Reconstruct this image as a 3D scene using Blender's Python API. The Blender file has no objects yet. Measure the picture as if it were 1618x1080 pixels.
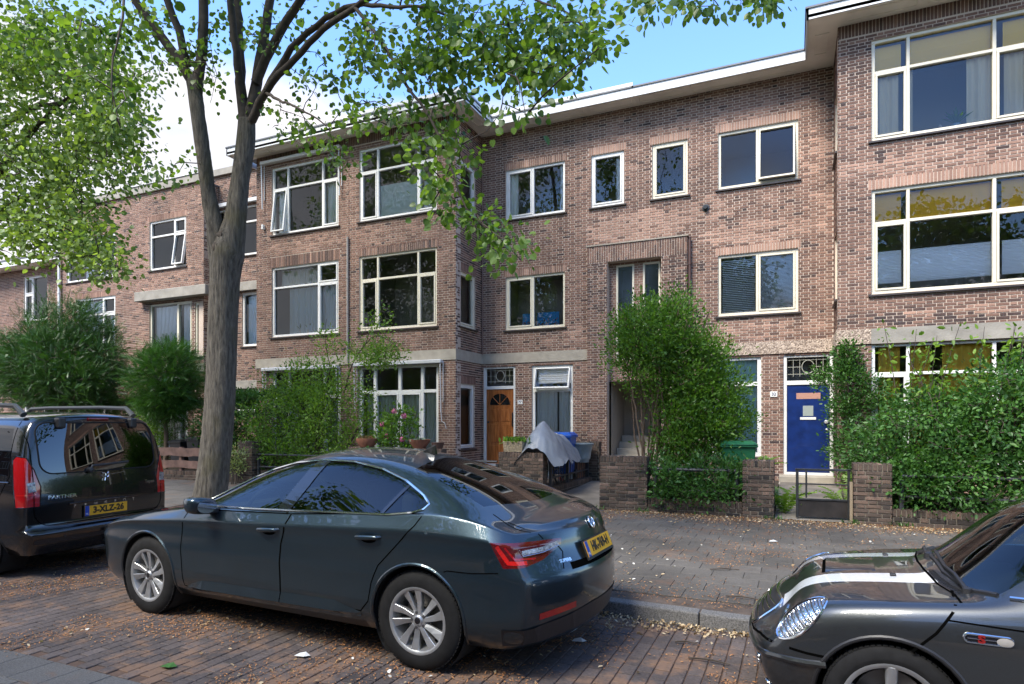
import bpy, bmesh, math, random
import numpy as np
from mathutils import Vector, Matrix
from mathutils.bvhtree import BVHTree
R = math.radians
random.seed(11); rng = np.random.default_rng(11)
scn = bpy.context.scene
COL = scn.collection
# ---------------------------------------------------------------- camera, sky, sun, exposure
F_, CX_, HY_, YAW, CAMH = 1000., 809., 667., R(23.95), 1.67
cs_, sn_ = math.cos(YAW), math.sin(YAW)
cam = bpy.data.objects.new('camera', bpy.data.cameras.new('camera'))
COL.objects.link(cam); scn.camera = cam
cam.location = (0, 0, CAMH); cam.rotation_euler = (R(90), 0, YAW)
cam.data.sensor_width = 36; cam.data.lens = 36 * F_ / 1618
cam.data.shift_y = (HY_ - 540) / 1618.; cam.data.clip_start = .05; cam.data.clip_end = 3000
scn.render.resolution_x, scn.render.resolution_y = 1024, 684
SUN_EL, SUN_AZ = R(52), R(205)          # azimuth measured like a compass from +Y, clockwise
w = bpy.data.worlds.new('World'); scn.world = w; w.use_nodes = True
nt = w.node_tree; nt.nodes.clear()
def wn(t, **k):
    n = nt.nodes.new(t)
    for a, b in k.items(): setattr(n, a, b)
    return n
sky = wn('ShaderNodeTexSky', sky_type='NISHITA', sun_disc=False, sun_elevation=SUN_EL, sun_rotation=SUN_AZ, air_density=1.3, dust_density=.4, ozone_density=3.5)
tc = wn('ShaderNodeTexCoord'); sep = wn('ShaderNodeSeparateXYZ'); nt.links.new(tc.outputs['Generated'], sep.inputs[0])
# flatten the direction on to a cloud layer (x/z, y/z)
zc = wn('ShaderNodeMath', operation='MAXIMUM'); nt.links.new(sep.outputs['Z'], zc.inputs[0]); zc.inputs[1].default_value = .02
za = wn('ShaderNodeMath', operation='ADD'); nt.links.new(zc.outputs[0], za.inputs[0]); za.inputs[1].default_value = .25
cmb = wn('ShaderNodeCombineXYZ')
for i, ax in enumerate('XY'):
    d = wn('ShaderNodeMath', operation='DIVIDE'); nt.links.new(sep.outputs[ax], d.inputs[0]); nt.links.new(za.outputs[0], d.inputs[1]); nt.links.new(d.outputs[0], cmb.inputs[i])
mp = wn('ShaderNodeMapping'); nt.links.new(cmb.outputs[0], mp.inputs[0]); mp.inputs['Location'].default_value = (1.42, .35, 0)
n1 = wn('ShaderNodeTexNoise'); n1.inputs['Scale'].default_value = 1.25; n1.inputs['Detail'].default_value = 7; n1.inputs['Roughness'].default_value = .52; n1.inputs['Distortion'].default_value = .2
nt.links.new(mp.outputs[0], n1.inputs['Vector'])
# a cloud bank low towards -X, blue above it, broken cloud added behind the camera to soften the light
def mth(op, a, b=None, c=None, clamp=False):
    n = wn('ShaderNodeMath', operation=op, use_clamp=clamp)
    for i, q in enumerate((a, b, c)):
        if q is None: continue
        if isinstance(q, (int, float)): n.inputs[i].default_value = q
        else: nt.links.new(q, n.inputs[i])
    return n.outputs[0]
X_, Y_, Z_ = sep.outputs['X'], sep.outputs['Y'], sep.outputs['Z']
bank = mth('MINIMUM', mth('MULTIPLY_ADD', Z_, -5.0, 2.5), mth('MULTIPLY_ADD', X_, -5.0, -1.55))
bank = mth('MINIMUM', bank, .5)
brok = mth('MULTIPLY_ADD', Y_, -1.6, -.02); brok = mth('MINIMUM', brok, .02)
cov = mth('MAXIMUM', bank, mth('MAXIMUM', brok, -.34))
val = mth('ADD', cov, mth('MULTIPLY_ADD', n1.outputs['Fac'], 1.9, -.95))
cr = wn('ShaderNodeValToRGB'); cr.color_ramp.elements[0].position = .0; cr.color_ramp.elements[1].position = .26; cr.color_ramp.elements[1].color = (.96, .96, .96, 1)
nt.links.new(val, cr.inputs[0])
n2 = wn('ShaderNodeTexNoise'); n2.inputs['Scale'].default_value = 2.6; n2.inputs['Detail'].default_value = 5; nt.links.new(mp.outputs[0], n2.inputs['Vector'])
cc = wn('ShaderNodeValToRGB'); cc.color_ramp.elements[0].position = .3; cc.color_ramp.elements[0].color = (1.9, 2.0, 2.2, 1)
cc.color_ramp.elements[1].position = .62; cc.color_ramp.elements[1].color = (2.75, 2.6, 2.6, 1)
nt.links.new(n2.outputs['Fac'], cc.inputs[0])
tint = wn('ShaderNodeMixRGB', blend_type='MULTIPLY'); tint.inputs[0].default_value = 1; tint.inputs[2].default_value = (.68, .80, 1.02, 1)
nt.links.new(sky.outputs[0], tint.inputs[1])
mx = wn('ShaderNodeMixRGB'); nt.links.new(cr.outputs[0], mx.inputs[0]); nt.links.new(tint.outputs[0], mx.inputs[1]); nt.links.new(cc.outputs[0], mx.inputs[2])
bg = wn('ShaderNodeBackground'); bg.inputs[1].default_value = .122; nt.links.new(mx.outputs[0], bg.inputs[0])
wo = wn('ShaderNodeOutputWorld'); nt.links.new(bg.outputs[0], wo.inputs[0])
sun = bpy.data.objects.new('sun', bpy.data.lights.new('sun', 'SUN')); COL.objects.link(sun)
sun.data.energy = 2.3; sun.data.angle = R(24); sun.data.color = (1, .94, .84)
sd = Vector((math.sin(SUN_AZ) * math.cos(SUN_EL), math.cos(SUN_AZ) * math.cos(SUN_EL), math.sin(SUN_EL)))
sun.rotation_euler = sd.to_track_quat('Z', 'Y').to_euler(); sun.location = (0, 0, 30)
vs = scn.view_settings; vs.view_transform = 'Standard'; vs.look = 'None'; vs.gamma = 1; vs.use_curve_mapping = False; vs.exposure = 1.92

def onY(px, py, Y):
    u = (px - CX_) / F_; z = Y / (cs_ + sn_ * u); return Vector((-sn_ * z + cs_ * u * z, Y, CAMH - (py - HY_) / F_ * z))
def atz(px, py, z):
    u = (px - CX_) / F_; return Vector((-sn_ * z + cs_ * u * z, cs_ * z + sn_ * u * z, CAMH - (py - HY_) / F_ * z))
def depth_of(x, y): return -sn_ * x + cs_ * y
def in_view(x, y, z, mar=40):
    d = depth_of(x, y)
    if d < .3: return False
    px = CX_ + F_ * (cs_ * x + sn_ * y) / d; py = HY_ - (z - CAMH) * F_ / d
    return -mar < px < 1618 + mar and -mar < py < 1080 + mar

# ---------------------------------------------------------------- tagging
ORG = {}
def tag(o, label=None, cat=None, group=None, kind=None):
    if label: o['label'] = label
    if cat: o['category'] = cat
    if group: o['group'] = group
    if kind: o['kind'] = kind
    return o
def empty(name, loc, label=None, cat=None, group=None, rz=0, kind=None):
    o = bpy.data.objects.new(name, None); COL.objects.link(o); o.location = loc; o.rotation_euler = (0, 0, rz)
    o.empty_display_size = .3
    ORG[o.name] = Vector(loc); return tag(o, label, cat, group, kind)
def org_of(p): return ORG.get(p.name, Vector((0, 0, 0))) if p else Vector((0, 0, 0))
def copy_tree(o, parent=None):
    c = o.copy(); COL.objects.link(c); c.parent = parent
    for ch in list(o.children): copy_tree(ch, c)
    return c

# ---------------------------------------------------------------- materials
MATS = {}
def mat(name, col=(.5, .5, .5), rough=.6, metal=0, noise=None, bump=None, coat=0, spec=.5, emit=None, trans=0, sheen=0):
    """noise=(scale, amount[, detail]) varies the value of the colour; bump=(scale, strength)"""
    if name in MATS: return MATS[name]
    m = bpy.data.materials.new(name); m.use_nodes = True; t = m.node_tree; b = t.nodes['Principled BSDF']
    b.inputs['Base Color'].default_value = (*col, 1); b.inputs['Roughness'].default_value = rough; b.inputs['Metallic'].default_value = metal
    b.inputs['Coat Weight'].default_value = coat; b.inputs['Coat Roughness'].default_value = .03; b.inputs['Specular IOR Level'].default_value = spec
    if trans: b.inputs['Transmission Weight'].default_value = trans
    if emit: b.inputs['Emission Color'].default_value = (*emit[0], 1); b.inputs['Emission Strength'].default_value = emit[1]
    tcn = t.nodes.new('ShaderNodeTexCoord')
    if noise:
        n = t.nodes.new('ShaderNodeTexNoise'); n.inputs['Scale'].default_value = noise[0]; n.inputs['Detail'].default_value = noise[2] if len(noise) > 2 else 5
        t.links.new(tcn.outputs['Object'], n.inputs['Vector'])
        r = t.nodes.new('ShaderNodeValToRGB'); a = noise[1]
        r.color_ramp.elements[0].position = .3; r.color_ramp.elements[1].position = .7
        r.color_ramp.elements[0].color = (*[c * (1 - a) for c in col], 1); r.color_ramp.elements[1].color = (*[min(1, c * (1 + a)) for c in col], 1)
        t.links.new(n.outputs['Fac'], r.inputs[0]); t.links.new(r.outputs[0], b.inputs['Base Color'])
    if bump:
        n = t.nodes.new('ShaderNodeTexNoise'); n.inputs['Scale'].default_value = bump[0]; n.inputs['Detail'].default_value = 6
        t.links.new(tcn.outputs['Object'], n.inputs['Vector'])
        bu = t.nodes.new('ShaderNodeBump'); bu.inputs['Strength'].default_value = bump[1]; bu.inputs['Distance'].default_value = .01
        t.links.new(n.outputs['Fac'], bu.inputs['Height']); t.links.new(bu.outputs[0], b.inputs['Normal'])
    MATS[name] = m; return m
def ramp_mat(name, stops, rough=.85, attr='GEOMETRY', grain=(60, .25), blotch=(.9, .3), bump=(90, .5), spec=.3, dirt=None, rnd_obj=False):
    """colour from the per-piece value 'tone' through stops [(pos, rgb)], with grain and large blotches"""
    if name in MATS: return MATS[name]
    m = bpy.data.materials.new(name); m.use_nodes = True; t = m.node_tree; b = t.nodes['Principled BSDF']
    b.inputs['Roughness'].default_value = rough; b.inputs['Specular IOR Level'].default_value = spec
    a = t.nodes.new('ShaderNodeAttribute'); a.attribute_type = attr; a.attribute_name = 'tone'
    r = t.nodes.new('ShaderNodeValToRGB')
    while len(r.color_ramp.elements) < len(stops): r.color_ramp.elements.new(.5)
    for e, (p, c) in zip(r.color_ramp.elements, stops): e.position = p; e.color = (*c, 1)
    t.links.new(a.outputs['Fac'], r.inputs[0])
    g = t.nodes.new('ShaderNodeNewGeometry')
    last = r.outputs[0]
    for sc, am in (grain, blotch):
        n = t.nodes.new('ShaderNodeTexNoise'); n.inputs['Scale'].default_value = sc; n.inputs['Detail'].default_value = 6; n.inputs['Roughness'].default_value = .65
        mpq = t.nodes.new('ShaderNodeMapping'); mpq.inputs['Scale'].default_value = (1, 1, .35 if sc < 1 else 1); t.links.new(g.outputs['Position'], mpq.inputs[0]); t.links.new(mpq.outputs[0], n.inputs['Vector'])
        mr = t.nodes.new('ShaderNodeMapRange'); mr.inputs['From Min'].default_value = .3; mr.inputs['From Max'].default_value = .7; mr.inputs['To Min'].default_value = 1 - am; mr.inputs['To Max'].default_value = 1 + am
        t.links.new(n.outputs['Fac'], mr.inputs[0])
        mm = t.nodes.new('ShaderNodeMixRGB'); mm.blend_type = 'MULTIPLY'; mm.inputs[0].default_value = 1
        t.links.new(last, mm.inputs[1]); t.links.new(mr.outputs[0], mm.inputs[2]); last = mm.outputs[0]
    if dirt:   # (scale, threshold, colour, amount): patches of another substance lying on it
        n = t.nodes.new('ShaderNodeTexNoise'); n.inputs['Scale'].default_value = dirt[0]; n.inputs['Detail'].default_value = 9; n.inputs['Roughness'].default_value = .72
        t.links.new(g.outputs['Position'], n.inputs['Vector'])
        rr = t.nodes.new('ShaderNodeValToRGB'); rr.color_ramp.elements[0].position = dirt[1]; rr.color_ramp.elements[1].position = dirt[1] + .09
        rr.color_ramp.elements[1].color = (dirt[3],) * 3 + (1,)
        t.links.new(n.outputs['Fac'], rr.inputs[0])
        mm = t.nodes.new('ShaderNodeMixRGB'); t.links.new(rr.outputs[0], mm.inputs[0]); t.links.new(last, mm.inputs[1]); mm.inputs[2].default_value = (*dirt[2], 1); last = mm.outputs[0]
    t.links.new(last, b.inputs['Base Color'])
    n = t.nodes.new('ShaderNodeTexNoise'); n.inputs['Scale'].default_value = bump[0]; n.inputs['Detail'].default_value = 5; t.links.new(g.outputs['Position'], n.inputs['Vector'])
    bu = t.nodes.new('ShaderNodeBump'); bu.inputs['Strength'].default_value = bump[1]; bu.inputs['Distance'].default_value = .006
    t.links.new(n.outputs['Fac'], bu.inputs['Height']); t.links.new(bu.outputs[0], b.inputs['Normal'])
    MATS[name] = m; return m
def glass_mat(name, tint=(.75, .8, .78), ior=1.6, rough=.0, body=None, wave=0):
    if name in MATS: return MATS[name]
    m = bpy.data.materials.new(name); m.use_nodes = True; t = m.node_tree; t.nodes.clear()
    o = t.nodes.new('ShaderNodeOutputMaterial'); fr = t.nodes.new('ShaderNodeFresnel'); fr.inputs[0].default_value = ior
    tr = t.nodes.new('ShaderNodeBsdfTransparent'); tr.inputs[0].default_value = (*tint, 1)
    gl = t.nodes.new('ShaderNodeBsdfGlossy'); gl.inputs['Roughness'].default_value = rough; gl.inputs[0].default_value = (.95, .97, 1, 1)
    mx = t.nodes.new('ShaderNodeMixShader'); t.links.new(fr.outputs[0], mx.inputs[0]); t.links.new(tr.outputs[0], mx.inputs[1]); t.links.new(gl.outputs[0], mx.inputs[2])
    if wave:
        g = t.nodes.new('ShaderNodeTexCoord'); n = t.nodes.new('ShaderNodeTexNoise'); n.inputs['Scale'].default_value = 1.6; n.inputs['Detail'].default_value = 1.5
        t.links.new(g.outputs['Object'], n.inputs['Vector']); bu = t.nodes.new('ShaderNodeBump'); bu.inputs['Strength'].default_value = wave; bu.inputs['Distance'].default_value = .02
        t.links.new(n.outputs['Fac'], bu.inputs['Height']); t.links.new(bu.outputs[0], gl.inputs['Normal'])
    t.links.new(mx.outputs[0], o.inputs[0]); MATS[name] = m; return m
def leaf_mat(name, lo, hi, trans=.35, rough=.45, attr='GEOMETRY'):
    if name in MATS: return MATS[name]
    m = bpy.data.materials.new(name); m.use_nodes = True; t = m.node_tree; t.nodes.clear()
    o = t.nodes.new('ShaderNodeOutputMaterial'); a = t.nodes.new('ShaderNodeAttribute'); a.attribute_name = 'tone'; a.attribute_type = attr
    r = t.nodes.new('ShaderNodeValToRGB'); r.color_ramp.elements[0].color = (*lo, 1); r.color_ramp.elements[1].color = (*hi, 1)
    t.links.new(a.outputs['Fac'], r.inputs[0])
    p = t.nodes.new('ShaderNodeBsdfPrincipled'); p.inputs['Roughness'].default_value = rough; p.inputs['Specular IOR Level'].default_value = .45
    t.links.new(r.outputs[0], p.inputs['Base Color'])
    tl = t.nodes.new('ShaderNodeBsdfTranslucent'); hs = t.nodes.new('ShaderNodeMixRGB'); hs.blend_type = 'MULTIPLY'; hs.inputs[0].default_value = 1
    hs.inputs[2].default_value = (1.9, 1.9, .7, 1); t.links.new(r.outputs[0], hs.inputs[1]); t.links.new(hs.outputs[0], tl.inputs[0])
    mx = t.nodes.new('ShaderNodeMixShader'); mx.inputs[0].default_value = trans
    t.links.new(p.outputs[0], mx.inputs[1]); t.links.new(tl.outputs[0], mx.inputs[2]); t.links.new(mx.outputs[0], o.inputs[0])
    MATS[name] = m; return m

# ---------------------------------------------------------------- mesh building
def link(name, me, m, parent=None, smooth=False, org=None):
    o = bpy.data.objects.new(name, me); COL.objects.link(o)
    if m is not None and not me.materials:
        for mm in (m if isinstance(m, (list, tuple)) else [m]): me.materials.append(mm)
    if smooth: me.shade_smooth()
    if parent: o.parent = parent; ORG[o.name] = org_of(parent)
    return o
class MB:
    """collects solids in world coordinates, links them as ONE mesh object"""
    def __init__(s): s.v = []; s.f = []; s.t = []; s.mi = []
    def add(s, vs, fs, tone=0, mi=0):
        b = len(s.v); s.v.extend([tuple(p) for p in vs])
        for f in fs: s.f.append([b + i for i in f]); s.t.append(tone); s.mi.append(mi)
        return s
    def box(s, x0, y0, z0, x1, y1, z1, tone=0, mi=0, rz=0, c=None, skip=''):
        vs = [(x0, y0, z0), (x1, y0, z0), (x1, y1, z0), (x0, y1, z0), (x0, y0, z1), (x1, y0, z1), (x1, y1, z1), (x0, y1, z1)]
        if rz:
            cx, cy = c or ((x0 + x1) / 2, (y0 + y1) / 2); ca, sa = math.cos(rz), math.sin(rz)
            vs = [(cx + (x - cx) * ca - (y - cy) * sa, cy + (x - cx) * sa + (y - cy) * ca, z) for x, y, z in vs]
        fs = [(0, 3, 2, 1), (4, 5, 6, 7), (0, 1, 5, 4), (1, 2, 6, 5), (2, 3, 7, 6), (3, 0, 4, 7)]
        return s.add(vs, fs, tone, mi)
    def tube(s, pts, r, seg=8, tone=0, mi=0, cap=True, closed=False):
        pts = [Vector(p) for p in pts]; n = len(pts)
        rs = r if isinstance(r, (list, tuple)) else [r] * n
        b = len(s.v); prev = None
        for i, p in enumerate(pts):
            if closed: d = pts[(i + 1) % n] - pts[i - 1]
            else: d = (pts[min(i + 1, n - 1)] - pts[max(i - 1, 0)])
            d = d.normalized() if d.length > 1e-9 else Vector((0, 0, 1))
            a = prev if prev is not None else (Vector((0, 0, 1)) if abs(d.z) < .9 else Vector((1, 0, 0)))
            a = (a - d * a.dot(d)); a = a.normalized() if a.length > 1e-6 else d.orthogonal().normalized()
            prev = a; c = d.cross(a)
            for k in range(seg):
                t = 2 * math.pi * k / seg; q = p + (a * math.cos(t) + c * math.sin(t)) * rs[i]; s.v.append(tuple(q))
        m = n if closed else n - 1
        for i in range(m):
            j = (i + 1) % n
            for k in range(seg):
                k2 = (k + 1) % seg
                s.f.append([b + i * seg + k, b + i * seg + k2, b + j * seg + k2, b + j * seg + k]); s.t.append(tone); s.mi.append(mi)
        if cap and not closed:
            s.f.append([b + k for k in range(seg)][::-1]); s.t.append(tone); s.mi.append(mi)
            s.f.append([b + (n - 1) * seg + k for k in range(seg)]); s.t.append(tone); s.mi.append(mi)
        return s
    def lathe(s, prof, c=(0, 0, 0), seg=20, axis='z', tone=0, mi=0):
        """prof = [(radius, height)]"""
        b = len(s.v); n = len(prof)
        for r, h in prof:
            for k in range(seg):
                t = 2 * math.pi * k / seg; x, y = r * math.cos(t), r * math.sin(t)
                p = (x, y, h) if axis == 'z' else ((x, h, y) if axis == 'y' else (h, x, y))
                s.v.append((c[0] + p[0], c[1] + p[1], c[2] + p[2]))
        for i in range(n - 1):
            for k in range(seg):
                k2 = (k + 1) % seg; s.f.append([b + i * seg + k, b + i * seg + k2, b + (i + 1) * seg + k2, b + (i + 1) * seg + k]); s.t.append(tone); s.mi.append(mi)
        return s
    def prism(s, poly, fn, d0, d1, tone=0, mi=0):
        """2-D outline poly, fn(u, v, d) -> point"""
        n = len(poly)
        vs = [fn(u, v, d0) for u, v in poly] + [fn(u, v, d1) for u, v in poly]
        fs = [list(range(n))[::-1], [n + i for i in range(n)]] + [[i, (i + 1) % n, n + (i + 1) % n, n + i] for i in range(n)]
        return s.add(vs, fs, tone, mi)
    def build(s, name, m, parent=None, smooth=False, bevel=0, tones=False, recalc=False, seg=1):
        og = org_of(parent)
        me = bpy.data.meshes.new(name)
        me.from_pydata([(x - og.x, y - og.y, z - og.z) for x, y, z in s.v], [], s.f)
        if tones: me.attributes.new('tone', 'FLOAT', 'FACE').data.foreach_set('value', s.t)
        if any(s.mi): me.polygons.foreach_set('material_index', s.mi)
        if recalc:
            bm = bmesh.new(); bm.from_mesh(me); bmesh.ops.recalc_face_normals(bm, faces=bm.faces); bm.to_mesh(me); bm.free()
        o = link(name, me, m, parent, smooth)
        if smooth: me.set_sharp_from_angle(angle=R(38))
        if bevel:
            b = o.modifiers.new('b', 'BEVEL'); b.width = bevel; b.segments = seg; b.limit_method = 'ANGLE'
        return o
def text_mesh(body, size, fn, name, m, parent, depth=.002, align='CENTER', sx=1, bold=0):
    """flat lettering as real mesh: fn(u, v, d) maps the text plane into the world"""
    cu = bpy.data.curves.new('t', 'FONT'); cu.body = body; cu.size = size; cu.align_x = align; cu.align_y = 'CENTER'; cu.extrude = depth; cu.resolution_u = 3; cu.offset = bold
    ob = bpy.data.objects.new('t', cu); COL.objects.link(ob)
    dg = bpy.context.evaluated_depsgraph_get(); me = bpy.data.meshes.new_from_object(ob.evaluated_get(dg))
    bpy.data.objects.remove(ob); bpy.data.curves.remove(cu)
    og = org_of(parent)
    for v in me.vertices: v.co = Vector(fn(v.co.x * sx, v.co.y, v.co.z)) - og
    me.materials.clear()
    return link(name, me, m, parent)
# ================================================================ brickwork
BR_STOPS = [(0, (.042, .032, .034)), (.25, (.10, .062, .053)), (.5, (.178, .103, .079)), (.75, (.275, .165, .125)), (1, (.43, .265, .20))]
M_BRICK = ramp_mat('brick_wall', BR_STOPS, grain=(70, .22), blotch=(.75, .30))
M_BRICK_O = ramp_mat('brick_single', BR_STOPS, attr='OBJECT', grain=(70, .22), blotch=(.75, .30))
GW_STOPS = [(0, (.03, .027, .026)), (.35, (.075, .056, .045)), (.7, (.14, .095, .072)), (1, (.22, .15, .12))]
M_GBRICK_O = ramp_mat('garden_brick', GW_STOPS, attr='OBJECT', grain=(50, .35), blotch=(2.2, .4))
M_MORTAR = mat('mortar', (.50, .41, .34), .95, noise=(1.2, .16), bump=(60, .4))
M_MORTAR_D = mat('mortar_old', (.19, .165, .13), .95, noise=(2.5, .35), bump=(60, .4))
Z3 = Vector((0, 0, 1))
class Fr:
    def __init__(s, O, N): s.O = Vector(O); s.N = Vector(N).normalized(); s.U = (-s.N).cross(Z3)
    def P(s, u, d, z): return s.O + s.U * u + s.N * d + Z3 * z
    def box(s, mb, u0, u1, d0, d1, z0, z1, tone=0, mi=0):
        vs = [s.P(u0, d1, z0), s.P(u1, d1, z0), s.P(u1, d0, z0), s.P(u0, d0, z0), s.P(u0, d1, z1), s.P(u1, d1, z1), s.P(u1, d0, z1), s.P(u0, d0, z1)]
        return mb.add(vs, [(0, 3, 2, 1), (4, 5, 6, 7), (0, 1, 5, 4), (1, 2, 6, 5), (2, 3, 7, 6), (3, 0, 4, 7)], tone, mi)
def wall_mass(fr, u0, u1, z0, z1, holes, mb, d0=-.28, d1=-.008):
    us = sorted({u0, u1} | {max(u0, min(u1, h[i])) for h in holes for i in (0, 1)})
    zs = sorted({z0, z1} | {max(z0, min(z1, h[i])) for h in holes for i in (2, 3)})
    for a, b in zip(us, us[1:]):
        run = None
        for c, d in zip(zs, zs[1:]):
            um, zm = (a + b) / 2, (c + d) / 2
            solid = not any(h[0] < um < h[1] and h[2] < zm < h[3] for h in holes)
            if solid: run = [c, d] if run is None else [run[0], d]
            if (not solid or d == zs[-1]) and run: fr.box(mb, a, b, d0, d1, run[0], run[1]); run = None
def lay(fr, u0, u1, z0, z1, holes, out, tone_fn, course=.0645, L=.208, H=.1, J=.0145, seed=0):
    rnd = random.Random(seed); n = int(round((z1 - z0) / course)); course = (z1 - z0) / max(n, 1)
    for i in range(n):
        za = z0 + i * course + J / 2; zb = za + course - J; zm = (za + zb) / 2
        cuts = sorted((h[0], h[1]) for h in holes if h[2] < zm < h[3])
        spans = []; a = u0
        for c0, c1 in cuts:
            if c0 > a + .02: spans.append((a, c0))
            a = max(a, c1)
        if a < u1 - .02: spans.append((a, u1))
        per = L + H + 2 * J; off = (i % 2) * (L / 2 + J / 2 + H / 2) + (0 if i % 4 < 2 else .0)
        for s0, s1 in spans:
            k = math.floor((s0 - off) / per) - 1; p = k * per + off
            while p < s1:
                for ln in (L, H):
                    a0, a1 = p, p + ln; p = a1 + J
                    b0, b1 = max(a0, s0 + .002), min(a1, s1 - .002)
                    if b1 - b0 > .025:
                        out.append((fr, b0, b1, za, zb, min(1, max(0, tone_fn((b0 + b1) / 2, zm, rnd))), rnd.uniform(-.002, .0025), 's' if (ln == L and b1 - b0 > L - .004) else ('h' if (ln == H and b1 - b0 > H - .004) else 'x')))
def soldier(fr, u0, u1, z0, z1, out, tone_fn, rows=1, W=.05, J=.0125, proud=0, seed=5):
    rnd = random.Random(seed + int(u0 * 100)); n = max(1, int(round((u1 - u0) / (W + J)))); st = (u1 - u0) / n
    for i in range(n):
        zs = [z0, z1]
        if rows > 1:
            cut = (z1 - z0) / rows; offs = [0, .33, .66][i % 3] * cut; zs = [z0] + [z0 + offs + cut * k for k in range(rows + 1) if z0 + .04 < z0 + offs + cut * k < z1 - .04] + [z1]
        for za, zb in zip(zs, zs[1:]):
            out.append((fr, u0 + i * st + J / 2, u0 + (i + 1) * st - J / 2, za + J / 2, zb - J / 2, tone_fn(u0 + i * st, (za + zb) / 2, rnd), proud + rnd.uniform(-.002, .0025), 'v'))
_bm_cache = {}
def brick_mesh(kind, w, h, m, dep=.02):
    key = (kind, round(w, 3), round(h, 3), m.name)
    if key in _bm_cache: return _bm_cache[key]
    c = .0025; vs = [(c, 0, c), (w - c, 0, c), (w - c, 0, h - c), (c, 0, h - c), (0, c, 0), (w, c, 0), (w, c, h), (0, c, h), (0, dep, 0), (w, dep, 0), (w, dep, h), (0, dep, h)]
    fs = [(0, 1, 2, 3)] + [(a, a + 4, (a + 1) % 4 + 4, (a + 1) % 4)[::-1] for a in range(4)] + [(4 + a, 8 + a, 8 + (a + 1) % 4, 4 + (a + 1) % 4) for a in range(4)]
    fs = [f for f in fs]
    me = bpy.data.meshes.new('brick'); me.from_pydata(vs, [], fs); me.materials.append(m)
    bm = bmesh.new(); bm.from_mesh(me); bmesh.ops.recalc_face_normals(bm, faces=bm.faces)
    for f in bm.faces:
        if f.normal.y > .9: pass
    bm.to_mesh(me); bm.free(); _bm_cache[key] = me; return me
def flush_bricks(out, house, mobj, mstuff, nmax=300, name='brick', stuffname='brickwork', dep=.02):
    """the nmax bricks that show largest become parts of their own, the others one joined part"""
    sc = []
    for i, b in enumerate(out):
        fr = b[0]; p = fr.P((b[1] + b[2]) / 2, 0, (b[3] + b[4]) / 2); s = 0
        if (b[7] != 'x' or nmax >= 900) and in_view(p.x, p.y, p.z, -4):
            dd = (p - Vector((0, 0, CAMH))); s = (b[2] - b[1]) * (b[4] - b[3]) * abs(dd.normalized().dot(fr.N)) / dd.length_squared
            if dd.dot(fr.N) > 0: s = 0
        sc.append((s, i))
    top = {i for s, i in sorted(sc, reverse=True)[:nmax] if s > 0}
    og = org_of(house); mb = MB()
    for i, b in enumerate(out):
        fr, u0, u1, z0, z1, tone, d, kind = b
        if i in top:
            wq, hq = u1 - u0, z1 - z0
            o = bpy.data.objects.new(name, brick_mesh(kind, wq, hq, mobj)); COL.objects.link(o); o.parent = house
            p = fr.P(u0, d, z0) - og
            o.matrix_local = Matrix(((fr.U.x, -fr.N.x, 0, p.x), (fr.U.y, -fr.N.y, 0, p.y), (fr.U.z, -fr.N.z, 1, p.z), (0, 0, 0, 1)))
            o['tone'] = float(tone)
        else:
            vs = [fr.P(u0, -dep, z0), fr.P(u1, -dep, z0), fr.P(u1, -dep, z1), fr.P(u0, -dep, z1), fr.P(u0 + .002, d, z0 + .002), fr.P(u1 - .002, d, z0 + .002), fr.P(u1 - .002, d, z1 - .002), fr.P(u0 + .002, d, z1 - .002)]
            mb.add(vs, [(4, 5, 6, 7), (0, 1, 5, 4), (1, 2, 6, 5), (2, 3, 7, 6), (3, 0, 4, 7)], tone)
    if mb.f: tag(mb.build(stuffname, mstuff, house, tones=True), kind='stuff')

# ================================================================ common materials
M_WHITE = mat('white_paint', (.72, .72, .70), .35, noise=(3, .06))
M_CREAM = mat('cream_paint', (.66, .62, .50), .4, noise=(3, .07))
M_SOFFIT = mat('soffit_paint', (.80, .76, .68), .7, noise=(1.5, .12))
M_FASCIA = mat('fascia_paint', (.62, .63, .64), .45, noise=(2, .06))
M_LEAD = mat('roof_edge_lead', (.12, .125, .14), .5, noise=(4, .2))
M_SILL = mat('dark_sill_tile', (.045, .035, .033), .45, noise=(12, .3))
M_CONC = mat('band_concrete', (.35, .315, .26), .9, noise=(5, .12, 8), bump=(40, .3))
M_CONC2 = mat('slab_concrete', (.28, .262, .232), .9, noise=(3, .22, 8), bump=(30, .4))
def pebble():
    m = mat('pebble_dash', (.36, .28, .22), .9); t = m.node_tree; b = t.nodes['Principled BSDF']
    g = t.nodes.new('ShaderNodeNewGeometry'); v = t.nodes.new('ShaderNodeTexVoronoi'); v.inputs['Scale'].default_value = 42
    t.links.new(g.outputs['Position'], v.inputs['Vector']); r = t.nodes.new('ShaderNodeValToRGB')
    r.color_ramp.elements[0].color = (.14, .10, .08, 1); r.color_ramp.elements[1].color = (.58, .47, .38, 1)
    s = t.nodes.new('ShaderNodeSeparateColor'); t.links.new(v.outputs['Color'], s.inputs[0]); t.links.new(s.outputs[0], r.inputs[0]); t.links.new(r.outputs[0], b.inputs['Base Color'])
    bu = t.nodes.new('ShaderNodeBump'); bu.inputs['Strength'].default_value = .8; bu.inputs['Distance'].default_value = .01; bu.invert = True
    t.links.new(v.outputs['Distance'], bu.inputs['Height']); t.links.new(bu.outputs[0], b.inputs['Normal']); return m
M_PEBBLE = pebble()
M_GLASS = glass_mat('window_glass', (.98, .985, .98), 1.58, wave=.05)
M_GLASS_D = glass_mat('stair_glass', (.30, .33, .33), 1.6, rough=.12)
M_ROOM = mat('room_wall', (.30, .27, .23), .9)
M_NET = mat('net_curtain', (.93, .94, .94), .9)
M_NETB = mat('blue_curtain', (.72, .84, .94), .9)
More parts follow.
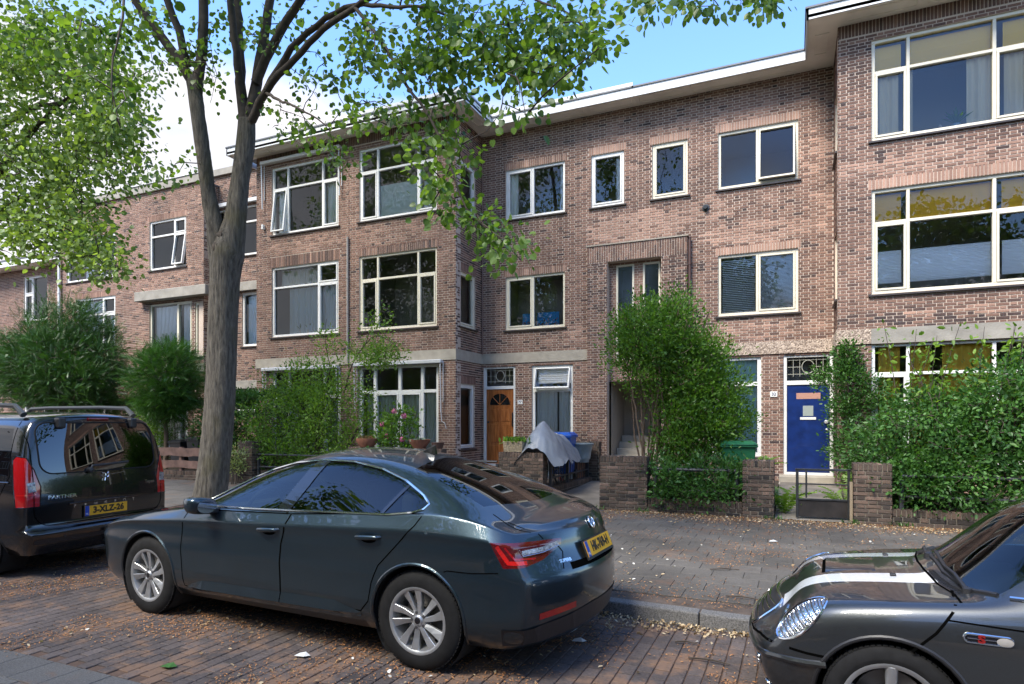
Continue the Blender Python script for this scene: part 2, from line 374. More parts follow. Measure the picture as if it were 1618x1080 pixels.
M_NETG = mat('grey_curtain', (.84, .84, .83), .9)
M_BEIGE = mat('beige_curtain', (.66, .56, .36), .9)
M_YELLOW = mat('ochre_blind', (.92, .52, .03), .8)
M_OCH = mat('ochre_curtain', (.80, .52, .07), .9)
M_PLEAT = mat('pleated_blind', (.93, .95, .96), .8)
M_TEAL = mat('pale_teal_curtain', (.62, .80, .80), .9)
M_BLACK = mat('black_paint', (.02, .022, .025), .35, noise=(8, .3))
M_IRON = mat('dark_iron', (.035, .038, .045), .5, noise=(20, .35), bump=(60, .3))
M_ALU = mat('awning_metal', (.62, .63, .64), .35, metal=.3)

def curtain(fr, u0, u1, z0, z1, m, win, d=-.19, waves=None, amp=.025, name='curtain', taper=0):
    mb = MB(); n = max(16, int((u1 - u0) * 60)); wv = waves or (u1 - u0) * 9; vs = []; rnd = random.Random(int(u0 * 97)); ph = [rnd.uniform(0, 6) for _ in range(3)]
    for i in range(n + 1):
        t = i / n; u = u0 + (u1 - u0) * t; dd = d + amp * (math.sin(t * wv * 6.28 + ph[0]) * .7 + math.sin(t * wv * 2.9 + ph[1]) * .5)
        ub = u0 + (u1 - u0) * (t if not taper else (t * (1 - abs(taper)) + (abs(taper) if taper < 0 else 0)))
        vs += [fr.P(ub, dd, z0), fr.P(u, dd, z1)]
    mb.add(vs, [(2 * i, 2 * i + 2, 2 * i + 3, 2 * i + 1) for i in range(n)])
    return mb.build(name, m, win, smooth=True)
def blind(fr, u0, u1, z0, z1, m, win, d=-.16, step=.03, name='blind', slat=False):
    mb = MB(); n = int((z1 - z0) / step)
    for i in range(n):
        a = z0 + i * step
        if slat: fr.box(mb, u0, u1, d - .012, d + .012, a, a + step * .42)
        else: mb.add([fr.P(u0, d, a), fr.P(u1, d, a), fr.P(u1, d + .012, a + step / 2), fr.P(u0, d + .012, a + step / 2), fr.P(u1, d, a + step), fr.P(u0, d, a + step)], [(0, 1, 2, 3), (3, 2, 4, 5)])
    return mb.build(name, m, win)
def window(house, fr, u0, u1, z0, z1, cols, mf=M_WHITE, rec=.045, sill=M_SILL, room=1.8, bar=.06, ob=.065, glass=None, gap=0, open_=(), wcol=None):
    """cols = [(u_end_fraction, [inner z fractions], {row indexes with a sash})]; returns the window part"""
    mb = MB(); D0, D1 = -rec - .09, -rec
    fr.box(mb, u0, u1, D0, D1, z0, z0 + ob); fr.box(mb, u0, u1, D0, D1, z1 - ob, z1)
    fr.box(mb, u0, u0 + ob, D0, D1, z0 + ob, z1 - ob); fr.box(mb, u1 - ob, u1, D0, D1, z0 + ob, z1 - ob)
    iu0, iu1, iz0, iz1 = u0 + ob, u1 - ob, z0 + ob, z1 - ob; ca = iu0; cells = []
    for ci, (fe, zf, sashes) in enumerate(cols):
        ce = iu0 + (iu1 - iu0) * fe if ci < len(cols) - 1 else iu1
        last = ci == len(cols) - 1; cb = ce if last else ce - bar / 2
        if not last: fr.box(mb, ce - bar / 2, ce + bar / 2, D0, D1 + .003, iz0, iz1)
        zz = [iz0] + [iz0 + (iz1 - iz0) * f for f in zf] + [iz1]
        for ri, (a, b) in enumerate(zip(zz, zz[1:])):
            a2 = a + (bar / 2 if ri else 0); b2 = b - (bar / 2 if ri < len(zz) - 2 else 0)
            if ri: fr.box(mb, ca, cb, D0, D1 + .001, a - bar / 2, a + bar / 2)
            cells.append((ca, cb, a2, b2, ri in sashes, (ci, ri)))
        ca = ce + bar / 2
    win = mb.build('window', mf, house, bevel=.006)
    for a, b, c, d, sash, key in cells:
        g = D0 + .03; nm = 'pane'
        if sash:
            s = .045; sb = MB()
            tl = .16 if key in open_ else 0
            def pt(u, dd, z, tl=tl, c=c, d=d): return fr.P(u, dd + (tl * (1 - (z - c) / (d - c)) if tl > 0 else 0), z)
            def bx(a_, b_, c_, d_):
                vs = [pt(a_, D1 + .014, c_), pt(b_, D1 + .014, c_), pt(b_, D0 + .01, c_), pt(a_, D0 + .01, c_), pt(a_, D1 + .014, d_), pt(b_, D1 + .014, d_), pt(b_, D0 + .01, d_), pt(a_, D0 + .01, d_)]
                sb.add(vs, [(0, 3, 2, 1), (4, 5, 6, 7), (0, 1, 5, 4), (1, 2, 6, 5), (2, 3, 7, 6), (3, 0, 4, 7)])
            e = .004
            bx(a + e, b - e, c + e, c + s); bx(a + e, b - e, d - s, d - e); bx(a + e, a + s, c + s, d - s); bx(b - s, b - e, c + s, d - s)
            sb.build('sash', mf, win, bevel=.004); a, b, c, d = a + s, b - s, c + s, d - s; g = D0 + .045
            MB().add([pt(a, g, c), pt(b, g, c), pt(b, g, d), pt(a, g, d)], [(0, 1, 2, 3)]).build(nm, glass or M_GLASS, win)
            continue
        gb = MB(); gb.add([fr.P(a, g, c), fr.P(b, g, c), fr.P(b, g, d), fr.P(a, g, d)], [(0, 1, 2, 3)]); gb.build(nm, glass or M_GLASS, win)
    if sill:
        sb = MB(); h = .055
        vs = [fr.P(u0 - .06, -rec, z0), fr.P(u1 + .06, -rec, z0), fr.P(u1 + .06, .05, z0 - .02), fr.P(u0 - .06, .05, z0 - .02), fr.P(u0 - .06, -rec, z0 - h), fr.P(u1 + .06, -rec, z0 - h), fr.P(u1 + .06, .05, z0 - h), fr.P(u0 - .06, .05, z0 - h)]
        sb.add(vs, [(0, 3, 2, 1), (4, 5, 6, 7), (2, 3, 7, 6), (0, 4, 7, 3), (1, 2, 6, 5)]); sb.build('sill', sill, win, recalc=True)
    if room:
        rb = MB(); q = .12; A = [fr.P(u, d, z) for d in (D0 - .01, -room) for z in (z0 - .0, z1 + .0) for u in (u0 - .0, u1 + .0)]
        rb.add(A, [(0, 1, 5, 4), (2, 6, 7, 3), (0, 4, 6, 2), (1, 3, 7, 5), (4, 5, 7, 6)]); rb.build('room', wcol or M_ROOM, win)
    return win

# ================================================================ houses
DR, DB = 16.3, 14.75
XL, XR, XS1, XS0 = -8.19, .85, -3.67, -11.7
H_R = empty('terrace_house', (2, DR, 0), 'right-hand brick terrace house with blue front door and wide bay windows with ochre blinds', 'house', 'brick houses of the terrace')
H_M = empty('terrace_house', (-7, DR, 0), 'middle brick terrace house with varnished wooden front door and tall twin stair windows', 'house', 'brick houses of the terrace')
H_L = empty('terrace_house', (-14, DR, 0), 'brick terrace house with closed awning over its top bay window, right of the trunk', 'house', 'brick houses of the terrace')
H_D = empty('terrace_house', (-20, DR, 0), 'flat-roofed brick house with grey concrete canopy slab, behind the clipped ball tree', 'house', 'brick houses of the terrace')
H_E = empty('terrace_house', (-24.5, DR, 0), 'flat-roofed brick house partly hidden behind the broad dark yew', 'house', 'brick houses of the terrace')
H_F = empty('terrace_house', (-32, DR, 0), 'lowest brick house with white eaves at the far left end of the terrace', 'house', 'brick houses of the terrace')
OUT = {h.name: [] for h in (H_R, H_M, H_L, H_D, H_E, H_F)}
def hsplit(x0, x1):
    for h, a, b in ((H_L, -60, XS0), (H_M, XS0, XS1), (H_R, XS1, 60)):
        p, q = max(x0, a), min(x1, b)
        if q - p > .01: yield h, p, q
def base_tone(mean=.5, sd=.16, dark=.18, zones=()):
    def f(u, z, rnd):
        t = rnd.gauss(mean, sd)
        if rnd.random() < dark: t = rnd.uniform(.05, .3)
        for z0 in zones:
            ax, az, rx, rz, tn, pr = z0
            if ((u - ax) / rx) ** 2 + ((z - az) / rz) ** 2 < 1 + rnd.uniform(-.3, .3) and rnd.random() < pr: t = rnd.gauss(tn, .06)
        return t
    return f
def brick_run(fr, x0, x1, z0, z1, holes, tf, seed=0, hfix=None, soldiers=(), ins=(0, 0)):
    """a stretch of facade shared out over the houses: wall mass and bricks"""
    for h, a, b in (((hfix, x0, x1),) if hfix else hsplit(x0, x1)):
        mb = MB(); hs = [q for q in holes if q[1] > a and q[0] < b]; wall_mass(fr, a + ins[0], b - ins[1], z0, z1, hs, mb); mb.build('wall', M_MORTAR, h)
        hl = hs + [(s[0], s[1], s[2], s[3]) for s in soldiers]
        lay(fr, a, b, z0, z1, hl, OUT[h.name], tf, seed=seed)
        for s in soldiers:
            if s[1] > a and s[0] < b: soldier(fr, max(s[0], a), min(s[1], b), s[2], s[3], OUT[h.name], s[4], rows=s[5] if len(s) > 5 else 1)
pink = lambda u, z, r: r.gauss(.86, .06)
pinkm = lambda u, z, r: r.gauss(.68, .10)
mix_ = lambda u, z, r: r.choice([r.gauss(.55, .12), r.gauss(.3, .08)])
def std(u, z, rnd): return rnd.gauss(.55, .14)
GZ = .2          # ground level at the walls
SZ1, SZ2 = 4.28, 7.40
# --- recessed middle facade
FD = Fr((0, DR, 0), (0, -1, 0))
holes = [(-7.44, -5.67, SZ2, 8.79), (-4.93, -4.04, SZ2, 8.79), (-3.31, -2.42, SZ2, 8.79), (-1.69, .11, SZ2, 8.79),
         (-7.44, -5.67, SZ1, 5.77), (-1.69, .11, SZ1, 5.77), (-8.14, -7.14, .42, 3.27), (-6.64, -5.44, .85, 3.27), (-1.92, -.70, .85, 3.27), (-.21, .85, .42, 3.27), (-4.46, -3.05, .3, 5.88)]
zones = [(-3.7, 6.75, 1.25, .42, .9, .95), (-1.9, 6.95, .5, .35, .85, .8), (-.8, 6.25, 1.3, .28, .88, .85), (.45, 7.9, .35, .5, .85, .6), (-.8, 9.2, 1.3, .25, .75, .6), (-3.2, 9.2, 1.2, .2, .7, .5),
         (-5.5, 4.0, .6, .25, .85, .7), (-.8, 3.95, 1.4, .25, .8, .6), (.5, 6.6, .4, .5, .8, .5), (-2.0, 7.6, .35, .8, .4, .4), (-6.6, 3.9, 1.4, .2, .62, .6)]
brick_run(FD, XL, XR, GZ, 9.9, holes, base_tone(.52, .09, .085, zones), 3,
          soldiers=[(-7.50, -5.6, 8.79, 9.0, pinkm), (-4.99, -3.98, 8.79, 9.0, pink), (-3.37, -2.36, 8.79, 9.0, pink), (-1.75, .17, 8.79, 9.0, pink), (-7.5, -5.6, 5.77, 5.98, pinkm), (-1.75, .17, 5.77, 5.98, pink)])
two = [(.46, [], {0}), (1, [], ())]
two_b = [(.5, [], ()), (1, [], {0})]
w_ = window(H_M, FD, -7.44, -5.67, SZ2, 8.79, two); curtain(FD, -7.36, -7.12, SZ2, 8.75, M_NET, w_); curtain(FD, -5.85, -5.75, SZ2, 8.75, M_NET, w_)
w_ = window(H_M, FD, -4.93, -4.04, SZ2, 8.79, [(1, [], {0})]); curtain(FD, -4.3, -4.15, SZ2, 8.75, M_NET, w_)
window(H_R, FD, -3.31, -2.42, SZ2, 8.79, [(1, [], {0})], M_CREAM)
window(H_R, FD, -1.69, .11, SZ2, 8.79, [(.5, [], ()), (1, [], {0})], M_CREAM, open_={(1, 0)})
W1A = window(H_M, FD, -7.44, -5.67, SZ1, 5.77, two, M_CREAM, room=.9)
w_ = window(H_R, FD, -1.69, .11, SZ1, 5.77, two_b, M_CREAM)
blind(FD, -1.6, -.85, SZ1 + .05, 5.7, M_NETG, w_, slat=True, step=.045); blind(FD, -.72, .03, SZ1 + .05, 5.7, M_NETG, w_, slat=True, step=.03)
w_ = window(H_M, FD, -6.64, -5.44, .85, 3.27, [(1, [.72], {1})], M_WHITE, ob=.08, bar=.09, open_={(0, 1)}); curtain(FD, -6.55, -5.95, .9, 2.6, M_NETG, w_); curtain(FD, -5.9, -5.5, .9, 2.6, M_NETG, w_); blind(FD, -6.5, -5.55, 2.75, 3.2, M_NETG, w_, step=.06)
w_ = window(H_R, FD, -1.92, -.70, .85, 3.27, [(1, [.74], ())], M_WHITE, ob=.09, bar=.10); curtain(FD, -1.85, -.76, .9, 3.2, M_TEAL, w_, waves=9, amp=.035)
# --- entrance portal with its twin stair windows, standing proud of the wall
PO = []; FP = Fr((0, DR - .13, 0), (0, -1, 0)); mb = MB(); pt_h = [(-4.46, -3.05, .3, 5.88)]
wall_mass(FP, -5.0, -2.41, GZ, 6.32, pt_h, mb, d0=-.12); por = mb.build('entrance_portal', M_MORTAR, H_M)
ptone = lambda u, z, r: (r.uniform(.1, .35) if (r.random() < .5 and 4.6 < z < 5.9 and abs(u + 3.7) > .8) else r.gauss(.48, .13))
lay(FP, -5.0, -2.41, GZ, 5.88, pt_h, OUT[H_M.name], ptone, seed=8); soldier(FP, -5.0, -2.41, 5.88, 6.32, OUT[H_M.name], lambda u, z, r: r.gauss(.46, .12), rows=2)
mb = MB(); FP.box(mb, -5.03, -2.38, -.1, .02, 6.32, 6.345); mb.build('portal_capping', M_CONC, H_M)
for nx, x in ((1, -2.41), (-1, -5.0)):
    f2 = Fr((x, 0, 0), (nx, 0, 0)); a, b = (DR - .13, DR) if nx > 0 else (-DR, -DR + .13); lay(f2, a, b, GZ, 6.32, [], OUT[H_M.name], ptone, seed=9)
FI = Fr((0, DR + .12, 0), (0, -1, 0))      # the inner wall of the portal
mb = MB(); wall_mass(FI, -4.46, -3.05, 2.75, 5.9, [(-4.28, -3.8, 3.3, 5.82), (-3.57, -3.12, 3.3, 5.82)], mb); mb.build('wall', M_MORTAR, H_M)
lay(FI, -4.46, -3.05, 2.75, 5.88, [(-4.28, -3.8, 3.3, 5.82), (-3.57, -3.12, 3.3, 5.82)], OUT[H_M.name], lambda u, z, r: r.gauss(.66, .08), seed=10)
for a, b in ((-4.28, -3.8), (-3.57, -3.12)):
    w_ = window(H_M, FI, a, b, 3.3, 5.82, [(1, [], ())], M_CREAM, rec=.0, sill=None, glass=M_GLASS_D, ob=.05, wcol=mat('stair_plaster', (.35, .36, .36), .9), room=.7)
mb = MB(); mb.box(-4.46, DR + .1, .3, -3.05, DR + 1.6, 2.75, 0)
mb = MB(); A = [(x, y, z) for y in (DR + .10, DR + 1.7) for z in (.3, 2.75) for x in (-4.46, -3.05)]
mb.add(A, [(0, 1, 5, 4), (2, 6, 7, 3), (0, 4, 6, 2), (1, 3, 7, 5), (4, 5, 7, 6)]); mb.build('porch', M_ROOM, H_M)
mb = MB()
for i in range(6): mb.box(-4.44, DR + .0 + i * .27, .3 + i * .0, -3.07, DR + .28 + i * .27, .45 + i * .17)
mb.build('stair_step', M_CONC, H_M)
# --- the two bays
FB = Fr((0, DB, 0), (0, -1, 0))
def bay_cols(sash=((0, 0), (2, 0)), t=.69): return [(.225, [t], {r for c, r in sash if c == 0}), (.775, [t], {r for c, r in sash if c == 1}), (1, [t], {r for c, r in sash if c == 2})]
bh = [(-14.62, -12.07, SZ2, 9.45), (-11.33, -8.77, SZ2, 9.45), (-14.62, -12.07, SZ1, 6.40), (-11.33, -8.77, SZ1, 6.40), (-14.6, -12.0, .75, 3.27), (-11.35, -8.72, .35, 3.27)]
brick_run(FB, -15.24, XL, GZ, 9.9, bh, base_tone(.54, .085, .06, [(-13.3, 6.95, 1.5, .25, .78, .7), (-10, 6.9, 1.5, .25, .72, .5), (-13.3, 4.0, 1.5, .2, .6, .6)]), 21,
          soldiers=[(-14.7, -12.0, 6.40, 6.72, mix_), (-11.4, -8.7, 6.40, 6.62, mix_), (-11.7, -8.19, 9.6, 9.9, lambda u, z, r: r.gauss(.3, .08)), (-15.24, -11.7, 9.6, 9.9, lambda u, z, r: r.gauss(.3, .08))])
w_ = window(H_L, FB, -14.62, -12.07, SZ2, 9.45, bay_cols(), open_={(0, 0)}); curtain(FB, -14.5, -14.1, SZ2, 8.8, M_NET, w_); curtain(FB, -12.6, -12.15, SZ2, 8.8, M_NET, w_)
w_ = window(H_M, FB, -11.33, -8.77, SZ2, 9.45, bay_cols()); blind(FB, -10.7, -9.3, SZ2 + .05, 8.4, M_PLEAT, w_); blind(FB, -9.25, -8.85, SZ2 + .05, 8.3, M_PLEAT, w_)
WL1 = window(H_L, FB, -14.62, -12.07, SZ1, 6.40, [(.71, [.72], ()), (1, [.72], {0, 1})], room=1.2); curtain(FB, -14.1, -12.9, SZ1 + .08, 5.75, M_NETB, WL1, d=-.24, amp=.03); curtain(FB, -12.85, -12.15, SZ1 + .08, 5.75, M_NETB, WL1, d=-.24)
curtain(FB, -14.5, -12.95, 5.8, 6.35, M_NET, WL1, d=-.3)
w_ = window(H_M, FB, -11.33, -8.77, SZ1, 6.40, bay_cols(), M_CREAM)
mb = MB(); FB.box(mb, -10.2, -9.2, -1.2, -.6, SZ1 + .1, SZ1 + .16); mb.build('table_edge', mat('orange_wood', (.38, .16, .05), .5), w_)
w_ = window(H_L, FB, -14.6, -12.0, .75, 3.27, bay_cols(), M_WHITE); curtain(FB, -14.5, -12.1, .8, 2.5, M_NETG, w_)
w_ = window(H_M, FB, -11.35, -8.72, .35, 3.27, [(.18, [.76], ()), (.52, [.76], {0}), (.82, [.76], {0}), (1, [.76], ())], M_WHITE, ob=.09, bar=.09, sill=None)
curtain(FB, -11.2, -10.1, .4, 2.5, M_NETG, w_); curtain(FB, -9.9, -8.85, .4, 2.5, M_NETG, w_, waves=10)
rz = [(2.7, 6.85, 2.0, .25, .84, .75), (1.1, 4.9, .22, 1.2, .5, .5), (2.5, 3.75, 2.6, .14, .12, .5), (1.15, 9.0, .3, .5, .3, .6), (3.5, 3.85, 1.4, .1, .8, .5)]
rh = [(1.46, 4.16, SZ2, 9.45), (4.7, 7.3, SZ2, 9.45), (1.46, 4.16, SZ1, 6.40), (4.7, 7.3, SZ1, 6.40), (1.46, 4.16, .85, 3.27), (4.7, 7.3, .85, 3.27)]
brick_run(FB, XR, 7.9, GZ, 9.9, rh, base_tone(.5, .10, .13, rz), 33,
          soldiers=[(1.4, 4.22, 6.40, 6.62, pink), (4.64, 7.36, 6.4, 6.62, pink), (XR, 7.9, 9.6, 9.9, lambda u, z, r: r.gauss(.34, .08))])
WR2 = window(H_R, FB, 1.46, 4.16, SZ2, 9.45, bay_cols(), M_CREAM); curtain(FB, 1.56, 1.95, SZ2, 8.8, M_BEIGE, WR2); curtain(FB, 3.1, 3.6, SZ2, 8.8, M_BEIGE, WR2); curtain(FB, 3.7, 4.1, SZ2, 8.8, M_BEIGE, WR2); curtain(FB, 2.08, 2.2, SZ2, 8.8, M_BEIGE, WR2)
blind(FB, 1.53, 2.0, 8.86, 9.38, M_OCH, WR2, step=.5, d=-.2); blind(FB, 2.12, 3.55, 8.86, 9.38, M_OCH, WR2, step=.5, d=-.2); blind(FB, 3.68, 4.1, 8.86, 9.38, M_OCH, WR2, step=.5, d=-.2)
w_ = window(H_R, FB, 1.46, 4.16, SZ1, 6.40, bay_cols(), M_CREAM)
for a, b in ((1.53, 2.0), (2.1, 3.54), (3.66, 4.1)): blind(FB, a, b, 5.79, 6.33, M_YELLOW, w_, step=.53, d=-.2); blind(FB, a, b, SZ1 + .22, 5.18, M_PLEAT, w_)
w_ = window(H_R, FB, 1.46, 4.16, .85, 3.27, bay_cols(t=.76), M_WHITE)
for a, b in ((1.6, 1.98), (2.15, 2.5), (2.7, 3.5)): curtain(FB, a, b, .9, 3.2, M_OCH, w_)
for z0, z1 in ((SZ2, 9.45), (SZ1, 6.4), (.85, 3.27)): window(H_R, FB, 4.7, 7.3, z0, z1, bay_cols(), M_CREAM)
# returns of the bays
FRL = Fr((XL, 0, 0), (1, 0, 0)); sh = [(14.98, 15.9, SZ2, 8.79), (14.98, 15.9, SZ1, 5.77), (14.98, 15.86, .95, 2.72)]
brick_run(FRL, DB + .002, DR, GZ, 9.9, sh, base_tone(.47, .13, .2), 41, hfix=H_M, ins=(.035, 0), soldiers=[(14.9, 15.95, 8.79, 9.0, pinkm), (14.9, 15.95, 5.77, 5.98, pinkm), (14.9, 15.92, 2.72, 2.93, pinkm)])
window(H_M, FRL, 14.98, 15.9, SZ2, 8.79, [(1, [], {0})], M_WHITE, room=.45); window(H_M, FRL, 14.98, 15.9, SZ1, 5.77, [(1, [], {0})], M_CREAM, room=.45)
window(H_M, FRL, 14.98, 15.86, .95, 2.72, [(1, [], {0})], M_WHITE, room=.45)
FRR = Fr((XR, 0, 0), (-1, 0, 0))
brick_run(FRR, -DR, -DB - .002, GZ, 9.9, [(-15.9, -15.0, SZ2, 8.79), (-15.9, -15.0, SZ1, 5.77)], base_tone(.5, .13, .2), 43, hfix=H_R, ins=(0, .035))
window(H_R, FRR, -15.9, -15.0, SZ2, 8.79, [(1, [], {0})], M_CREAM, room=.4); window(H_R, FRR, -15.9, -15.0, SZ1, 5.77, [(1, [], {0})], M_CREAM, room=.4)
FLL = Fr((-15.24, 0, 0), (-1, 0, 0)); brick_run(FLL, -DR, -DB, GZ, 9.9, [], base_tone(.5, .13, .2), 45, hfix=H_L, ins=(0, .035))
# --- stone bands
for h, a, b in hsplit(-15.26, XL + .02): mb = MB(); mb.box(a, DB - .02, 3.34, b, DB + .01, 3.625); mb.build('stone_band', M_CONC, h)
mb = MB(); mb.box(XL - .005, DB + .012, 3.34, XL + .022, DR - .02, 3.625); mb.box(XL - .003, DR - .022, 3.34, -5.0, DR + .01, 3.625); mb.build('stone_band', M_CONC, H_M)
mb = MB(); mb.box(-2.41, DR - .03, 3.30, XR, DR + .01, 3.60); mb.box(XR - .03, DB - .02, 3.27, XR + .01, DR - .032, 3.59); mb.box(XR + .012, DB - .03, 3.27, 1.45, DB + .01, 3.58); mb.build('pebbled_lintel', M_PEBBLE, H_R)
mb = MB(); mb.box(1.452, DB - .033, 3.265, 7.9, DB + .01, 3.575); mb.build('stone_band', M_CONC2, H_R)
# --- eaves
def eaves(x0, x1, y0, y1):
    for h, a, b in hsplit(x0, x1): mb = MB(); mb.box(a, y0, 9.865, b, y1, 9.93); mb.build('soffit', M_SOFFIT, h)
eaves(-15.85, -7.59, 14.15, DB + .02); eaves(XL, -7.59, DB + .021, 15.70); eaves(XL, XR, 15.701, DR + .05); eaves(.25, 8.6, 14.15, DB + .02); eaves(.25, XR, DB + .021, 15.70)
def fascia(pts, houses):
    for (x0, y0), (x1, y1), h in zip(pts, pts[1:], houses):
        d = Vector((x1 - x0, y1 - y0, 0)); L = d.length; n = Vector((d.y, -d.x, 0)) / L; fr = Fr((x0, y0, 0), n); mb = MB(); fr.box(mb, -.0, L + .0, -.04, 0, 9.83, 10.045); mb.build('fascia', M_FASCIA, h)
        mb = MB(); fr.box(mb, -.02, L + .02, -.08, .025, 10.047, 10.085); mb.build('roof_edge', M_LEAD, h)
fascia([(-15.85, 16.3), (-15.85, 14.15), (XS0, 14.15), (-7.59, 14.15), (-7.59, 15.70), (XS1, 15.70), (.25, 15.70), (.25, 14.15), (8.6, 14.15)], [H_L, H_L, H_M, H_M, H_M, H_R, H_R, H_R])
for a, b, c, d in ((-7.6, XS1 - .02, 15.78, 15.84), (-11.68, -7.66, 14.22, 14.28)): mb = MB(); mb.box(a, c, 10.09, b, d, 10.23); mb.build('white_upstand', M_FASCIA, H_M)
mb = MB(); mb.box(-7.72, 14.28, 10.09, -7.66, 15.78, 10.23); mb.build('white_upstand', M_FASCIA, H_M)
# panel mouldings under the soffit
def panels(x0, x1, y0, y1, h, n):
    w = (x1 - x0) / n
    for i in range(n):
        mb = MB(); a, b = x0 + i * w + .09, x0 + (i + 1) * w - .09
        for q in ((a, y0, b, y0 + .02), (a, y1 - .02, b, y1), (a, y0 + .02, a + .02, y1 - .02), (b - .02, y0 + .02, b, y1 - .02)): mb.box(q[0], q[1], 9.848, q[2], q[3], 9.864)
        mb.build('soffit_panel', M_SOFFIT, h)
panels(-11.6, -7.75, 14.3, 14.6, H_M, 3); panels(-15.7, -11.8, 14.3, 14.6, H_L, 3); panels(XL + .12, -7.66, 14.85, 15.65, H_M, 1); panels(-7.5, XS1, 15.82, 16.15, H_M, 3); panels(XS1, .2, 15.82, 16.15, H_R, 3); panels(.33, .78, 14.85, 15.65, H_R, 1); panels(.9, 8, 14.3, 14.6, H_R, 5)
for h, a, b, y in ((H_L, -15.7, XS0, 14.3), (H_M, XS0, -7.7, 14.3), (H_M, -7.7, XS1, 15.8), (H_R, XS1, .3, 15.8), (H_R, .3, 8.5, 14.3)): mb = MB(); mb.box(a, y, 9.935, b, 26, 10.0); mb.box(a, 25.8, 0, b, 26, 9.93); mb.build('roof', M_LEAD, h)
# --- front doors
def leaded(fr, u0, u1, z0, z1, d, win, m):
    mb = MB()
    def bar(p, q, r=.006): mb.tube([fr.P(*p), fr.P(*q)], r, 5)
    W = u1 - u0; Hh = z1 - z0; uc = (u0 + u1) / 2; rr = Hh * .36
    for f in (.14, .30, .70, .86): bar((u0 + W * f, d, z0), (u0 + W * f, d, z1))
    for f in (.13, .52, .9): bar((u0, d, z0 + Hh * f), (uc - rr if f == .52 else u1, d, z0 + Hh * f))
    bar((uc + rr, d, z0 + Hh * .52), (u1, d, z0 + Hh * .52))
    ring = [fr.P(uc + rr * .85 * math.cos(t), d, z0 + Hh * .52 + rr * math.sin(t)) for t in [i * 6.283 / 20 for i in range(20)]]
    mb.tube(ring, .008, 5, closed=True); mb.build('lead_came', m, win)
M_CAME = mat('lead_came', (.42, .42, .36), .5)
def number_plate(fr, u, z, body, h, w=.15, hh=.12, lab=None):
    mb = MB(); fr.box(mb, u - w / 2, u + w / 2, -.002, .012, z - hh / 2, z + hh / 2)
    o = mb.build('house_number', mat('enamel', (.8, .8, .78), .2), h, bevel=.004)
    text_mesh(body, .1, lambda a, b, c: fr.P(u + a, .014 + c, z + b), 'digits', mat('enamel_blue', (.02, .03, .12), .3), o, .001, bold=.002); return o
# brown door
fr = FD
w_ = window(H_M, fr, -8.14, -7.14, .42, 3.27, [(1, [.80], ())], M_WHITE, rec=.03, ob=.07, bar=.09, sill=None, room=.5)
leaded(fr, -8.05, -7.23, 2.78, 3.19, -.075, w_, M_CAME)
MW = mat('varnished_wood', (.33, .115, .03), .28, coat=.5)
t = MW.node_tree; b_ = t.nodes['Principled BSDF']; tcn = t.nodes.new('ShaderNodeTexCoord'); mpp = t.nodes.new('ShaderNodeMapping'); mpp.inputs['Scale'].default_value = (14, 14, 1.2); wv = t.nodes.new('ShaderNodeTexNoise'); wv.inputs['Scale'].default_value = 2.2; wv.inputs['Detail'].default_value = 6
t.links.new(tcn.outputs['Object'], mpp.inputs[0]); t.links.new(mpp.outputs[0], wv.inputs['Vector']); rr = t.nodes.new('ShaderNodeValToRGB'); rr.color_ramp.elements[0].color = (.20, .055, .012, 1); rr.color_ramp.elements[0].position = .3; rr.color_ramp.elements[1].color = (.46, .17, .05, 1); rr.color_ramp.elements[1].position = .7
t.links.new(wv.outputs['Fac'], rr.inputs[0]); t.links.new(rr.outputs[0], b_.inputs['Base Color'])
mb = MB(); fr.box(mb, -8.065, -7.215, -.10, -.055, .46, 2.66); door = mb.build('front_door', MW, H_M, bevel=.003); tag(door, 'varnished wooden front door with a fanlight of dark glass')
for r0, r1 in ((.58, 1.02), (1.10, 1.62), (1.70, 2.05)):
    for a, b in ((-7.97, -7.68), (-7.60, -7.31)):
        mb = MB(); fr.box(mb, a, b, -.057, -.043, r0, r1); p = mb.build('door_panel', MW, door, bevel=.012)
uc, zc_ = -7.64, 2.17; rad = .33
arc = [(uc + rad * math.cos(t_), zc_ + rad * math.sin(t_)) for t_ in [math.pi * i / 14 for i in range(15)]]
mb = MB(); mb.prism(arc[::-1], lambda u, v, d: fr.P(u, d, v), -.058, -.048); mb.build('fanlight', mat('dark_glass', (.01, .012, .012), .05), door)
mb = MB()
for a_ in (45, 90, 135): mb.tube([fr.P(uc, -.045, zc_), fr.P(uc + rad * math.cos(R(a_)), -.045, zc_ + rad * math.sin(R(a_)))], .012, 6)
mb.tube([fr.P(u, -.047, z) for u, z in arc], .012, 6); mb.build('fanlight_bar', MW, door)
mb = MB(); fr.box(mb, -7.26, -7.23, -.06, -.01, 1.55, 1.95); mb.build('door_handle', M_BLACK, door, bevel=.01)
mb = MB(); mb.lathe([(0, 0), (.025, 0), (.03, -.03), (.0, -.045)], fr.P(-8.0, -.05, 1.68), 10, 'y'); mb.build('door_knob', M_BLACK, door)
number_plate(fr, -6.99, 2.24, '77', H_M)
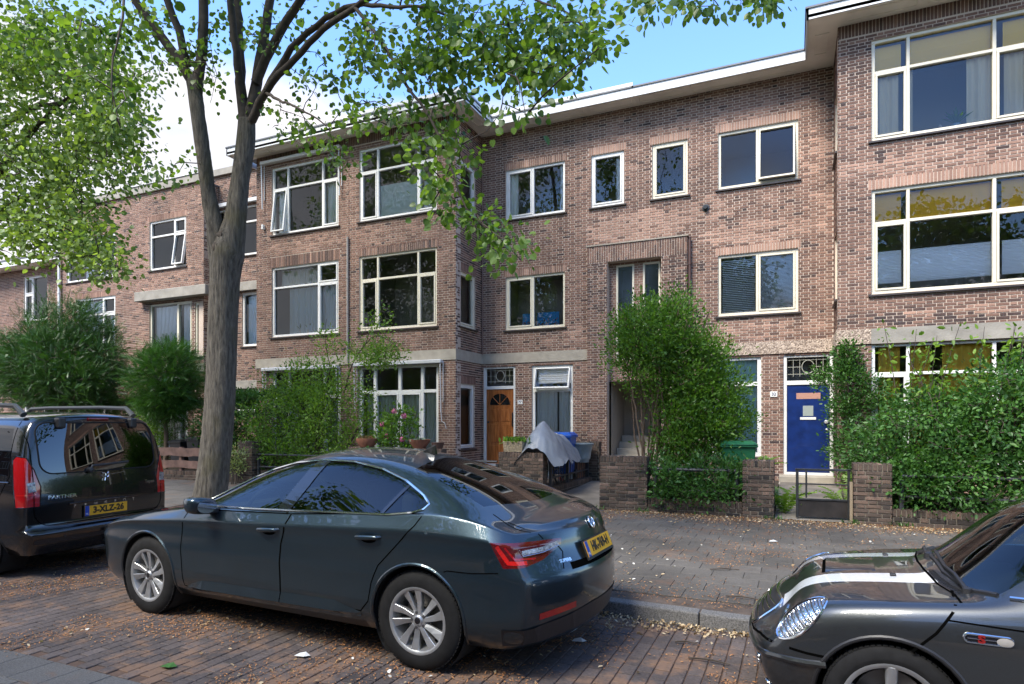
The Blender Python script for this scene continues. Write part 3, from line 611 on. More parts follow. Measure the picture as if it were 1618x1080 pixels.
# blue door
w_ = window(H_R, fr, -.21, .85, .42, 3.27, [(1, [.78], ())], M_WHITE, rec=.03, ob=.075, bar=.10, sill=None, room=.5)
leaded(fr, -.12, .76, 2.75, 3.18, -.075, w_, M_CAME)
MBL = mat('blue_door_paint', (.006, .022, .12), .3, coat=.3, noise=(6, .25))
mb = MB(); fr.box(mb, -.13, .77, -.10, -.055, .50, 2.60); door = mb.build('front_door', MBL, H_R, bevel=.003); tag(door, 'deep blue front door with a small square pane and letter slot')
mb = MB(); fr.box(mb, .07, .58, -.06, -.05, 2.22, 2.36); mb.build('wooden_inset', mat('inset_wood', (.42, .22, .17), .6), door)
mb = MB(); fr.box(mb, .21, .43, -.058, -.05, 1.82, 2.06); mb.build('door_pane', mat('frosted', (.30, .34, .33), .25), door)
mb = MB(); fr.box(mb, .15, .49, -.056, -.04, 1.73, 1.79); mb.build('letter_slot', M_WHITE, door, bevel=.005)
mb = MB(); mb.lathe([(0, -.06), (.035, -.05), (.045, -.03), (.03, -.01), (.03, 0)], fr.P(.70, -.055, 1.68), 14, 'y'); mb.build('door_knob', M_ALU, door, smooth=True)
mb = MB(); mb.lathe([(0, -.03), (.025, -.02), (.03, 0)], fr.P(.71, -.055, 1.50), 10, 'y'); mb.build('door_lock', M_ALU, door)
number_plate(fr, -.42, 2.34, '32', H_R, .16, .13)
# doorsteps
mb = MB(); mb.box(-.3, 15.75, .2, .85, DR, .44); mb.build('doorstep', M_CONC, H_R, bevel=.01); mb = MB(); mb.box(-.3, 15.4, .15, .85, 15.75, .3); mb.build('doorstep', M_CONC, H_R, bevel=.01)
mb = MB(); mb.box(-8.19, 15.8, .2, -7.1, DR, .43); mb.build('doorstep', M_CONC, H_M, bevel=.01)
# --- rain pipes, vents, lamp
def pipe(x, y, z0, z1, h, m, r=.04):
    mb = MB(); mb.tube([(x, y, z0), (x, y, z1)], r, 10)
    for k in range(int(z1 - z0)): mb.tube([(x, y, z0 + k + .4), (x, y, z0 + k + .45)], r * 1.25, 10)
    return mb.build('rain_pipe', m, h, smooth=True)
pipe(-2.36, DR - .06, GZ, 6.3, H_R, mat('pipe_brown', (.08, .045, .04), .5)); pipe(XS0, DB - .05, 3.4, 7.0, H_M, mat('pipe_grey', (.30, .28, .26), .6), .03)
pipe(XL + .04, DR - .04, 3.62, 9.85, H_M, mat('pipe_thin', (.22, .14, .12), .6), .015)
mb = MB(); mb.lathe([(0, -.10), (.05, -.10), (.055, -.02), (.09, -.015), (.09, 0)], (-1.98, DR - .0, 6.99), 12, 'y'); mb.build('vent_pipe', M_BLACK, H_R)
mb = MB(); mb.box(-14.95, DB - .1, 7.6, -14.88, DB, 7.75); mb.build('outdoor_lamp', M_WHITE, H_L, bevel=.01)
for z in (3.62, 6.0, 8.4): mb = MB(); mb.add([(XR - .0, DB + .1, z), (XR - .16, DB + .1, z + .1), (XR - .16, DB + .6, z + .1), (XR, DB + .6, z), (XR, DB + .1, z + .75), (XR, DB + .6, z + .75)], [(0, 1, 4), (3, 5, 2), (0, 3, 2, 1), (1, 2, 5, 4)]); 
# --- awnings
def awning(h, x0, x1, y, z, arm, lab):
    mb = MB(); mb.box(x0, y - .14, z - .05, x1, y, z + .05); o = mb.build('awning', M_ALU, h, bevel=.015)
    for x in (x0 + .04, x1 - .04):
        mb = MB(); mb.tube([(x, y - .1, z - .03), (x, y - .06, z - arm)], .018, 8); mb.tube([(x + .05, y - .03, z), (x + .05, y - .03, z - arm * .8)], .012, 6); mb.build('awning_arm', M_ALU, o)
    return o
awning(H_L, -14.97, -11.93, DB - .01, 9.62, 1.4, ''); awning(H_M, -11.45, -8.55, DB - .03, 3.30, 1.35, ''); awning(H_L, -14.9, -12.0, DB - .03, 3.28, .9, '')
mb = MB(); mb.tube([(-8.58, DB - .1, 1.95), (-8.55, DB - .12, 1.7), (-8.45, DB - .12, 1.65), (-8.42, DB - .1, 1.5)], .012, 6); mb.build('awning_crank', M_ALU, H_M)
# --- house L's set-back part and houses D, E, F
FC = Fr((0, 16.1, 0), (0, -1, 0)); ch = [(-18.6, -15.9, SZ2, 9.1), (-17.3, -15.8, SZ1, 6.1), (-17.7, -16.3, 2.0, 2.75)]
brick_run(FC, -19.4, -15.25, GZ, 10.3, ch, base_tone(.55, .12, .12), 51, hfix=H_L)
w_ = window(H_L, FC, -18.6, -15.9, SZ2, 9.1, bay_cols()); w_ = window(H_L, FC, -17.3, -15.8, SZ1, 6.1, [(1, [], ())]); curtain(FC, -17.2, -15.9, SZ1, 6.0, M_NETB, w_)
window(H_L, FC, -17.7, -16.3, 2.0, 2.75, [(1, [], {0})], open_={(0, 0)})
mb = MB(); mb.box(-18.7, 15.97, 9.15, -15.8, 16.08, 9.28); mb.build('awning', M_ALU, H_L, bevel=.01)
mb = MB(); mb.box(-19.45, 15.95, 6.15, -15.25, 16.08, 6.45); mb.build('concrete_band', M_CONC2, H_L, bevel=.01); mb = MB(); mb.box(-19.0, 16.02, 2.82, -15.25, 16.09, 3.1); mb.build('concrete_band', M_CONC2, H_L, bevel=.01)
FE = Fr((0, 15.5, 0), (0, -1, 0))
dh = [(-21.15, -19.28, 7.12, 8.86), (-21.15, -19.0, 3.95, 5.9), (-18.85, -18.45, 3.95, 5.8), (-21.2, -19.2, .8, 3.3)]
brick_run(FE, -22.6, -18.42, GZ, 9.95, dh, base_tone(.58, .11, .08), 61, hfix=H_D, soldiers=[(-21.25, -19.2, 8.86, 9.06, pinkm)])
window(H_D, FE, -21.15, -19.28, 7.12, 8.86, [(.68, [.7], ()), (1, [.7], {0, 1})], open_={(1, 0)})
w_ = window(H_D, FE, -21.15, -19.0, 3.95, 5.9, [(.66, [], ()), (1, [], {0})], M_CREAM); curtain(FE, -21.0, -19.7, 4.0, 5.8, M_NETG, w_, taper=.3); curtain(FE, -19.6, -19.1, 4.0, 5.8, M_NETG, w_)
w_ = window(H_D, FE, -18.85, -18.45, 3.95, 5.8, [(1, [], ())], M_CREAM, room=.5); w_ = window(H_D, FE, -21.2, -19.2, .8, 3.3, bay_cols()); curtain(FE, -21.1, -19.3, .8, 3.2, M_NET, w_)
mb = MB(); mb.box(-21.55, 15.2, 5.98, -18.0, 15.52, 6.32); mb.build('canopy_slab', M_CONC2, H_D, bevel=.015)
FDs = Fr((-18.42, 0, 0), (1, 0, 0)); brick_run(FDs, 15.5, 16.1, GZ, 9.95, [], base_tone(.55, .12, .1), 63, hfix=H_D, ins=(.035, 0))
eh = [(-25.9, -23.0, 7.1, 8.75), (-25.3, -23.0, 4.45, 6.4), (-25.3, -23.2, .8, 3.2)]
brick_run(FE, -26.3, -22.6, GZ, 9.95, eh, base_tone(.6, .1, .08), 65, hfix=H_E, soldiers=[(-25.4, -23, 6.4, 6.6, pinkm)])
w_ = window(H_E, FE, -25.9, -23.0, 7.1, 8.75, [(.7, [], ()), (1, [], {0})]); curtain(FE, -25.0, -24.5, 7.1, 8.7, M_NET, w_)
w_ = window(H_E, FE, -25.3, -23.0, 4.45, 6.4, [(.68, [.68], ()), (1, [.68], {0, 1})]); curtain(FE, -25.2, -23.9, 4.5, 5.8, M_NET, w_, taper=.45); curtain(FE, -23.6, -23.1, 4.5, 5.8, M_NET, w_, taper=-.5); curtain(FE, -25.2, -23.9, 5.8, 6.3, M_NETG, w_)
window(H_E, FE, -25.3, -23.2, .8, 3.2, bay_cols())
for h, a, b in ((H_E, -26.3, -22.6), (H_D, -22.6, -18.36)):
    mb = MB(); mb.box(a, 15.42, 9.93, b, 15.6, 10.2); mb.build('parapet', M_CONC2, h); mb = MB(); mb.box(a, 15.39, 10.2, b, 15.62, 10.24); mb.build('roof_edge', M_FASCIA, h)
    mb = MB(); mb.box(a, 15.6, 9.9, b, 26, 9.95); mb.build('roof', M_LEAD, h); mb = MB(); mb.box(a, 15.46, 3.41, b, 15.51, 3.7); mb.build('stone_band', M_CONC2, h)
mb = MB(); mb.box(-19.45, 16.0, 10.28, -15.86, 16.2, 10.5); mb.build('parapet', M_CONC2, H_L); mb = MB(); mb.box(-19.45, 16.2, 10.2, -15.3, 26, 10.26); mb.build('roof', M_LEAD, H_L)
pipe(-26.22, 15.42, .3, 8.2, H_E, M_WHITE, .05)
FF = Fr((0, 16.0, 0), (0, -1, 0)); fh = [(-29.6, -28.0, 5.9, 7.75), (-29.6, -28.9, .5, 2.9), (-28.3, -27.4, .9, 2.9), (-33.5, -31.5, 5.9, 7.7), (-33.5, -31.5, 1, 3)]
brick_run(FF, -40, -26.3, GZ, 8.1, fh, base_tone(.56, .1, .06), 71, hfix=H_F)
window(H_F, FF, -29.6, -28.0, 5.9, 7.75, [(.35, [.62], {0, 1}), (1, [], ())]); window(H_F, FF, -29.6, -28.9, .5, 2.9, [(1, [.7], ())]); window(H_F, FF, -28.3, -27.4, .9, 2.9, [(1, [.7], ())])
window(H_F, FF, -33.5, -31.5, 5.9, 7.7, bay_cols()); window(H_F, FF, -33.5, -31.5, 1, 3, bay_cols())
mb = MB(); mb.box(-40, 15.4, 8.1, -26.35, 16.05, 8.16); mb.build('soffit', M_SOFFIT, H_F); mb = MB(); mb.box(-40, 15.36, 8.07, -26.35, 15.4, 8.3); mb.build('fascia', M_FASCIA, H_F)
mb = MB(); mb.box(-40, 15.34, 8.3, -26.35, 26, 8.36); mb.build('roof', M_LEAD, H_F)
for h in (H_R, H_M, H_L, H_D, H_E, H_F): flush_bricks(OUT[h.name], h, M_BRICK_O, M_BRICK, 300 if h in (H_R, H_M, H_L) else 120)
# ================================================================ ground, road, pavement
from mathutils import noise as mnoise
def yk(x): return 5.33 - .055 * (x + 1)
mb = MB(); mb.add([(-400, -300, -.06), (400, -300, -.06), (400, 700, -.06), (-400, 700, -.06)], [(0, 1, 2, 3)])
tag(mb.build('ground', mat('ground_earth', (.07, .06, .045), .95, noise=(.3, .3))), kind='structure')
RD_STOPS = [(0, (.045, .039, .038)), (.5, (.078, .064, .060)), (1, (.12, .098, .09))]
PV_STOPS = [(0, (.062, .061, .062)), (.5, (.092, .090, .088)), (1, (.135, .130, .124))]
SL_STOPS = [(0, (.064, .058, .052)), (.5, (.084, .077, .068)), (1, (.112, .102, .09))]
LIT = (.135, .074, .044)
M_RB = {a: ramp_mat('road_brick_' + a, RD_STOPS, attr=a, rough=.8, grain=(45, .35), blotch=(1.4, .28), dirt=(2.2, .50, (.20, .12, .075), .7)) for a in ('GEOMETRY', 'OBJECT')}
M_RP = {a: ramp_mat('road_paver_' + a, PV_STOPS, attr=a, rough=.8, grain=(80, .4), blotch=(1.1, .2), dirt=(1.9, .56, LIT, .6)) for a in ('GEOMETRY', 'OBJECT')}
M_SL = {a: ramp_mat('pavement_slab_' + a, SL_STOPS, attr=a, rough=.75, grain=(60, .3), blotch=(.55, .42), dirt=(1.3, .55, LIT, .55)) for a in ('GEOMETRY', 'OBJECT')}
M_JOINT = mat('joint_debris', (.075, .055, .042), .95, noise=(5, .55, 9), bump=(60, .5))
M_JOINT_D = mat('joint_sand', (.085, .052, .036), .95, noise=(5, .45, 9), bump=(60, .5))
road = empty('road', (0, 0, 0), kind='structure'); pave = empty('pavement', (0, 8, 0), kind='structure')
mb = MB(); mb.add([(-60, -9, -.010), (60, -9, -.010), (60, 2.0, -.010), (60, yk(60) + .1, -.010), (-60, yk(-60) + .1, -.010)], [(0, 1, 2, 3, 4)]); mb.build('road_bed', M_JOINT_D, road)
mb = MB(); mb.add([(-60, yk(-60) + .05, .108), (60, yk(60) + .05, .108), (60, 14.2, .108), (-60, 14.2, .108)], [(0, 1, 2, 3)]); mb.build('pavement_bed', M_JOINT, pave)
_pm = {}
def slab_mesh(w, h, m, dep=.03, c=.004):
    k = (round(w, 3), round(h, 3), m.name)
    if k in _pm: return _pm[k]
    vs = [(-w/2 + c, -h/2 + c, 0), (w/2 - c, -h/2 + c, 0), (w/2 - c, h/2 - c, 0), (-w/2 + c, h/2 - c, 0), (-w/2, -h/2, -c), (w/2, -h/2, -c), (w/2, h/2, -c), (-w/2, h/2, -c), (-w/2, -h/2, -dep), (w/2, -h/2, -dep), (w/2, h/2, -dep), (-w/2, h/2, -dep)]
    fs = [(0, 1, 2, 3)] + [(b + a, b + 4 + a, b + 4 + (a + 1) % 4, b + (a + 1) % 4) for b in (0, 4) for a in range(4)]
    me = bpy.data.meshes.new('slab'); me.from_pydata(vs, [], fs); me.materials.append(m)
    bm = bmesh.new(); bm.from_mesh(me); bmesh.ops.recalc_face_normals(bm, faces=bm.faces)
    for f in bm.faces:
        if len(f.verts) == 4 and abs(f.normal.z) > .9 and f.normal.z < 0: bmesh.ops.reverse_faces(bm, faces=bm.faces); break
    bm.to_mesh(me); bm.free(); _pm[k] = me; return me
def field(parent, cells, mats, name, stuffname, nmax=300, wz=.0015, dep=.03, tsd=.12):
    """cells: (x, y, w, h, z, rot)"""
    sc = []
    for i, (x, y, w_, h_, z, rt) in enumerate(cells):
        s = 0
        if in_view(x, y, z, 0): d = math.dist((x, y, z), (0, 0, CAMH)); s = w_ * h_ * (CAMH - z) / d ** 3
        sc.append((s, i))
    top = {i for s, i in sorted(sc, reverse=True)[:nmax] if s > 0}; mb = MB(); og = org_of(parent); rnd = random.Random(4)
    for i, (x, y, w_, h_, z, rt) in enumerate(cells):
        tone = min(1, max(0, rnd.gauss(.5, tsd))); zz = z + rnd.uniform(-wz, wz); tx, ty = rnd.gauss(0, .0035), rnd.gauss(0, .0035)
        M = Matrix.Translation((x - og.x, y - og.y, zz - og.z)) @ Matrix.Rotation(rt + rnd.gauss(0, .006), 4, 'Z') @ Matrix.Rotation(tx, 4, 'X') @ Matrix.Rotation(ty, 4, 'Y')
        me = slab_mesh(w_, h_, mats['OBJECT'], dep)
        if i in top:
            o = bpy.data.objects.new(name, me); COL.objects.link(o); o.parent = parent; o.matrix_local = M; o['tone'] = float(tone)
        else:
            Mw = Matrix.Translation(og) @ M; mb.add([Mw @ v.co for v in me.vertices], [tuple(p.vertices) for p in me.polygons], tone)
    tag(mb.build(stuffname, mats['GEOMETRY'], parent, tones=True), kind='stuff')
rnd = random.Random(2)
cells = []; j = 0; x = -16.0
while x < 5.2:                                   # clinkers of the parking lane, long side across the road
    y = 2.75 + (.078 if j % 2 else 0)
    while y + .15 < yk(x) + .02: cells.append((x, y + .078, .098, .147, 0, 0)); y += .156
    if yk(x) - y > .06: cells.append((x, (y + yk(x)) / 2 - .004, .098, yk(x) - y - .008, 0, 0))
    x += .107; j += 1
field(road, cells, M_RB, 'road_brick', 'road_bricks', 300, tsd=.14)
cells = []
for i in range(-48, 20):
    for k in range(0, 12):
        x, y = i * .304, 2.75 - .155 - k * .304
        cells.append((x + (.152 if k % 2 else 0), y, .297, .297, .002, 0))
field(road, cells, M_RP, 'road_paver', 'road_pavers', 260)
cells = []
for i in range(-52, 22):
    for k in range(0, 32):
        x, y = i * .304 + (.152 if k % 2 else 0), 5.60 + k * .304
        if y - .15 < yk(x) + .17: continue
        if y > (10.95 if x > -4.5 else 12.0 if x > -13.3 else 12.0): continue
        if (x + 9.1) ** 2 + (y - 7.77) ** 2 < .55: continue
        cells.append((x, y, .3005, .3005, .12, 0))
field(pave, cells, M_SL, 'paving_slab', 'paving_slabs', 300)
M_KERB = mat('kerb_granite', (.115, .112, .108), .85, noise=(90, .55, 8), bump=(120, .5))
ka = math.atan2(-.055, 1)
for i in range(-16, 8):
    x0, x1 = i * 1.0 + .004 + .3, (i + 1) * 1.0 - .004 + .3; mb = MB()
    A = [(x0, yk(x0), -.05), (x1, yk(x1), -.05), (x1, yk(x1) + .14, -.05), (x0, yk(x0) + .14, -.05), (x0, yk(x0) + .012, .118), (x1, yk(x1) + .012, .118), (x1, yk(x1) + .14, .122), (x0, yk(x0) + .14, .122)]
    mb.add(A, [(0, 3, 2, 1), (4, 5, 6, 7), (0, 1, 5, 4), (1, 2, 6, 5), (2, 3, 7, 6), (3, 0, 4, 7)]); mb.build('kerb_stone', M_KERB, pave, bevel=.014, seg=2)
# garden soil and the two paths
M_SOIL = mat('garden_soil', (.05, .036, .026), .95, noise=(4, .5, 8), bump=(20, .6))
mb = MB(); mb.box(-40, 12.1, -.02, -4.66, DR, .30); mb.box(-3.2, 11.1, -.02, -.29, DR, .29); mb.box(.86, 11.1, -.02, 8, DR, .29); tag(mb.build('garden_soil', M_SOIL), kind='structure')
M_PATH = mat('path_concrete', (.17, .15, .125), .85, noise=(2.2, .35, 9), bump=(30, .4))
mb = MB(); mb.add([(-4.66, 11.0, .122), (-3.18, 11.0, .122), (-3.18, 14.0, .2), (-4.66, 14.0, .2), (-3.05, 16.35, .30), (-5.0, 16.35, .30)], [(0, 1, 2, 3), (3, 2, 4, 5)]); tag(mb.build('garden_path', M_PATH), kind='structure')
mb = MB(); mb.add([(-.27, 11.0, .124), (.83, 11.0, .124), (.83, 13.4, .30), (-.27, 13.4, .30), (.9, 15.6, .32), (-.27, 15.6, .32)], [(0, 1, 2, 3), (3, 2, 4, 5)]); tag(mb.build('garden_path', M_PATH), kind='structure')
mb = MB(); mb.box(-.27, 13.3, .12, .83, 13.7, .40); 
# ---------------------------------------------------------------- garden walls
gw_t = lambda u, z, r: r.gauss(.5, .2) - (.18 if z < .45 else 0)
M_CORE = M_MORTAR_D
def garden_wall(x0, y0, x1, y1, z0, z1, label, cap=True, name='garden_wall', group='brick garden walls and piers', capt=False):
    h = empty(name, ((x0 + x1) / 2, (y0 + y1) / 2, z0), label, 'garden wall', group)
    mb = MB(); mb.box(x0 + .012, y0 + .012, z0, x1 - .012, y1 - .012, z1 - .012); mb.build('wall_core', M_CORE, h)
    out = []; zt = z1 - (.11 if cap else 0)
    for fr, a, b in ((Fr((0, y0, 0), (0, -1, 0)), x0, x1), (Fr((x1, 0, 0), (1, 0, 0)), y0, y1), (Fr((x0, 0, 0), (-1, 0, 0)), -y1, -y0)):
        if b - a < .09: continue
        lay(fr, a, b, z0, zt, [], out, gw_t, seed=int(x0 * 10), course=.0635)
        if cap: soldier(fr, a, b, zt, z1, out, lambda u, z, r: r.gauss(.45, .15))
    flush_bricks(out, h, M_GBRICK_O, ramp_mat('garden_brick_g', GW_STOPS, grain=(50, .35), blotch=(2.2, .4)), 300, stuffname='back_brick')
    if cap:      # the upright bricks that close the top
        n = max(1, int((x1 - x0) / .0625)); r = random.Random(3)
        lng = (x1 - x0) >= (y1 - y0); n = max(1, int(round(((x1 - x0) if lng else (y1 - y0)) / .0625)))
        og = org_of(h)
        for i in range(n):
            st = ((x1 - x0) if lng else (y1 - y0)) / n
            me = slab_mesh(st - .012 if lng else (x1 - x0) - .004, (y1 - y0) - .004 if lng else st - .012, M_GBRICK_O, .03)
            o = bpy.data.objects.new('cap_brick', me); COL.objects.link(o); o.parent = h
            o.location = Vector((x0 + (i + .5) * st if lng else (x0 + x1) / 2, (y0 + y1) / 2 if lng else y0 + (i + .5) * st, z1 + r.uniform(-.003, .004))) - og; o['tone'] = float(r.gauss(.4, .15))
    return h
garden_wall(-3.17, 11.0, -2.32, 11.24, .1, 1.07, 'tall dark brick garden wall right of the concrete path, below the big bush')
garden_wall(-2.32, 11.02, -.76, 11.22, .1, .36, 'low dark brick kerb wall under the leafy skirt of the big bush')
garden_wall(-.76, 11.0, -.28, 11.42, .1, 1.05, 'square brick pier left of the black garden gate')
garden_wall(.85, 11.0, 1.36, 11.4, .1, 1.04, 'square brick pier right of the black garden gate')
garden_wall(1.36, 11.05, 7.5, 11.25, .1, .36, 'low brick wall mostly hidden under the large right-hand shrub')
garden_wall(-5.62, 11.95, -4.62, 12.2, .1, 1.05, 'mossy brick wall end carrying the wicker planter, left of the concrete path')
garden_wall(-4.66, 12.21, -4.5, 14.95, .1, .34, 'low brick edging with black railing along the concrete path')
garden_wall(-5.0, 14.96, -4.32, 15.18, .25, 1.2, 'brick pier at the far end of the path railing by the entrance')
garden_wall(-7.8, 11.95, -7.0, 12.2, .1, 1.09, 'brick pier carrying the clay bowls in front of the white bay doors')
garden_wall(-9.5, 11.95, -8.6, 12.2, .1, 1.10, 'brick pier carrying a round terracotta pot beside the light green shrub')
garden_wall(-13.0, 11.95, -12.5, 12.25, .1, 1.18, 'brick pier just right of the big tree trunk')
garden_wall(-16.4, 11.98, -14.0, 12.2, .1, .36, 'low red brick plinth below the wooden plank fence')
for a, b in ((-12.5, -9.5), (-8.6, -7.8), (-7.0, -5.62)): garden_wall(a, 12.0, b, 12.15, .1, .32, {-12.5: 'low brick edging below the light green shrub', -8.6: 'low brick edging between the two pot-bearing piers', -7.0: 'low brick edging in front of the varnished front door'}[a])
def rail_fence(pts_posts, rails, label, r=.022, post=.03, bars=None):
    x0, y0, _ = pts_posts[0]; h = empty('iron_railing', (x0, y0, .1), label, 'railing', 'black iron garden railings')
    for (x, y, zt) in pts_posts: mb = MB(); mb.box(x - post, y - post, .3, x + post, y + post, zt); mb.build('post', M_IRON, h, bevel=.006)
    a, b = Vector(pts_posts[0]), Vector(pts_posts[-1])
    for z in rails: mb = MB(); mb.tube([(a.x, a.y, z), (b.x, b.y, z)], r, 8); mb.build('rail', M_IRON, h, smooth=True)
    if bars:
        L = (b - a).length; n = int(L / bars[0])
        for i in range(1, n):
            p = a.lerp(b, i / n); mb = MB(); mb.tube([(p.x, p.y, bars[1]), (p.x, p.y, bars[2])], .008, 6); mb.build('bar', M_IRON, h)
    return h
rail_fence([(-4.58, 12.28, .95), (-4.58, 13.35, .92), (-4.60, 14.9, 1.12)], (.52, .92), 'black iron railing along the left side of the concrete path', bars=(.16, .34, .92))
rail_fence([(-2.2, 11.12, .9), (-.85, 11.12, .9)], (.50, .86), 'dark railing between the low wall and the gate pier, half buried in leaves', r=.03)
rail_fence([(-6.9, 12.07, .8), (-5.7, 12.07, .8)], (.52, .84), 'black two-bar railing in front of the grass and varnished door')
rail_fence([(-12.4, 12.07, .8), (-9.6, 12.07, .8)], (.55, .86), 'black two-bar railing in front of the light green shrub')
rail_fence([(1.5, 11.15, .8), (7.4, 11.15, .8)], (.55, .86), 'dark railing swallowed by the large right-hand shrub')
# the gate
g = empty('garden_gate', (.04, 11.12, .13), 'black metal garden gate with two rails and a solid lower panel, slightly ajar', 'gate')
fg = Fr((.04, 11.10, 0), (math.sin(R(6)), -math.cos(R(6)), 0))
M_GATE = mat('gate_metal', (.028, .03, .032), .45, noise=(14, .4), bump=(50, .3))
for a, b, c, d, nm in ((0, .04, .15, .93, 'upright'), (.74, .78, .15, .93, 'upright'), (-.01, .79, .90, .935, 'rail'), (.04, .74, .68, .70, 'rail'), (.14, .165, .47, .9, 'bar'), (.04, .74, .43, .46, 'rail')):
    mb = MB(); fg.box(mb, a, b, -.018, .018, c, d); mb.build(nm, M_GATE, g, bevel=.004)
mb = MB(); fg.box(mb, .04, .74, -.004, .004, .17, .43); mb.build('lower_panel', mat('gate_panel', (.022, .018, .016), .6, noise=(6, .5)), g)
mb = MB(); fg.box(mb, .78, .80, .0, .03, .35, .42); mb.build('latch', M_ALU, g)
mb = MB(); mb.box(.80, 11.05, .12, .84, 11.1, .75); tag(mb.build('gate_post', mat('raw_post', (.28, .22, .15), .8)), 'short pale wooden post beside the gate hinge', 'post')
# wooden plank fence
f = empty('plank_fence', (-16.4, 12.09, .36), 'fence of three broad weathered horizontal planks beside the tree trunk', 'fence')
M_PLANK = mat('weathered_plank', (.17, .10, .078), .8, noise=(5, .35, 9), bump=(25, .4))
for k, (za, zb) in enumerate(((.44, .64), (.76, .98), (1.06, 1.08))):
    if k == 2: continue
    n = 14; mb = MB(); A = []
    for i in range(n + 1):
        u = -16.5 + 2.6 * i / n; wv_ = .012 * math.sin(i * 1.1 + k * 2) + .008 * math.sin(i * 2.7); A += [(u, 12.0, za + wv_), (u, 12.0, zb + wv_ * .6), (u, 12.035, za + wv_), (u, 12.035, zb + wv_ * .6)]
    fs = []
    for i in range(n): b = i * 4; fs += [(b, b + 4, b + 5, b + 1), (b + 1, b + 5, b + 7, b + 3), (b + 2, b + 3, b + 7, b + 6), (b, b + 2, b + 6, b + 4)]
    fs += [(0, 1, 3, 2), (n * 4, n * 4 + 2, n * 4 + 3, n * 4 + 1)]
    mb.add(A, fs); mb.build('plank', M_PLANK, f)
for x in (-16.3, -15.2, -14.05): mb = MB(); mb.box(x - .05, 12.037, .3, x + .05, 12.13, 1.0); mb.build('post', M_PLANK, f, bevel=.006)
# ---------------------------------------------------------------- bins, planters, covered bicycle
def wheelie(x, y, z, rz, col, label, s=1.0):
    b = empty('wheelie_bin', (0, 0, 0), label, 'bin', 'wheelie bins in the front gardens'); ml = mat('bin_' + '_'.join(str(int(c * 100)) for c in col), col, .4, noise=(6, .15))
    mb = MB(); a, c, h0, h1 = .24, .29, .1, .98
    A = [(-a, -a - .02, h0), (a, -a - .02, h0), (a, a + .02, h0), (-a, a + .02, h0), (-c, -c - .05, h1), (c, -c - .05, h1), (c, c + .03, h1), (-c, c + .03, h1)]
    mb.add(A, [(0, 3, 2, 1), (0, 1, 5, 4), (1, 2, 6, 5), (2, 3, 7, 6), (3, 0, 4, 7)]); mb.build('body', ml, b, bevel=.03, seg=2)
    mb = MB(); mb.box(-c - .025, -c - .08, h1 - .04, c + .025, c + .05, h1 + .005); mb.build('rim', ml, b, bevel=.012)
    mb = MB(); A = [(-c - .03, -c - .1, h1 + .008), (c + .03, -c - .1, h1 + .008), (c + .03, c + .06, h1 + .008), (-c - .03, c + .06, h1 + .008), (-c + .05, -c, h1 + .075), (c - .05, -c, h1 + .075), (c - .05, c - .03, h1 + .085), (-c + .05, c - .03, h1 + .085)]
    mb.add(A, [(0, 3, 2, 1), (4, 5, 6, 7), (0, 1, 5, 4), (1, 2, 6, 5), (2, 3, 7, 6), (3, 0, 4, 7)]); mb.build('lid', ml, b, bevel=.015, seg=2)
    mb = MB(); mb.tube([(-c, c + .1, h1), (c, c + .1, h1)], .018, 8); mb.build('handle', ml, b)
    for sx in (-1, 1): mb = MB(); mb.lathe([(0, sx * .25), (.1, sx * .25), (.1, sx * .3), (0, sx * .3)], (0, .24, .1), 14, 'x'); mb.build('wheel', M_BLACK, b)
    b.location = (x, y, z); b.rotation_euler = (0, 0, rz); b.scale = (s, s, s); return b
wheelie(-4.93, 13.95, .38, .1, (.01, .09, .42), 'bright blue wheelie bin behind the grey bicycle cover')
wheelie(-.95, 12.1, .29, .25, (.02, .13, .055), 'green-lidded wheelie bin left of the blue front door', 1.0)
wheelie(-16.3, 13.0, .3, 0, (.018, .02, .024), 'black wheelie bin behind the plank fence, the left one', .82)
wheelie(-15.6, 13.05, .3, 0, (.018, .02, .024), 'black wheelie bin behind the plank fence, next to the tree trunk', .9)
mb = MB(); mb.lathe([(.0, .0), (.26, .0), (.36, .42), (.38, .42), (.38, .45), (.34, .45), (.3, .08), (0, .06)], (-4.72, 14.52, .72), 24); t_ = tag(mb.build('grey_tub', mat('zinc', (.20, .25, .28), .5, noise=(5, .2)), smooth=True), 'round grey-blue tub standing behind the path railing', 'tub')
mb = MB(); mb.box(-5.0, 14.3, .3, -4.66, 14.85, .72); tag(mb.build('crate', mat('brown_crate', (.16, .08, .05), .7)), 'brown crate under the grey tub', 'crate')
for i, (c, x) in enumerate((((.5, .03, .04), -4.87), ((.7, .7, .7), -4.82), ((.6, .62, .62), -4.78))):
    mb = MB(); mb.lathe([(0, 0), (.05, 0), (.052, .22), (.02, .29), (.02, .33), (0, .33)], (x, 13.75 + i * .22, .34), 12); tag(mb.build('bottle', mat('bottle%d' % i, c, .35), smooth=True), ['red plastic bottle behind the path railing', 'white plastic bottle nearest the red bottle', 'pale plastic bottle farthest along the path railing'][i], 'bottle')
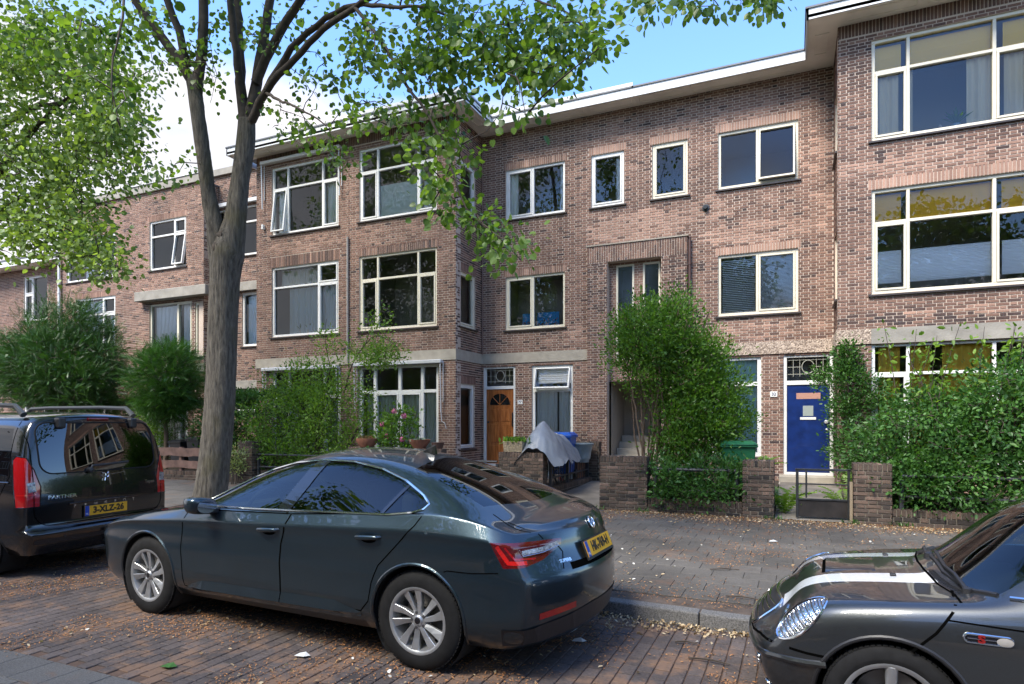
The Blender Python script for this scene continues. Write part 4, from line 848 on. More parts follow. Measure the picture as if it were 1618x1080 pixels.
# grey cover thrown over a bicycle
bc = empty('covered_bicycle', (-4.95, 12.9, .3), 'bicycle parked under a crumpled grey plastic cover beside the path railing', 'bicycle')
cv = bmesh.new(); NU, NV = 110, 70; gr = {}
for i in range(NU + 1):
    for j in range(NV + 1):
        y = -1.05 + 2.1 * i / NU; x = -.62 + 1.24 * j / NV; q = Vector((x, y, 0))
        h1 = 1.40 - 1.05 * math.hypot(x * 1.35, (y + .42) * .95) ** 1.25; h2 = 1.16 - .75 * math.hypot(x * 1.9, (y - .38) * .62) ** 1.3; h3 = 1.10 - 2.4 * max(0, abs(x) - .10) - .9 * max(0, abs(y) - .35)
        z = max(h1, h2, h3); az = math.atan2(y + .1, x * 1.6); low = max(0, min(1, (1.15 - z) / .5))
        z += (abs(mnoise.noise(Vector((az * 3.1, z * 1.4, 2)))) - .2) * .13 * low + (mnoise.noise(q * 3.2 + Vector((1, 5, 0)))) * .07 + mnoise.noise(q * 8) * .02
        rim = .50 + .10 * mnoise.noise(Vector((az * 1.7, 4, 4))); z = max(z, rim - .02); gr[i, j] = (cv.verts.new((x * (1 - .10 * low), y * (1 - .06 * low), z - .30)), z <= rim)
for i in range(NU):
    for j in range(NV):
        q = [gr[i, j], gr[i + 1, j], gr[i + 1, j + 1], gr[i, j + 1]]
        if not all(k[1] for k in q): cv.faces.new([k[0] for k in q])
bmesh.ops.delete(cv, geom=[v for v in cv.verts if not v.link_faces], context='VERTS')
bmesh.ops.smooth_vert(cv, verts=[v for v in cv.verts if not v.is_boundary], factor=.5, use_axis_x=True, use_axis_y=True, use_axis_z=True)
for _k in range(4): bmesh.ops.smooth_vert(cv, verts=cv.verts, factor=.5, use_axis_x=True, use_axis_y=True, use_axis_z=True)
for v in cv.verts: v.co.z += .30
me = bpy.data.meshes.new('cover'); cv.to_mesh(me); cv.free(); ORG_c = link('plastic_cover', me, mat('grey_tarp', (.24, .26, .29), .45, noise=(3, .2), bump=(9, .4)), bc, True)
ml = M_ALU
for yy in (-.52, .52):
    mb = MB(); ring = [(-4.95 + .0, 12.9 + yy + .33 * math.cos(t), .64 + .33 * math.sin(t)) for t in [i * 6.283 / 28 for i in range(28)]]
    mb.tube(ring, .018, 8, closed=True); wl = mb.build('wheel', M_BLACK, bc, smooth=True)
    for k in range(12): t = k * 6.283 / 12; mb = MB(); 
    mb = MB()
    for k in range(14): t = k * 6.283 / 14; mb.tube([(-4.95, 12.9 + yy, .64), (-4.95, 12.9 + yy + .32 * math.cos(t), .64 + .32 * math.sin(t))], .003, 4)
    mb.build('spoke', ml, wl)
    arc_ = [(-4.95, 12.9 + yy + .365 * math.cos(t), .64 + .365 * math.sin(t)) for t in [-.5 + i * 2.9 / 14 for i in range(15)]]
    mb = MB(); mb.tube(arc_, .02, 6); mb.build('mudguard', ml, bc, smooth=True)
mb = MB(); mb.tube([(-4.95, 12.38, .64), (-4.95, 12.75, .95), (-4.95, 13.1, .62), (-4.95, 13.42, .64)], .018, 6); mb.tube([(-4.95, 12.75, .95), (-4.95, 13.15, 1.05)], .018, 6); mb.build('bicycle_frame', M_BLACK, bc)
bc.location.x += .14
def pot(x, y, z, prof, m, label, cat='pot', name='flower_pot', group=None):
    mb = MB(); mb.lathe(prof, (x, y, z), 22); return tag(mb.build(name, m, smooth=True), label, cat, group)
M_TERRA = mat('terracotta', (.24, .10, .06), .8, noise=(8, .3))
bowl = [(0, 0), (.13, 0), (.22, .13), (.25, .2), (.235, .2), (.2, .13), (0, .12)]
pot(-9.05, 12.07, 1.10, [(0, 0), (.16, 0), (.24, .12), (.25, .2), (.225, .2), (.2, .12), (0, .11)], M_TERRA, 'round terracotta pot on the brick pier by the light green shrub')
pot(-7.62, 12.07, 1.09, bowl, M_TERRA, 'wide clay bowl with a small succulent, left one on its pier'); pot(-7.15, 12.07, 1.09, [(0, 0), (.1, 0), (.15, .14), (.135, .14), (0, .1)], mat('brown_pot', (.09, .05, .04), .7), 'small dark brown pot right of the clay bowl on the pier')
# wicker planter on the wall end
wp = empty('wicker_planter', (-5.3, 12.08, 1.05), 'pale wicker trough planter with trailing green plant on the mossy wall end', 'planter')
M_WICK = mat('wicker', (.34, .28, .19), .8, noise=(40, .4), bump=(45, .9))
mb = MB(); mb.box(-5.5, 11.98, 1.055, -5.1, 12.18, 1.07); mb.build('base', M_WICK, wp)
for k in range(9):
    mb = MB(); z = 1.07 + k * .024; e = .0 + .002 * k; ring = [(-5.5 - e, 11.98 - e, z), (-5.1 + e, 11.98 - e, z), (-5.1 + e, 12.18 + e, z), (-5.5 - e, 12.18 + e, z)]
    mb.tube(ring, .013, 6, closed=True); mb.build('woven_strand', M_WICK, wp)
mb = MB(); mb.box(-5.49, 11.99, 1.07, -5.11, 12.17, 1.26); mb.build('soil', M_SOIL, wp)
# things behind the panes
def pane_plant(fr, u, z, d, label, leafy=.25, n=14, potc=(.7, .7, .68), seed=1, ph=.13, spiky=True):
    p = fr.P(u, d, z); h = empty('potted_plant', p, label, 'potted plant')
    mb = MB(); mb.lathe([(0, 0), (.06, 0), (.08, ph), (.07, ph), (0, ph - .02)], p, 14); mb.build('pot', mat('pot_%d' % seed, potc, .5), h, smooth=True); rr_ = random.Random(seed); mb = MB()
    for i in range(n):
        a = rr_.uniform(0, 6.28); le = leafy * rr_.uniform(.6, 1.1); tilt = rr_.uniform(.15, 1.0); base = p + Vector((0, 0, ph)); dirv = Vector((math.cos(a) * math.sin(tilt), math.sin(a) * math.sin(tilt), math.cos(tilt))); sd_ = Vector((-math.sin(a), math.cos(a), 0)) * (.013 if spiky else .03)
        mid = base + dirv * le * .6; tip = base + dirv * le + Vector((0, 0, -.1 * le)); mb.add([base, mid + sd_, tip, mid - sd_], [(0, 1, 2, 3)])
    mb.build('leaves', leaf_mat('houseplant', (.06, .16, .02), (.22, .42, .06)), h); return h
pane_plant(FB, -13.72, SZ1 + .07, -.3, 'spiky green plant in white pot, left of the pair behind the blue curtains window', .32, seed=1)
pane_plant(FB, -13.42, SZ1 + .07, -.3, 'spiky green plant in white pot, right of the pair behind the blue curtains window', .30, seed=2)
pane_plant(FB, 2.95, SZ2 + .07, -.26, 'bright fern-like plant in blue pot on the top bay window ledge', .34, 22, (.2, .3, .4), 3, .1, False)
for u, lab, sc_ in ((2.68, 'small pale rabbit-like ornament left of the bright plant, top bay window', 1), (3.22, 'small pale bird-shaped ornament right of the bright plant, top bay window', 1.3)):
    p = FB.P(u, -.26, SZ2 + .07); mb = MB(); mb.lathe([(0, 0), (.05 * sc_, .01), (.06 * sc_, .05), (.03 * sc_, .09), (.035 * sc_, .12), (0, .15)], p, 12); tag(mb.build('ornament', mat('stone_figure', (.42, .36, .30), .8), smooth=True), lab, 'ornament')
p = FB.P(-12.25, -.3, SZ1 + .07); h = empty('table_lamp', p, 'small white table lamp behind the lower left bay window', 'lamp'); mb = MB(); mb.lathe([(0, 0), (.05, 0), (.02, .02), (.015, .2)], p, 12); mb.build('lamp_base', M_WHITE, h); mb = MB(); mb.lathe([(.13, .18), (.06, .36)], p, 16); mb.build('lamp_shade', M_NET, h, smooth=True)
# blue pictures behind the first-floor window: plain blue panels with a pinkish band of dabs
for k, (a, b) in enumerate(((-7.05, -6.72), (-6.6, -5.95))):
    fr = FD; h = empty('picture_panel', fr.P(a, -.3, SZ1 + .1), ['bright blue picture with dark and pink dabs, the left one behind the window', 'bright blue picture with dark and pink dabs, the wider right one behind the window'][k], 'picture')
    mb = MB(); fr.box(mb, a, b, -.34, -.32, SZ1 + .08, SZ1 + .48); mb.build('canvas', mat('picture_blue', (.03, .36, .92), .5), h)
    rr_ = random.Random(k); mb = MB()
    for i in range(40): u = rr_.uniform(a + .03, b - .03); z = SZ1 + .1 + abs(rr_.gauss(.07, .07)); s = rr_.uniform(.008, .02); fr.box(mb, u - s, u + s, -.319, -.317, z - s, z + s)
    mb.build('pink_dabs', mat('picture_pink', (.5, .3, .38), .6), h); mb = MB()
    for i in range(30): u = rr_.uniform(a + .03, b - .03); z = SZ1 + .1 + abs(rr_.gauss(.05, .06)); s = rr_.uniform(.008, .018); fr.box(mb, u - s, u + s, -.316, -.314, z - s, z + s)
    mb.build('dark_dabs', mat('picture_dark', (.03, .03, .06), .6), h)
# ================================================================ cars
def itp(k): xs = [a for a, b in k]; ys = [b for a, b in k]; return lambda x: float(np.interp(x, xs, ys))
VIEW = {'L': (Vector((0, 1, 0)), Vector((1, 0, 0)), Vector((0, 0, 1))), 'R': (Vector((0, -1, 0)), Vector((1, 0, 0)), Vector((0, 0, 1))), 'B': (Vector((-1, 0, 0)), Vector((0, 1, 0)), Vector((0, 0, 1))),
        'F': (Vector((1, 0, 0)), Vector((0, 1, 0)), Vector((0, 0, 1))), 'T': (Vector((0, 0, -1)), Vector((1, 0, 0)), Vector((0, 1, 0)))}
def obl(ang, tilt=0):
    """oblique view: ang from straight-behind (0) towards the near side (90)"""
    d = Vector((-math.cos(R(ang)), math.sin(R(ang)), 0)); a = Vector((math.sin(R(ang)), math.cos(R(ang)), 0)); return (d, a, Vector((0, 0, 1)))
class Shell:
    def __init__(s, xs, rows, ztop, crown, K=6, fb=.05, rb=.05, crease=(), wsh=None, end_blend=(.5, .5), sub=2, capcrease=(), colcrease=0):
        """rows: [(z(x), w(x), x_front, x_rear)] from sill to roof edge"""
        n, m = len(xs), len(rows); L0, L1 = xs[0], xs[-1]; V = {}; vs = []
        xb, xe = L0 + end_blend[0], L1 - end_blend[1]
        def xij(i, j):
            x = xs[i]; _, _, xf, xr = rows[j]
            if x < xb: return xf + (x - L0) / (xb - L0) * (xb - xf)
            if x > xe: return xe + (x - xe) / (L1 - xe) * (xr - xe)
            return x
        def pos(i, j, k):
            f = 1 - 2 * k / K; x = xij(i, j); z = rows[j][0](xs[i]); w_ = rows[j][1](xs[i])
            if j == m - 1:
                zt = ztop(xs[i]); z = z + (zt - z) * (1 - f * f)
                if wsh: x += wsh(xs[i]) * (1 - f * f)
                if xs[i] > xe and i < n - 1: x += rb * ((xs[i] - xe) / (L1 - xe)) ** 2 * (1 - f * f)
            if i == 0: x -= fb * (1 - f * f)
            if i == n - 1: x += rb * (1 - f * f)
            return (x, f * w_, z)
        def vid(i, j, k):
            key = (i, j, k)
            if key not in V: V[key] = len(vs); vs.append(pos(i, j, k))
            return V[key]
        fs = []
        for i in range(n - 1):
            for j in range(m - 1):
                fs.append([vid(i, j, 0), vid(i, j + 1, 0), vid(i + 1, j + 1, 0), vid(i + 1, j, 0)]); fs.append([vid(i, j, K), vid(i + 1, j, K), vid(i + 1, j + 1, K), vid(i, j + 1, K)])
            for k in range(K): fs.append([vid(i, m - 1, k), vid(i, m - 1, k + 1), vid(i + 1, m - 1, k + 1), vid(i + 1, m - 1, k)])
        for j in range(m - 1):
            for k in range(K):
                fs.append([vid(0, j, k), vid(0, j, k + 1), vid(0, j + 1, k + 1), vid(0, j + 1, k)]); fs.append([vid(n - 1, j, k), vid(n - 1, j + 1, k), vid(n - 1, j + 1, k + 1), vid(n - 1, j, k + 1)])
        me = bpy.data.meshes.new('shell'); me.from_pydata(vs, [], fs)
        ed = {tuple(sorted(e.vertices)): e.index for e in me.edges}; cr = np.zeros(len(me.edges))
        for j, val in crease:
            for i in range(n - 1):
                for k in (0, K):
                    q = ed.get(tuple(sorted((vid(i, j, k), vid(i + 1, j, k)))));
                    if q is not None: cr[q] = val
            for k in range(K):
                for i in (0, n - 1):
                    q = ed.get(tuple(sorted((vid(i, j, k), vid(i, j, k + 1)))))
                    if q is not None: cr[q] = val
        for j, val in capcrease:
            for k in range(K):
                q = ed.get(tuple(sorted((vid(n - 1, j, k), vid(n - 1, j, k + 1)))))
                if q is not None: cr[q] = val
        if colcrease:
            for j in range(m - 1):
                for k in (0, K):
                    q = ed.get(tuple(sorted((vid(n - 1, j, k), vid(n - 1, j + 1, k)))))
                    if q is not None: cr[q] = colcrease
        me.attributes.new('crease_edge', 'FLOAT', 'EDGE').data.foreach_set('value', cr)
        o = bpy.data.objects.new('shell', me); COL.objects.link(o); md = o.modifiers.new('s', 'SUBSURF'); md.levels = sub; md.render_levels = sub
        dg = bpy.context.evaluated_depsgraph_get(); ev = bpy.data.meshes.new_from_object(o.evaluated_get(dg)); bpy.data.objects.remove(o)
        s.bm = bmesh.new(); s.bm.from_mesh(ev); bmesh.ops.recalc_face_normals(s.bm, faces=s.bm.faces); s.bm.normal_update()
        s.bvh = BVHTree.FromBMesh(s.bm); s.lay = s.bm.faces.layers.int.new('part'); s.names = ['body']; s.mats = {}
    def hit(s, p2, view):
        d, a, b = view; o = a * p2[0] + b * p2[1] - d * 6; h = s.bvh.ray_cast(o, d)
        return (h[0], h[1]) if h[0] is not None else (None, None)
    def cut(s, polys, view, name, pred=None, only=0):
        d, a, b = VIEW[view] if isinstance(view, str) else view
        if name not in s.names: s.names.append(name)
        pid = s.names.index(name); fac = []
        if not isinstance(polys[0][0], (tuple, list)): polys = [polys]
        for poly in polys:
            area = sum(p[0] * q[1] - q[0] * p[1] for p, q in zip(poly, poly[1:] + poly[:1]))
            if area < 0: poly = poly[::-1]
            s0, s1 = min(p[0] for p in poly) - .01, max(p[0] for p in poly) + .01; t0, t1 = min(p[1] for p in poly) - .01, max(p[1] for p in poly) + .01
            S = []
            for f in s.bm.faces:
                if f[s.lay] != only and only is not None: continue
                if f.normal.dot(d) > -.03: continue
                us = [v.co.dot(a) for v in f.verts]; ts = [v.co.dot(b) for v in f.verts]
                if max(us) < s0 or min(us) > s1 or max(ts) < t0 or min(ts) > t1: continue
                if pred and not pred(f.calc_center_median()): continue
                S.append(f)
            for p, q in zip(poly, poly[1:] + poly[:1]):
                if not S: break
                e = Vector((q[0] - p[0], q[1] - p[1]))
                if e.length < 1e-6: continue
                nn = a * (-e.y) + b * e.x; nn.normalize(); co = a * p[0] + b * p[1]
                ge = {x for f in S for x in f.edges}; gv = {x for f in S for x in f.verts}
                r = bmesh.ops.bisect_plane(s.bm, geom=S + list(ge) + list(gv), plane_co=co, plane_no=nn, dist=1e-5)
                S = [g for g in r['geom'] if isinstance(g, bmesh.types.BMFace) and (g.calc_center_median() - co).dot(nn) > 1e-6]
            for f in S: f[s.lay] = pid
            fac += S
        return fac
    def line(s, pts, view, step=.03, closed=False):
        view = VIEW[view] if isinstance(view, str) else view
        pts = list(pts) + ([pts[0]] if closed else []); out = []
        for p, q in zip(pts, pts[1:]):
            n = max(1, int(math.dist(p, q) / step))
            for i in range(n):
                t = i / n; h = s.hit((p[0] + (q[0] - p[0]) * t, p[1] + (q[1] - p[1]) * t), view)
                if h[0] is not None: out.append(h)
        if not closed:
            h = s.hit(pts[-1], view)
            if h[0] is not None: out.append(h)
        return out
    def ribbon(s, mb, hits, w, off=.0012, closed=False):
        n = len(hits); vs = []
        for i, (p, no) in enumerate(hits):
            a = hits[(i - 1) % n if closed else max(i - 1, 0)][0]; b = hits[(i + 1) % n if closed else min(i + 1, n - 1)][0]
            sd_ = (b - a).cross(no)
            sd_ = sd_.normalized() * w / 2 if sd_.length > 1e-7 else Vector((0, 0, w / 2))
            vs += [p + no * off - sd_, p + no * off + sd_]
        fs = [(2 * i, 2 * i + 1, (2 * i + 3) % (2 * n), (2 * i + 2) % (2 * n)) for i in range(n if closed else n - 1)]
        mb.add(vs, fs)
    def rail(s, mb, hits, r, off=0, seg=6, closed=False):
        if len(hits) > 2: mb.tube([p + n * off for p, n in hits], r, seg, closed=closed)
    def patch(s, poly, view, off=.004, step=.02, thick=.0):
        """a raised copy of the surface inside a convex outline (lamps, plates)"""
    def drop(s, name):
        pid = s.names.index(name); bmesh.ops.delete(s.bm, geom=[f for f in s.bm.faces if f[s.lay] == pid], context='FACES')
    def finish(s, root, mats, push=None):
        out = {}
        for pid, name in enumerate(s.names):
            fs = [f for f in s.bm.faces if f[s.lay] == pid]
            if not fs: continue
            idx = {}; vs = []; fl = []; nr = []
            for f in fs:
                for v in f.verts:
                    if v not in idx: idx[v] = len(vs); vs.append(v.co.copy()); nr.append(v.normal.copy())
                fl.append([idx[v] for v in f.verts])
            pu = (push or {}).get(name, 0)
            if pu: vs = [v + n_ * pu for v, n_ in zip(vs, nr)]
            me = bpy.data.meshes.new(name); me.from_pydata([tuple(v) for v in vs], [], fl)
            real = name.split(':')[0]; me.name = real
            o = link(real, me, mats[name] if name in mats else mats[real], root, True); me.normals_split_custom_set_from_vertices([tuple(n_) for n_ in nr]); out[name] = o
        s.bm.free(); return out
def car_paint(name, col, rough=.28, coat=1, metal=.55, flake=.0, dust=.0):
    m = mat(name, col, rough, metal, coat=coat); t = m.node_tree; b = t.nodes['Principled BSDF']
    g = t.nodes.new('ShaderNodeTexCoord'); n = t.nodes.new('ShaderNodeTexNoise'); n.inputs['Scale'].default_value = 900; n.inputs['Detail'].default_value = 1; t.links.new(g.outputs['Object'], n.inputs['Vector'])
    r = t.nodes.new('ShaderNodeValToRGB'); r.color_ramp.elements[0].position = .35; r.color_ramp.elements[1].position = .75; r.color_ramp.elements[0].color = (*[c * .8 for c in col], 1); r.color_ramp.elements[1].color = (*[min(1, c * 1.35) for c in col], 1)
    t.links.new(n.outputs['Fac'], r.inputs[0])
    n2 = t.nodes.new('ShaderNodeTexNoise'); n2.inputs['Scale'].default_value = 9; n2.inputs['Detail'].default_value = 8; t.links.new(g.outputs['Object'], n2.inputs['Vector'])
    sp = t.nodes.new('ShaderNodeSeparateXYZ'); t.links.new(g.outputs['Object'], sp.inputs[0])
    lo = t.nodes.new('ShaderNodeMapRange'); lo.inputs['From Min'].default_value = .75; lo.inputs['From Max'].default_value = .2; lo.inputs['To Min'].default_value = .0; lo.inputs['To Max'].default_value = .30; t.links.new(sp.outputs['Z'], lo.inputs[0])
    mm = t.nodes.new('ShaderNodeMath'); mm.operation = 'MULTIPLY'; t.links.new(n2.outputs['Fac'], mm.inputs[0]); t.links.new(lo.outputs[0], mm.inputs[1])
    mx = t.nodes.new('ShaderNodeMixRGB'); mx.inputs[2].default_value = (.085, .075, .065, 1); t.links.new(mm.outputs[0], mx.inputs[0]); t.links.new(r.outputs[0], mx.inputs[1]); t.links.new(mx.outputs[0], b.inputs['Base Color'])
    cw = t.nodes.new('ShaderNodeMapRange'); cw.inputs['From Min'].default_value = 0; cw.inputs['From Max'].default_value = .5; cw.inputs['To Min'].default_value = .012; cw.inputs['To Max'].default_value = .16; t.links.new(mm.outputs[0], cw.inputs[0]); t.links.new(cw.outputs[0], b.inputs['Coat Roughness'])
    return m
M_RUB = mat('rubber', (.011, .011, .0115), .8, noise=(20, .3), spec=.25); M_TRIM = mat('black_trim', (.018, .018, .02), .45); M_GLOSSB = mat('gloss_black', (.008, .008, .01), .08, coat=.5)
M_CHROME = mat('chrome', (.75, .76, .78), .12, metal=1); M_ALLOY = mat('alloy', (.46, .47, .48), .42, metal=.8, noise=(8, .12)); M_ALLOYD = mat('alloy_dark', (.12, .12, .125), .4, metal=.7)
M_GAP = mat('panel_gap', (.003, .003, .003), .95, spec=0); M_RED = mat('red_lens', (.36, .004, .006), .12, coat=1); M_RED2 = mat('red_lens_bright', (.55, .012, .01), .1, coat=1, emit=None); M_REDD = mat('red_lens_dark', (.10, .003, .004), .1, coat=1)
M_CLEAR = mat('clear_lens', (.30, .29, .30), .12, metal=.5, coat=1, noise=(40, .6), bump=(90, .6)); M_LAMPIN = mat('lamp_reflector', (.75, .76, .78), .15, metal=1, bump=(60, .6)); M_AMBER = mat('amber', (.7, .18, .02), .15, coat=1)
M_PLATE = mat('plate_yellow', (.72, .37, .02), .35); M_PBLUE = mat('plate_blue', (.01, .06, .35), .35); M_PTXT = mat('plate_text', (.012, .01, .01), .4)
M_CGLASS = glass_mat('car_glass', (.34, .42, .40), 1.55); M_CGLASSD = glass_mat('car_glass_dark', (.035, .04, .04), 1.6); M_SEAT = mat('seat_fabric', (.03, .03, .032), .85); M_INT = mat('interior', (.022, .022, .024), .8)
M_LINER = mat('wheel_liner', (.008, .008, .008), .95)
def wheel(root, cx, cy, r, width, rim, side, style, alloy=M_ALLOY):
    """axis along y; side=-1: outer face towards -y"""
    o = side; W = width / 2; c = (cx, cy, r)
    mb = MB(); prof = [(rim - .005, -W * .92), (rim + .02, -W * .99), (r - .055, -W), (r - .018, -W * .90), (r - .004, -W * .78), (r, -W * .5), (r, W * .5), (r - .004, W * .78), (r - .018, W * .90), (r - .055, W), (rim + .02, W * .99), (rim - .005, W * .92)]
    mb.lathe(prof, c, 56, 'y'); w_ = mb.build('wheel', M_RUB, root, smooth=True, recalc=True)
    mb = MB(); n = 70
    for i in range(n):        # tread blocks
        t = i * 2 * math.pi / n
        for q in (-.62, -.2, .2, .62):
            a0, a1 = t, t + 2 * math.pi / n * .72; y0, y1 = cy + W * (q - .17), cy + W * (q + .17); A = []
            for rr_ in (r - .003, r + .004):
                for (a_, y_) in ((a0, y0), (a1, y0), (a1, y1), (a0, y1)): A.append((cx + rr_ * math.cos(a_), y_, r + rr_ * math.sin(a_)))
            mb.add(A, [(4, 5, 6, 7), (0, 1, 5, 4), (1, 2, 6, 5), (2, 3, 7, 6), (3, 0, 4, 7)])
    tag(mb.build('tread', M_RUB, w_), kind='stuff')
    mb = MB(); mb.lathe([(rim, W * .90), (rim + .006, W * .96), (rim - .006, W * .97), (rim - .018, W * .9), (rim - .03, W * .3), (rim - .035, -W * .7), (rim, -W * .9)] if o > 0 else [(rim, -W * .90), (rim + .006, -W * .96), (rim - .006, -W * .97), (rim - .018, -W * .9), (rim - .03, -W * .3), (rim - .035, W * .7), (rim, W * .9)], c, 48, 'y')
    mb.build('rim', alloy, w_, smooth=True, recalc=True)
    mb = MB(); mb.lathe([(0, o * -W * .2), (rim * .74, o * -W * .2), (rim * .74, o * -W * .1), (0, o * -W * .1)], c, 32, 'y'); mb.build('brake_disc', mat('brake_disc', (.16, .15, .14), .4, metal=.8), w_, smooth=False)
    mb = MB(); mb.lathe([(0, -o * W * .5), (rim - .04, -o * W * .5)], c, 32, 'y'); mb.build('backplate', M_LINER, w_)
    f0, f1 = W * .72, W * .98       # hub plane, rim plane (outwards)
    def bp(rad, ang, d): return (cx + rad * math.cos(ang), cy + o * d, r + rad * math.sin(ang))
    if style == 'turbine':
        for i in range(10):
            a = i * math.pi / 5 + .15; tw = .05 if i % 2 else .16; ra, rb = .050, rim - .010; wa, wb = .030, .062; A = []
            for rad, ww, aa, dd in ((ra, wa, a, f0 + .01), (ra + (rb - ra) * .5, wb * .66, a + tw * .55, f0 + .012), (rb, wb, a + tw, f1 - .006)):
                for sgn, dz in ((-1, 0), (1, -.014 if i % 2 else -.004)): A.append(bp(rad, aa + sgn * ww / 2 / rad, dd + dz))
                for sgn in (1, -1): A.append(bp(rad, aa + sgn * ww / 2 / rad * .9, dd - .04))
            mb = MB(); fs = []
            for q in (0, 4):
                for e in range(4): fs.append((q + e, q + (e + 1) % 4, q + 4 + (e + 1) % 4, q + 4 + e))
            mb.add(A, fs + [(0, 3, 2, 1), (8, 9, 10, 11)]); mb.build('spoke', alloy, w_, recalc=True, bevel=.003)
        nb = 5
    elif style == 'round5':
        for i in range(5):
            a = i * 2 * math.pi / 5 + .3; mb = MB(); mb.tube([bp(.05, a, f0 - .01), bp(rim * .5, a, f0), bp(rim - .015, a, f1 - .03)], [.028, .026, .03], 12); mb.build('spoke', alloy, w_, smooth=True)
        nb = 4
    else:
        mb = MB(); mb.lathe([(0, o * (f0)), (rim * .5, o * (f0 + .01)), (rim * .9, o * (f1 - .02)), (rim, o * (f1 - .02))], c, 40, 'y'); mb.build('wheel_cover', alloy, w_, smooth=True); nb = 5
    mb = MB(); mb.lathe([(0, o * (f0 + .018)), (.028, o * (f0 + .018)), (.036, o * (f0 + .008)), (.06, o * (f0 + .004)), (.075, o * (f0 - .04))], c, 24, 'y'); mb.build('hub', alloy, w_, smooth=True)
    mb = MB(); mb.lathe([(0, o * (f0 + .021)), (.022, o * (f0 + .020)), (.024, o * (f0 + .012))], c, 18, 'y'); mb.build('hub_cap', M_GLOSSB, w_, smooth=True)
    for i in range(nb): a = i * 2 * math.pi / nb + .6; q = bp(.052, a, 0); mb = MB(); mb.lathe([(0, o * (f0 + .009)), (.011, o * (f0 + .009)), (.012, o * (f0 - .01))], (q[0], cy, q[2]), 8, 'y'); mb.build('wheel_bolt', M_ALLOYD, w_)
    return w_
def arch_poly(cx, cz, r, n=16, low=-.1): return [(cx + r * math.cos(math.pi * i / n), cz + r * math.sin(math.pi * i / n)) for i in range(n + 1)] + [(cx - r, low), (cx + r, low)]
def arches(sh, root, wheels, rad, w, inner, body_m):
    for cx, cz in wheels:
        for vw, sg in (('L', -1), ('R', 1)):
            pl = arch_poly(cx, cz, rad, 20, low=cz - rad * .75); sh.cut(pl, vw, 'hole')
            hs = sh.line([(cx + (rad + .012) * math.cos(a), cz + (rad + .012) * math.sin(a)) for a in [math.pi * (-.12 + 1.24 * i / 30) for i in range(31)]], vw, .05)
            mb = MB(); sh.rail(mb, hs, .013, -.004, 8); mb.build('arch_lip', body_m, root, smooth=True)
            mb = MB(); n = 24; A = []
            for i in range(n + 1):
                a = math.pi * (-.25 + 1.5 * i / n)
                for y in (w - .02, inner): A.append((cx + (rad + .01) * math.cos(a), sg * y, cz + (rad + .01) * math.sin(a)))
            b = len(A); A += [(cx, sg * inner, cz)]
            mb.add(A, [(2 * i, 2 * i + 2, 2 * i + 3, 2 * i + 1) for i in range(n)] + [(2 * i + 1, 2 * i + 3, b) for i in range(n)]); mb.build('wheel_liner', M_LINER, root)
def num_plate(root, P, body, w=.52, h=.11, sx=1.0, tilt=0, digits='digits', holder=True):
    """P(u, v, d) maps plate coordinates into the car"""
    mb = MB(); A = [P(-w/2, -h/2, 0), P(w/2, -h/2, 0), P(w/2, h/2, 0), P(-w/2, h/2, 0), P(-w/2, -h/2, .012), P(w/2, -h/2, .012), P(w/2, h/2, .012), P(-w/2, h/2, .012)]
    mb.add(A, [(0, 3, 2, 1), (4, 5, 6, 7), (0, 1, 5, 4), (1, 2, 6, 5), (2, 3, 7, 6), (3, 0, 4, 7)]); pl = mb.build('number_plate', M_PLATE, root)
    def quad(a, b, c, d, z, nm, m): q = MB(); q.add([P(a, c, z), P(b, c, z), P(b, d, z), P(a, d, z)], [(0, 1, 2, 3)]); return q.build(nm, m, pl)
    quad(-w/2, -w/2 + .05, -h/2, h/2, .0135, 'country_band', M_PBLUE)
    text_mesh('NL', .028, lambda a, b, c: P(-w/2 + .025 + a, -h/2 + .022 + b, .015 + c), 'country_letters', M_WHITE, pl, .0004)
    text_mesh(body, .098, lambda a, b, c: P(.025 + a, b, .0142 + c), digits, M_PTXT, pl, .0006, sx=sx, bold=.004)
    if holder:
        mb = MB(); mb.add([P(-w/2 - .008, -h/2 - .02, -.004), P(w/2 + .008, -h/2 - .02, -.004), P(w/2 + .008, h/2 + .008, -.004), P(-w/2 - .008, h/2 + .008, -.004), P(-w/2 - .008, -h/2 - .02, .008), P(w/2 + .008, -h/2 - .02, .008), P(w/2 + .008, h/2 + .008, .008), P(-w/2 - .008, h/2 + .008, .008)], [(4, 5, 6, 7), (0, 1, 5, 4), (1, 2, 6, 5), (2, 3, 7, 6), (3, 0, 4, 7)]); mb.build('plate_holder', M_TRIM, root)
    return pl
def seats(root, xf, xr, zf, ys=(-.37, .37)):
    for y in ys:
        for x in ((xf,) if xr is None else (xf, xr)):
            mb = MB(); mb.box(x - .25, y - .24, zf, x + .25, y + .24, zf + .22); mb.box(x + .2, y - .23, zf + .15, x + .34, y + .23, zf + .72); mb.box(x + .24, y - .12, zf + .74, x + .34, y + .12, zf + .90); mb.build('seat', M_SEAT, root, bevel=.05, seg=3)
def steering(root, x, y, z):
    ring = []
    for i in range(28): a = i * 6.283 / 28; ring.append((x + .185 * math.sin(a) * .45, y + .185 * math.cos(a), z + .185 * math.sin(a) * .9))
    mb = MB(); mb.tube(ring, .016, 8, closed=True); mb.build('steering_wheel', M_INT, root, smooth=True)
    mb = MB(); mb.tube([ring[0], (x, y, z), ring[14]], .014, 6); mb.tube([(x, y, z), ring[21]], .014, 6); mb.tube([(x, y, z), (x - .3, y, z - .15)], .03, 8); mb.build('steering_spoke', M_INT, root)
def place(root, loc, rz): root.location = loc; root.rotation_euler = (0, 0, rz)

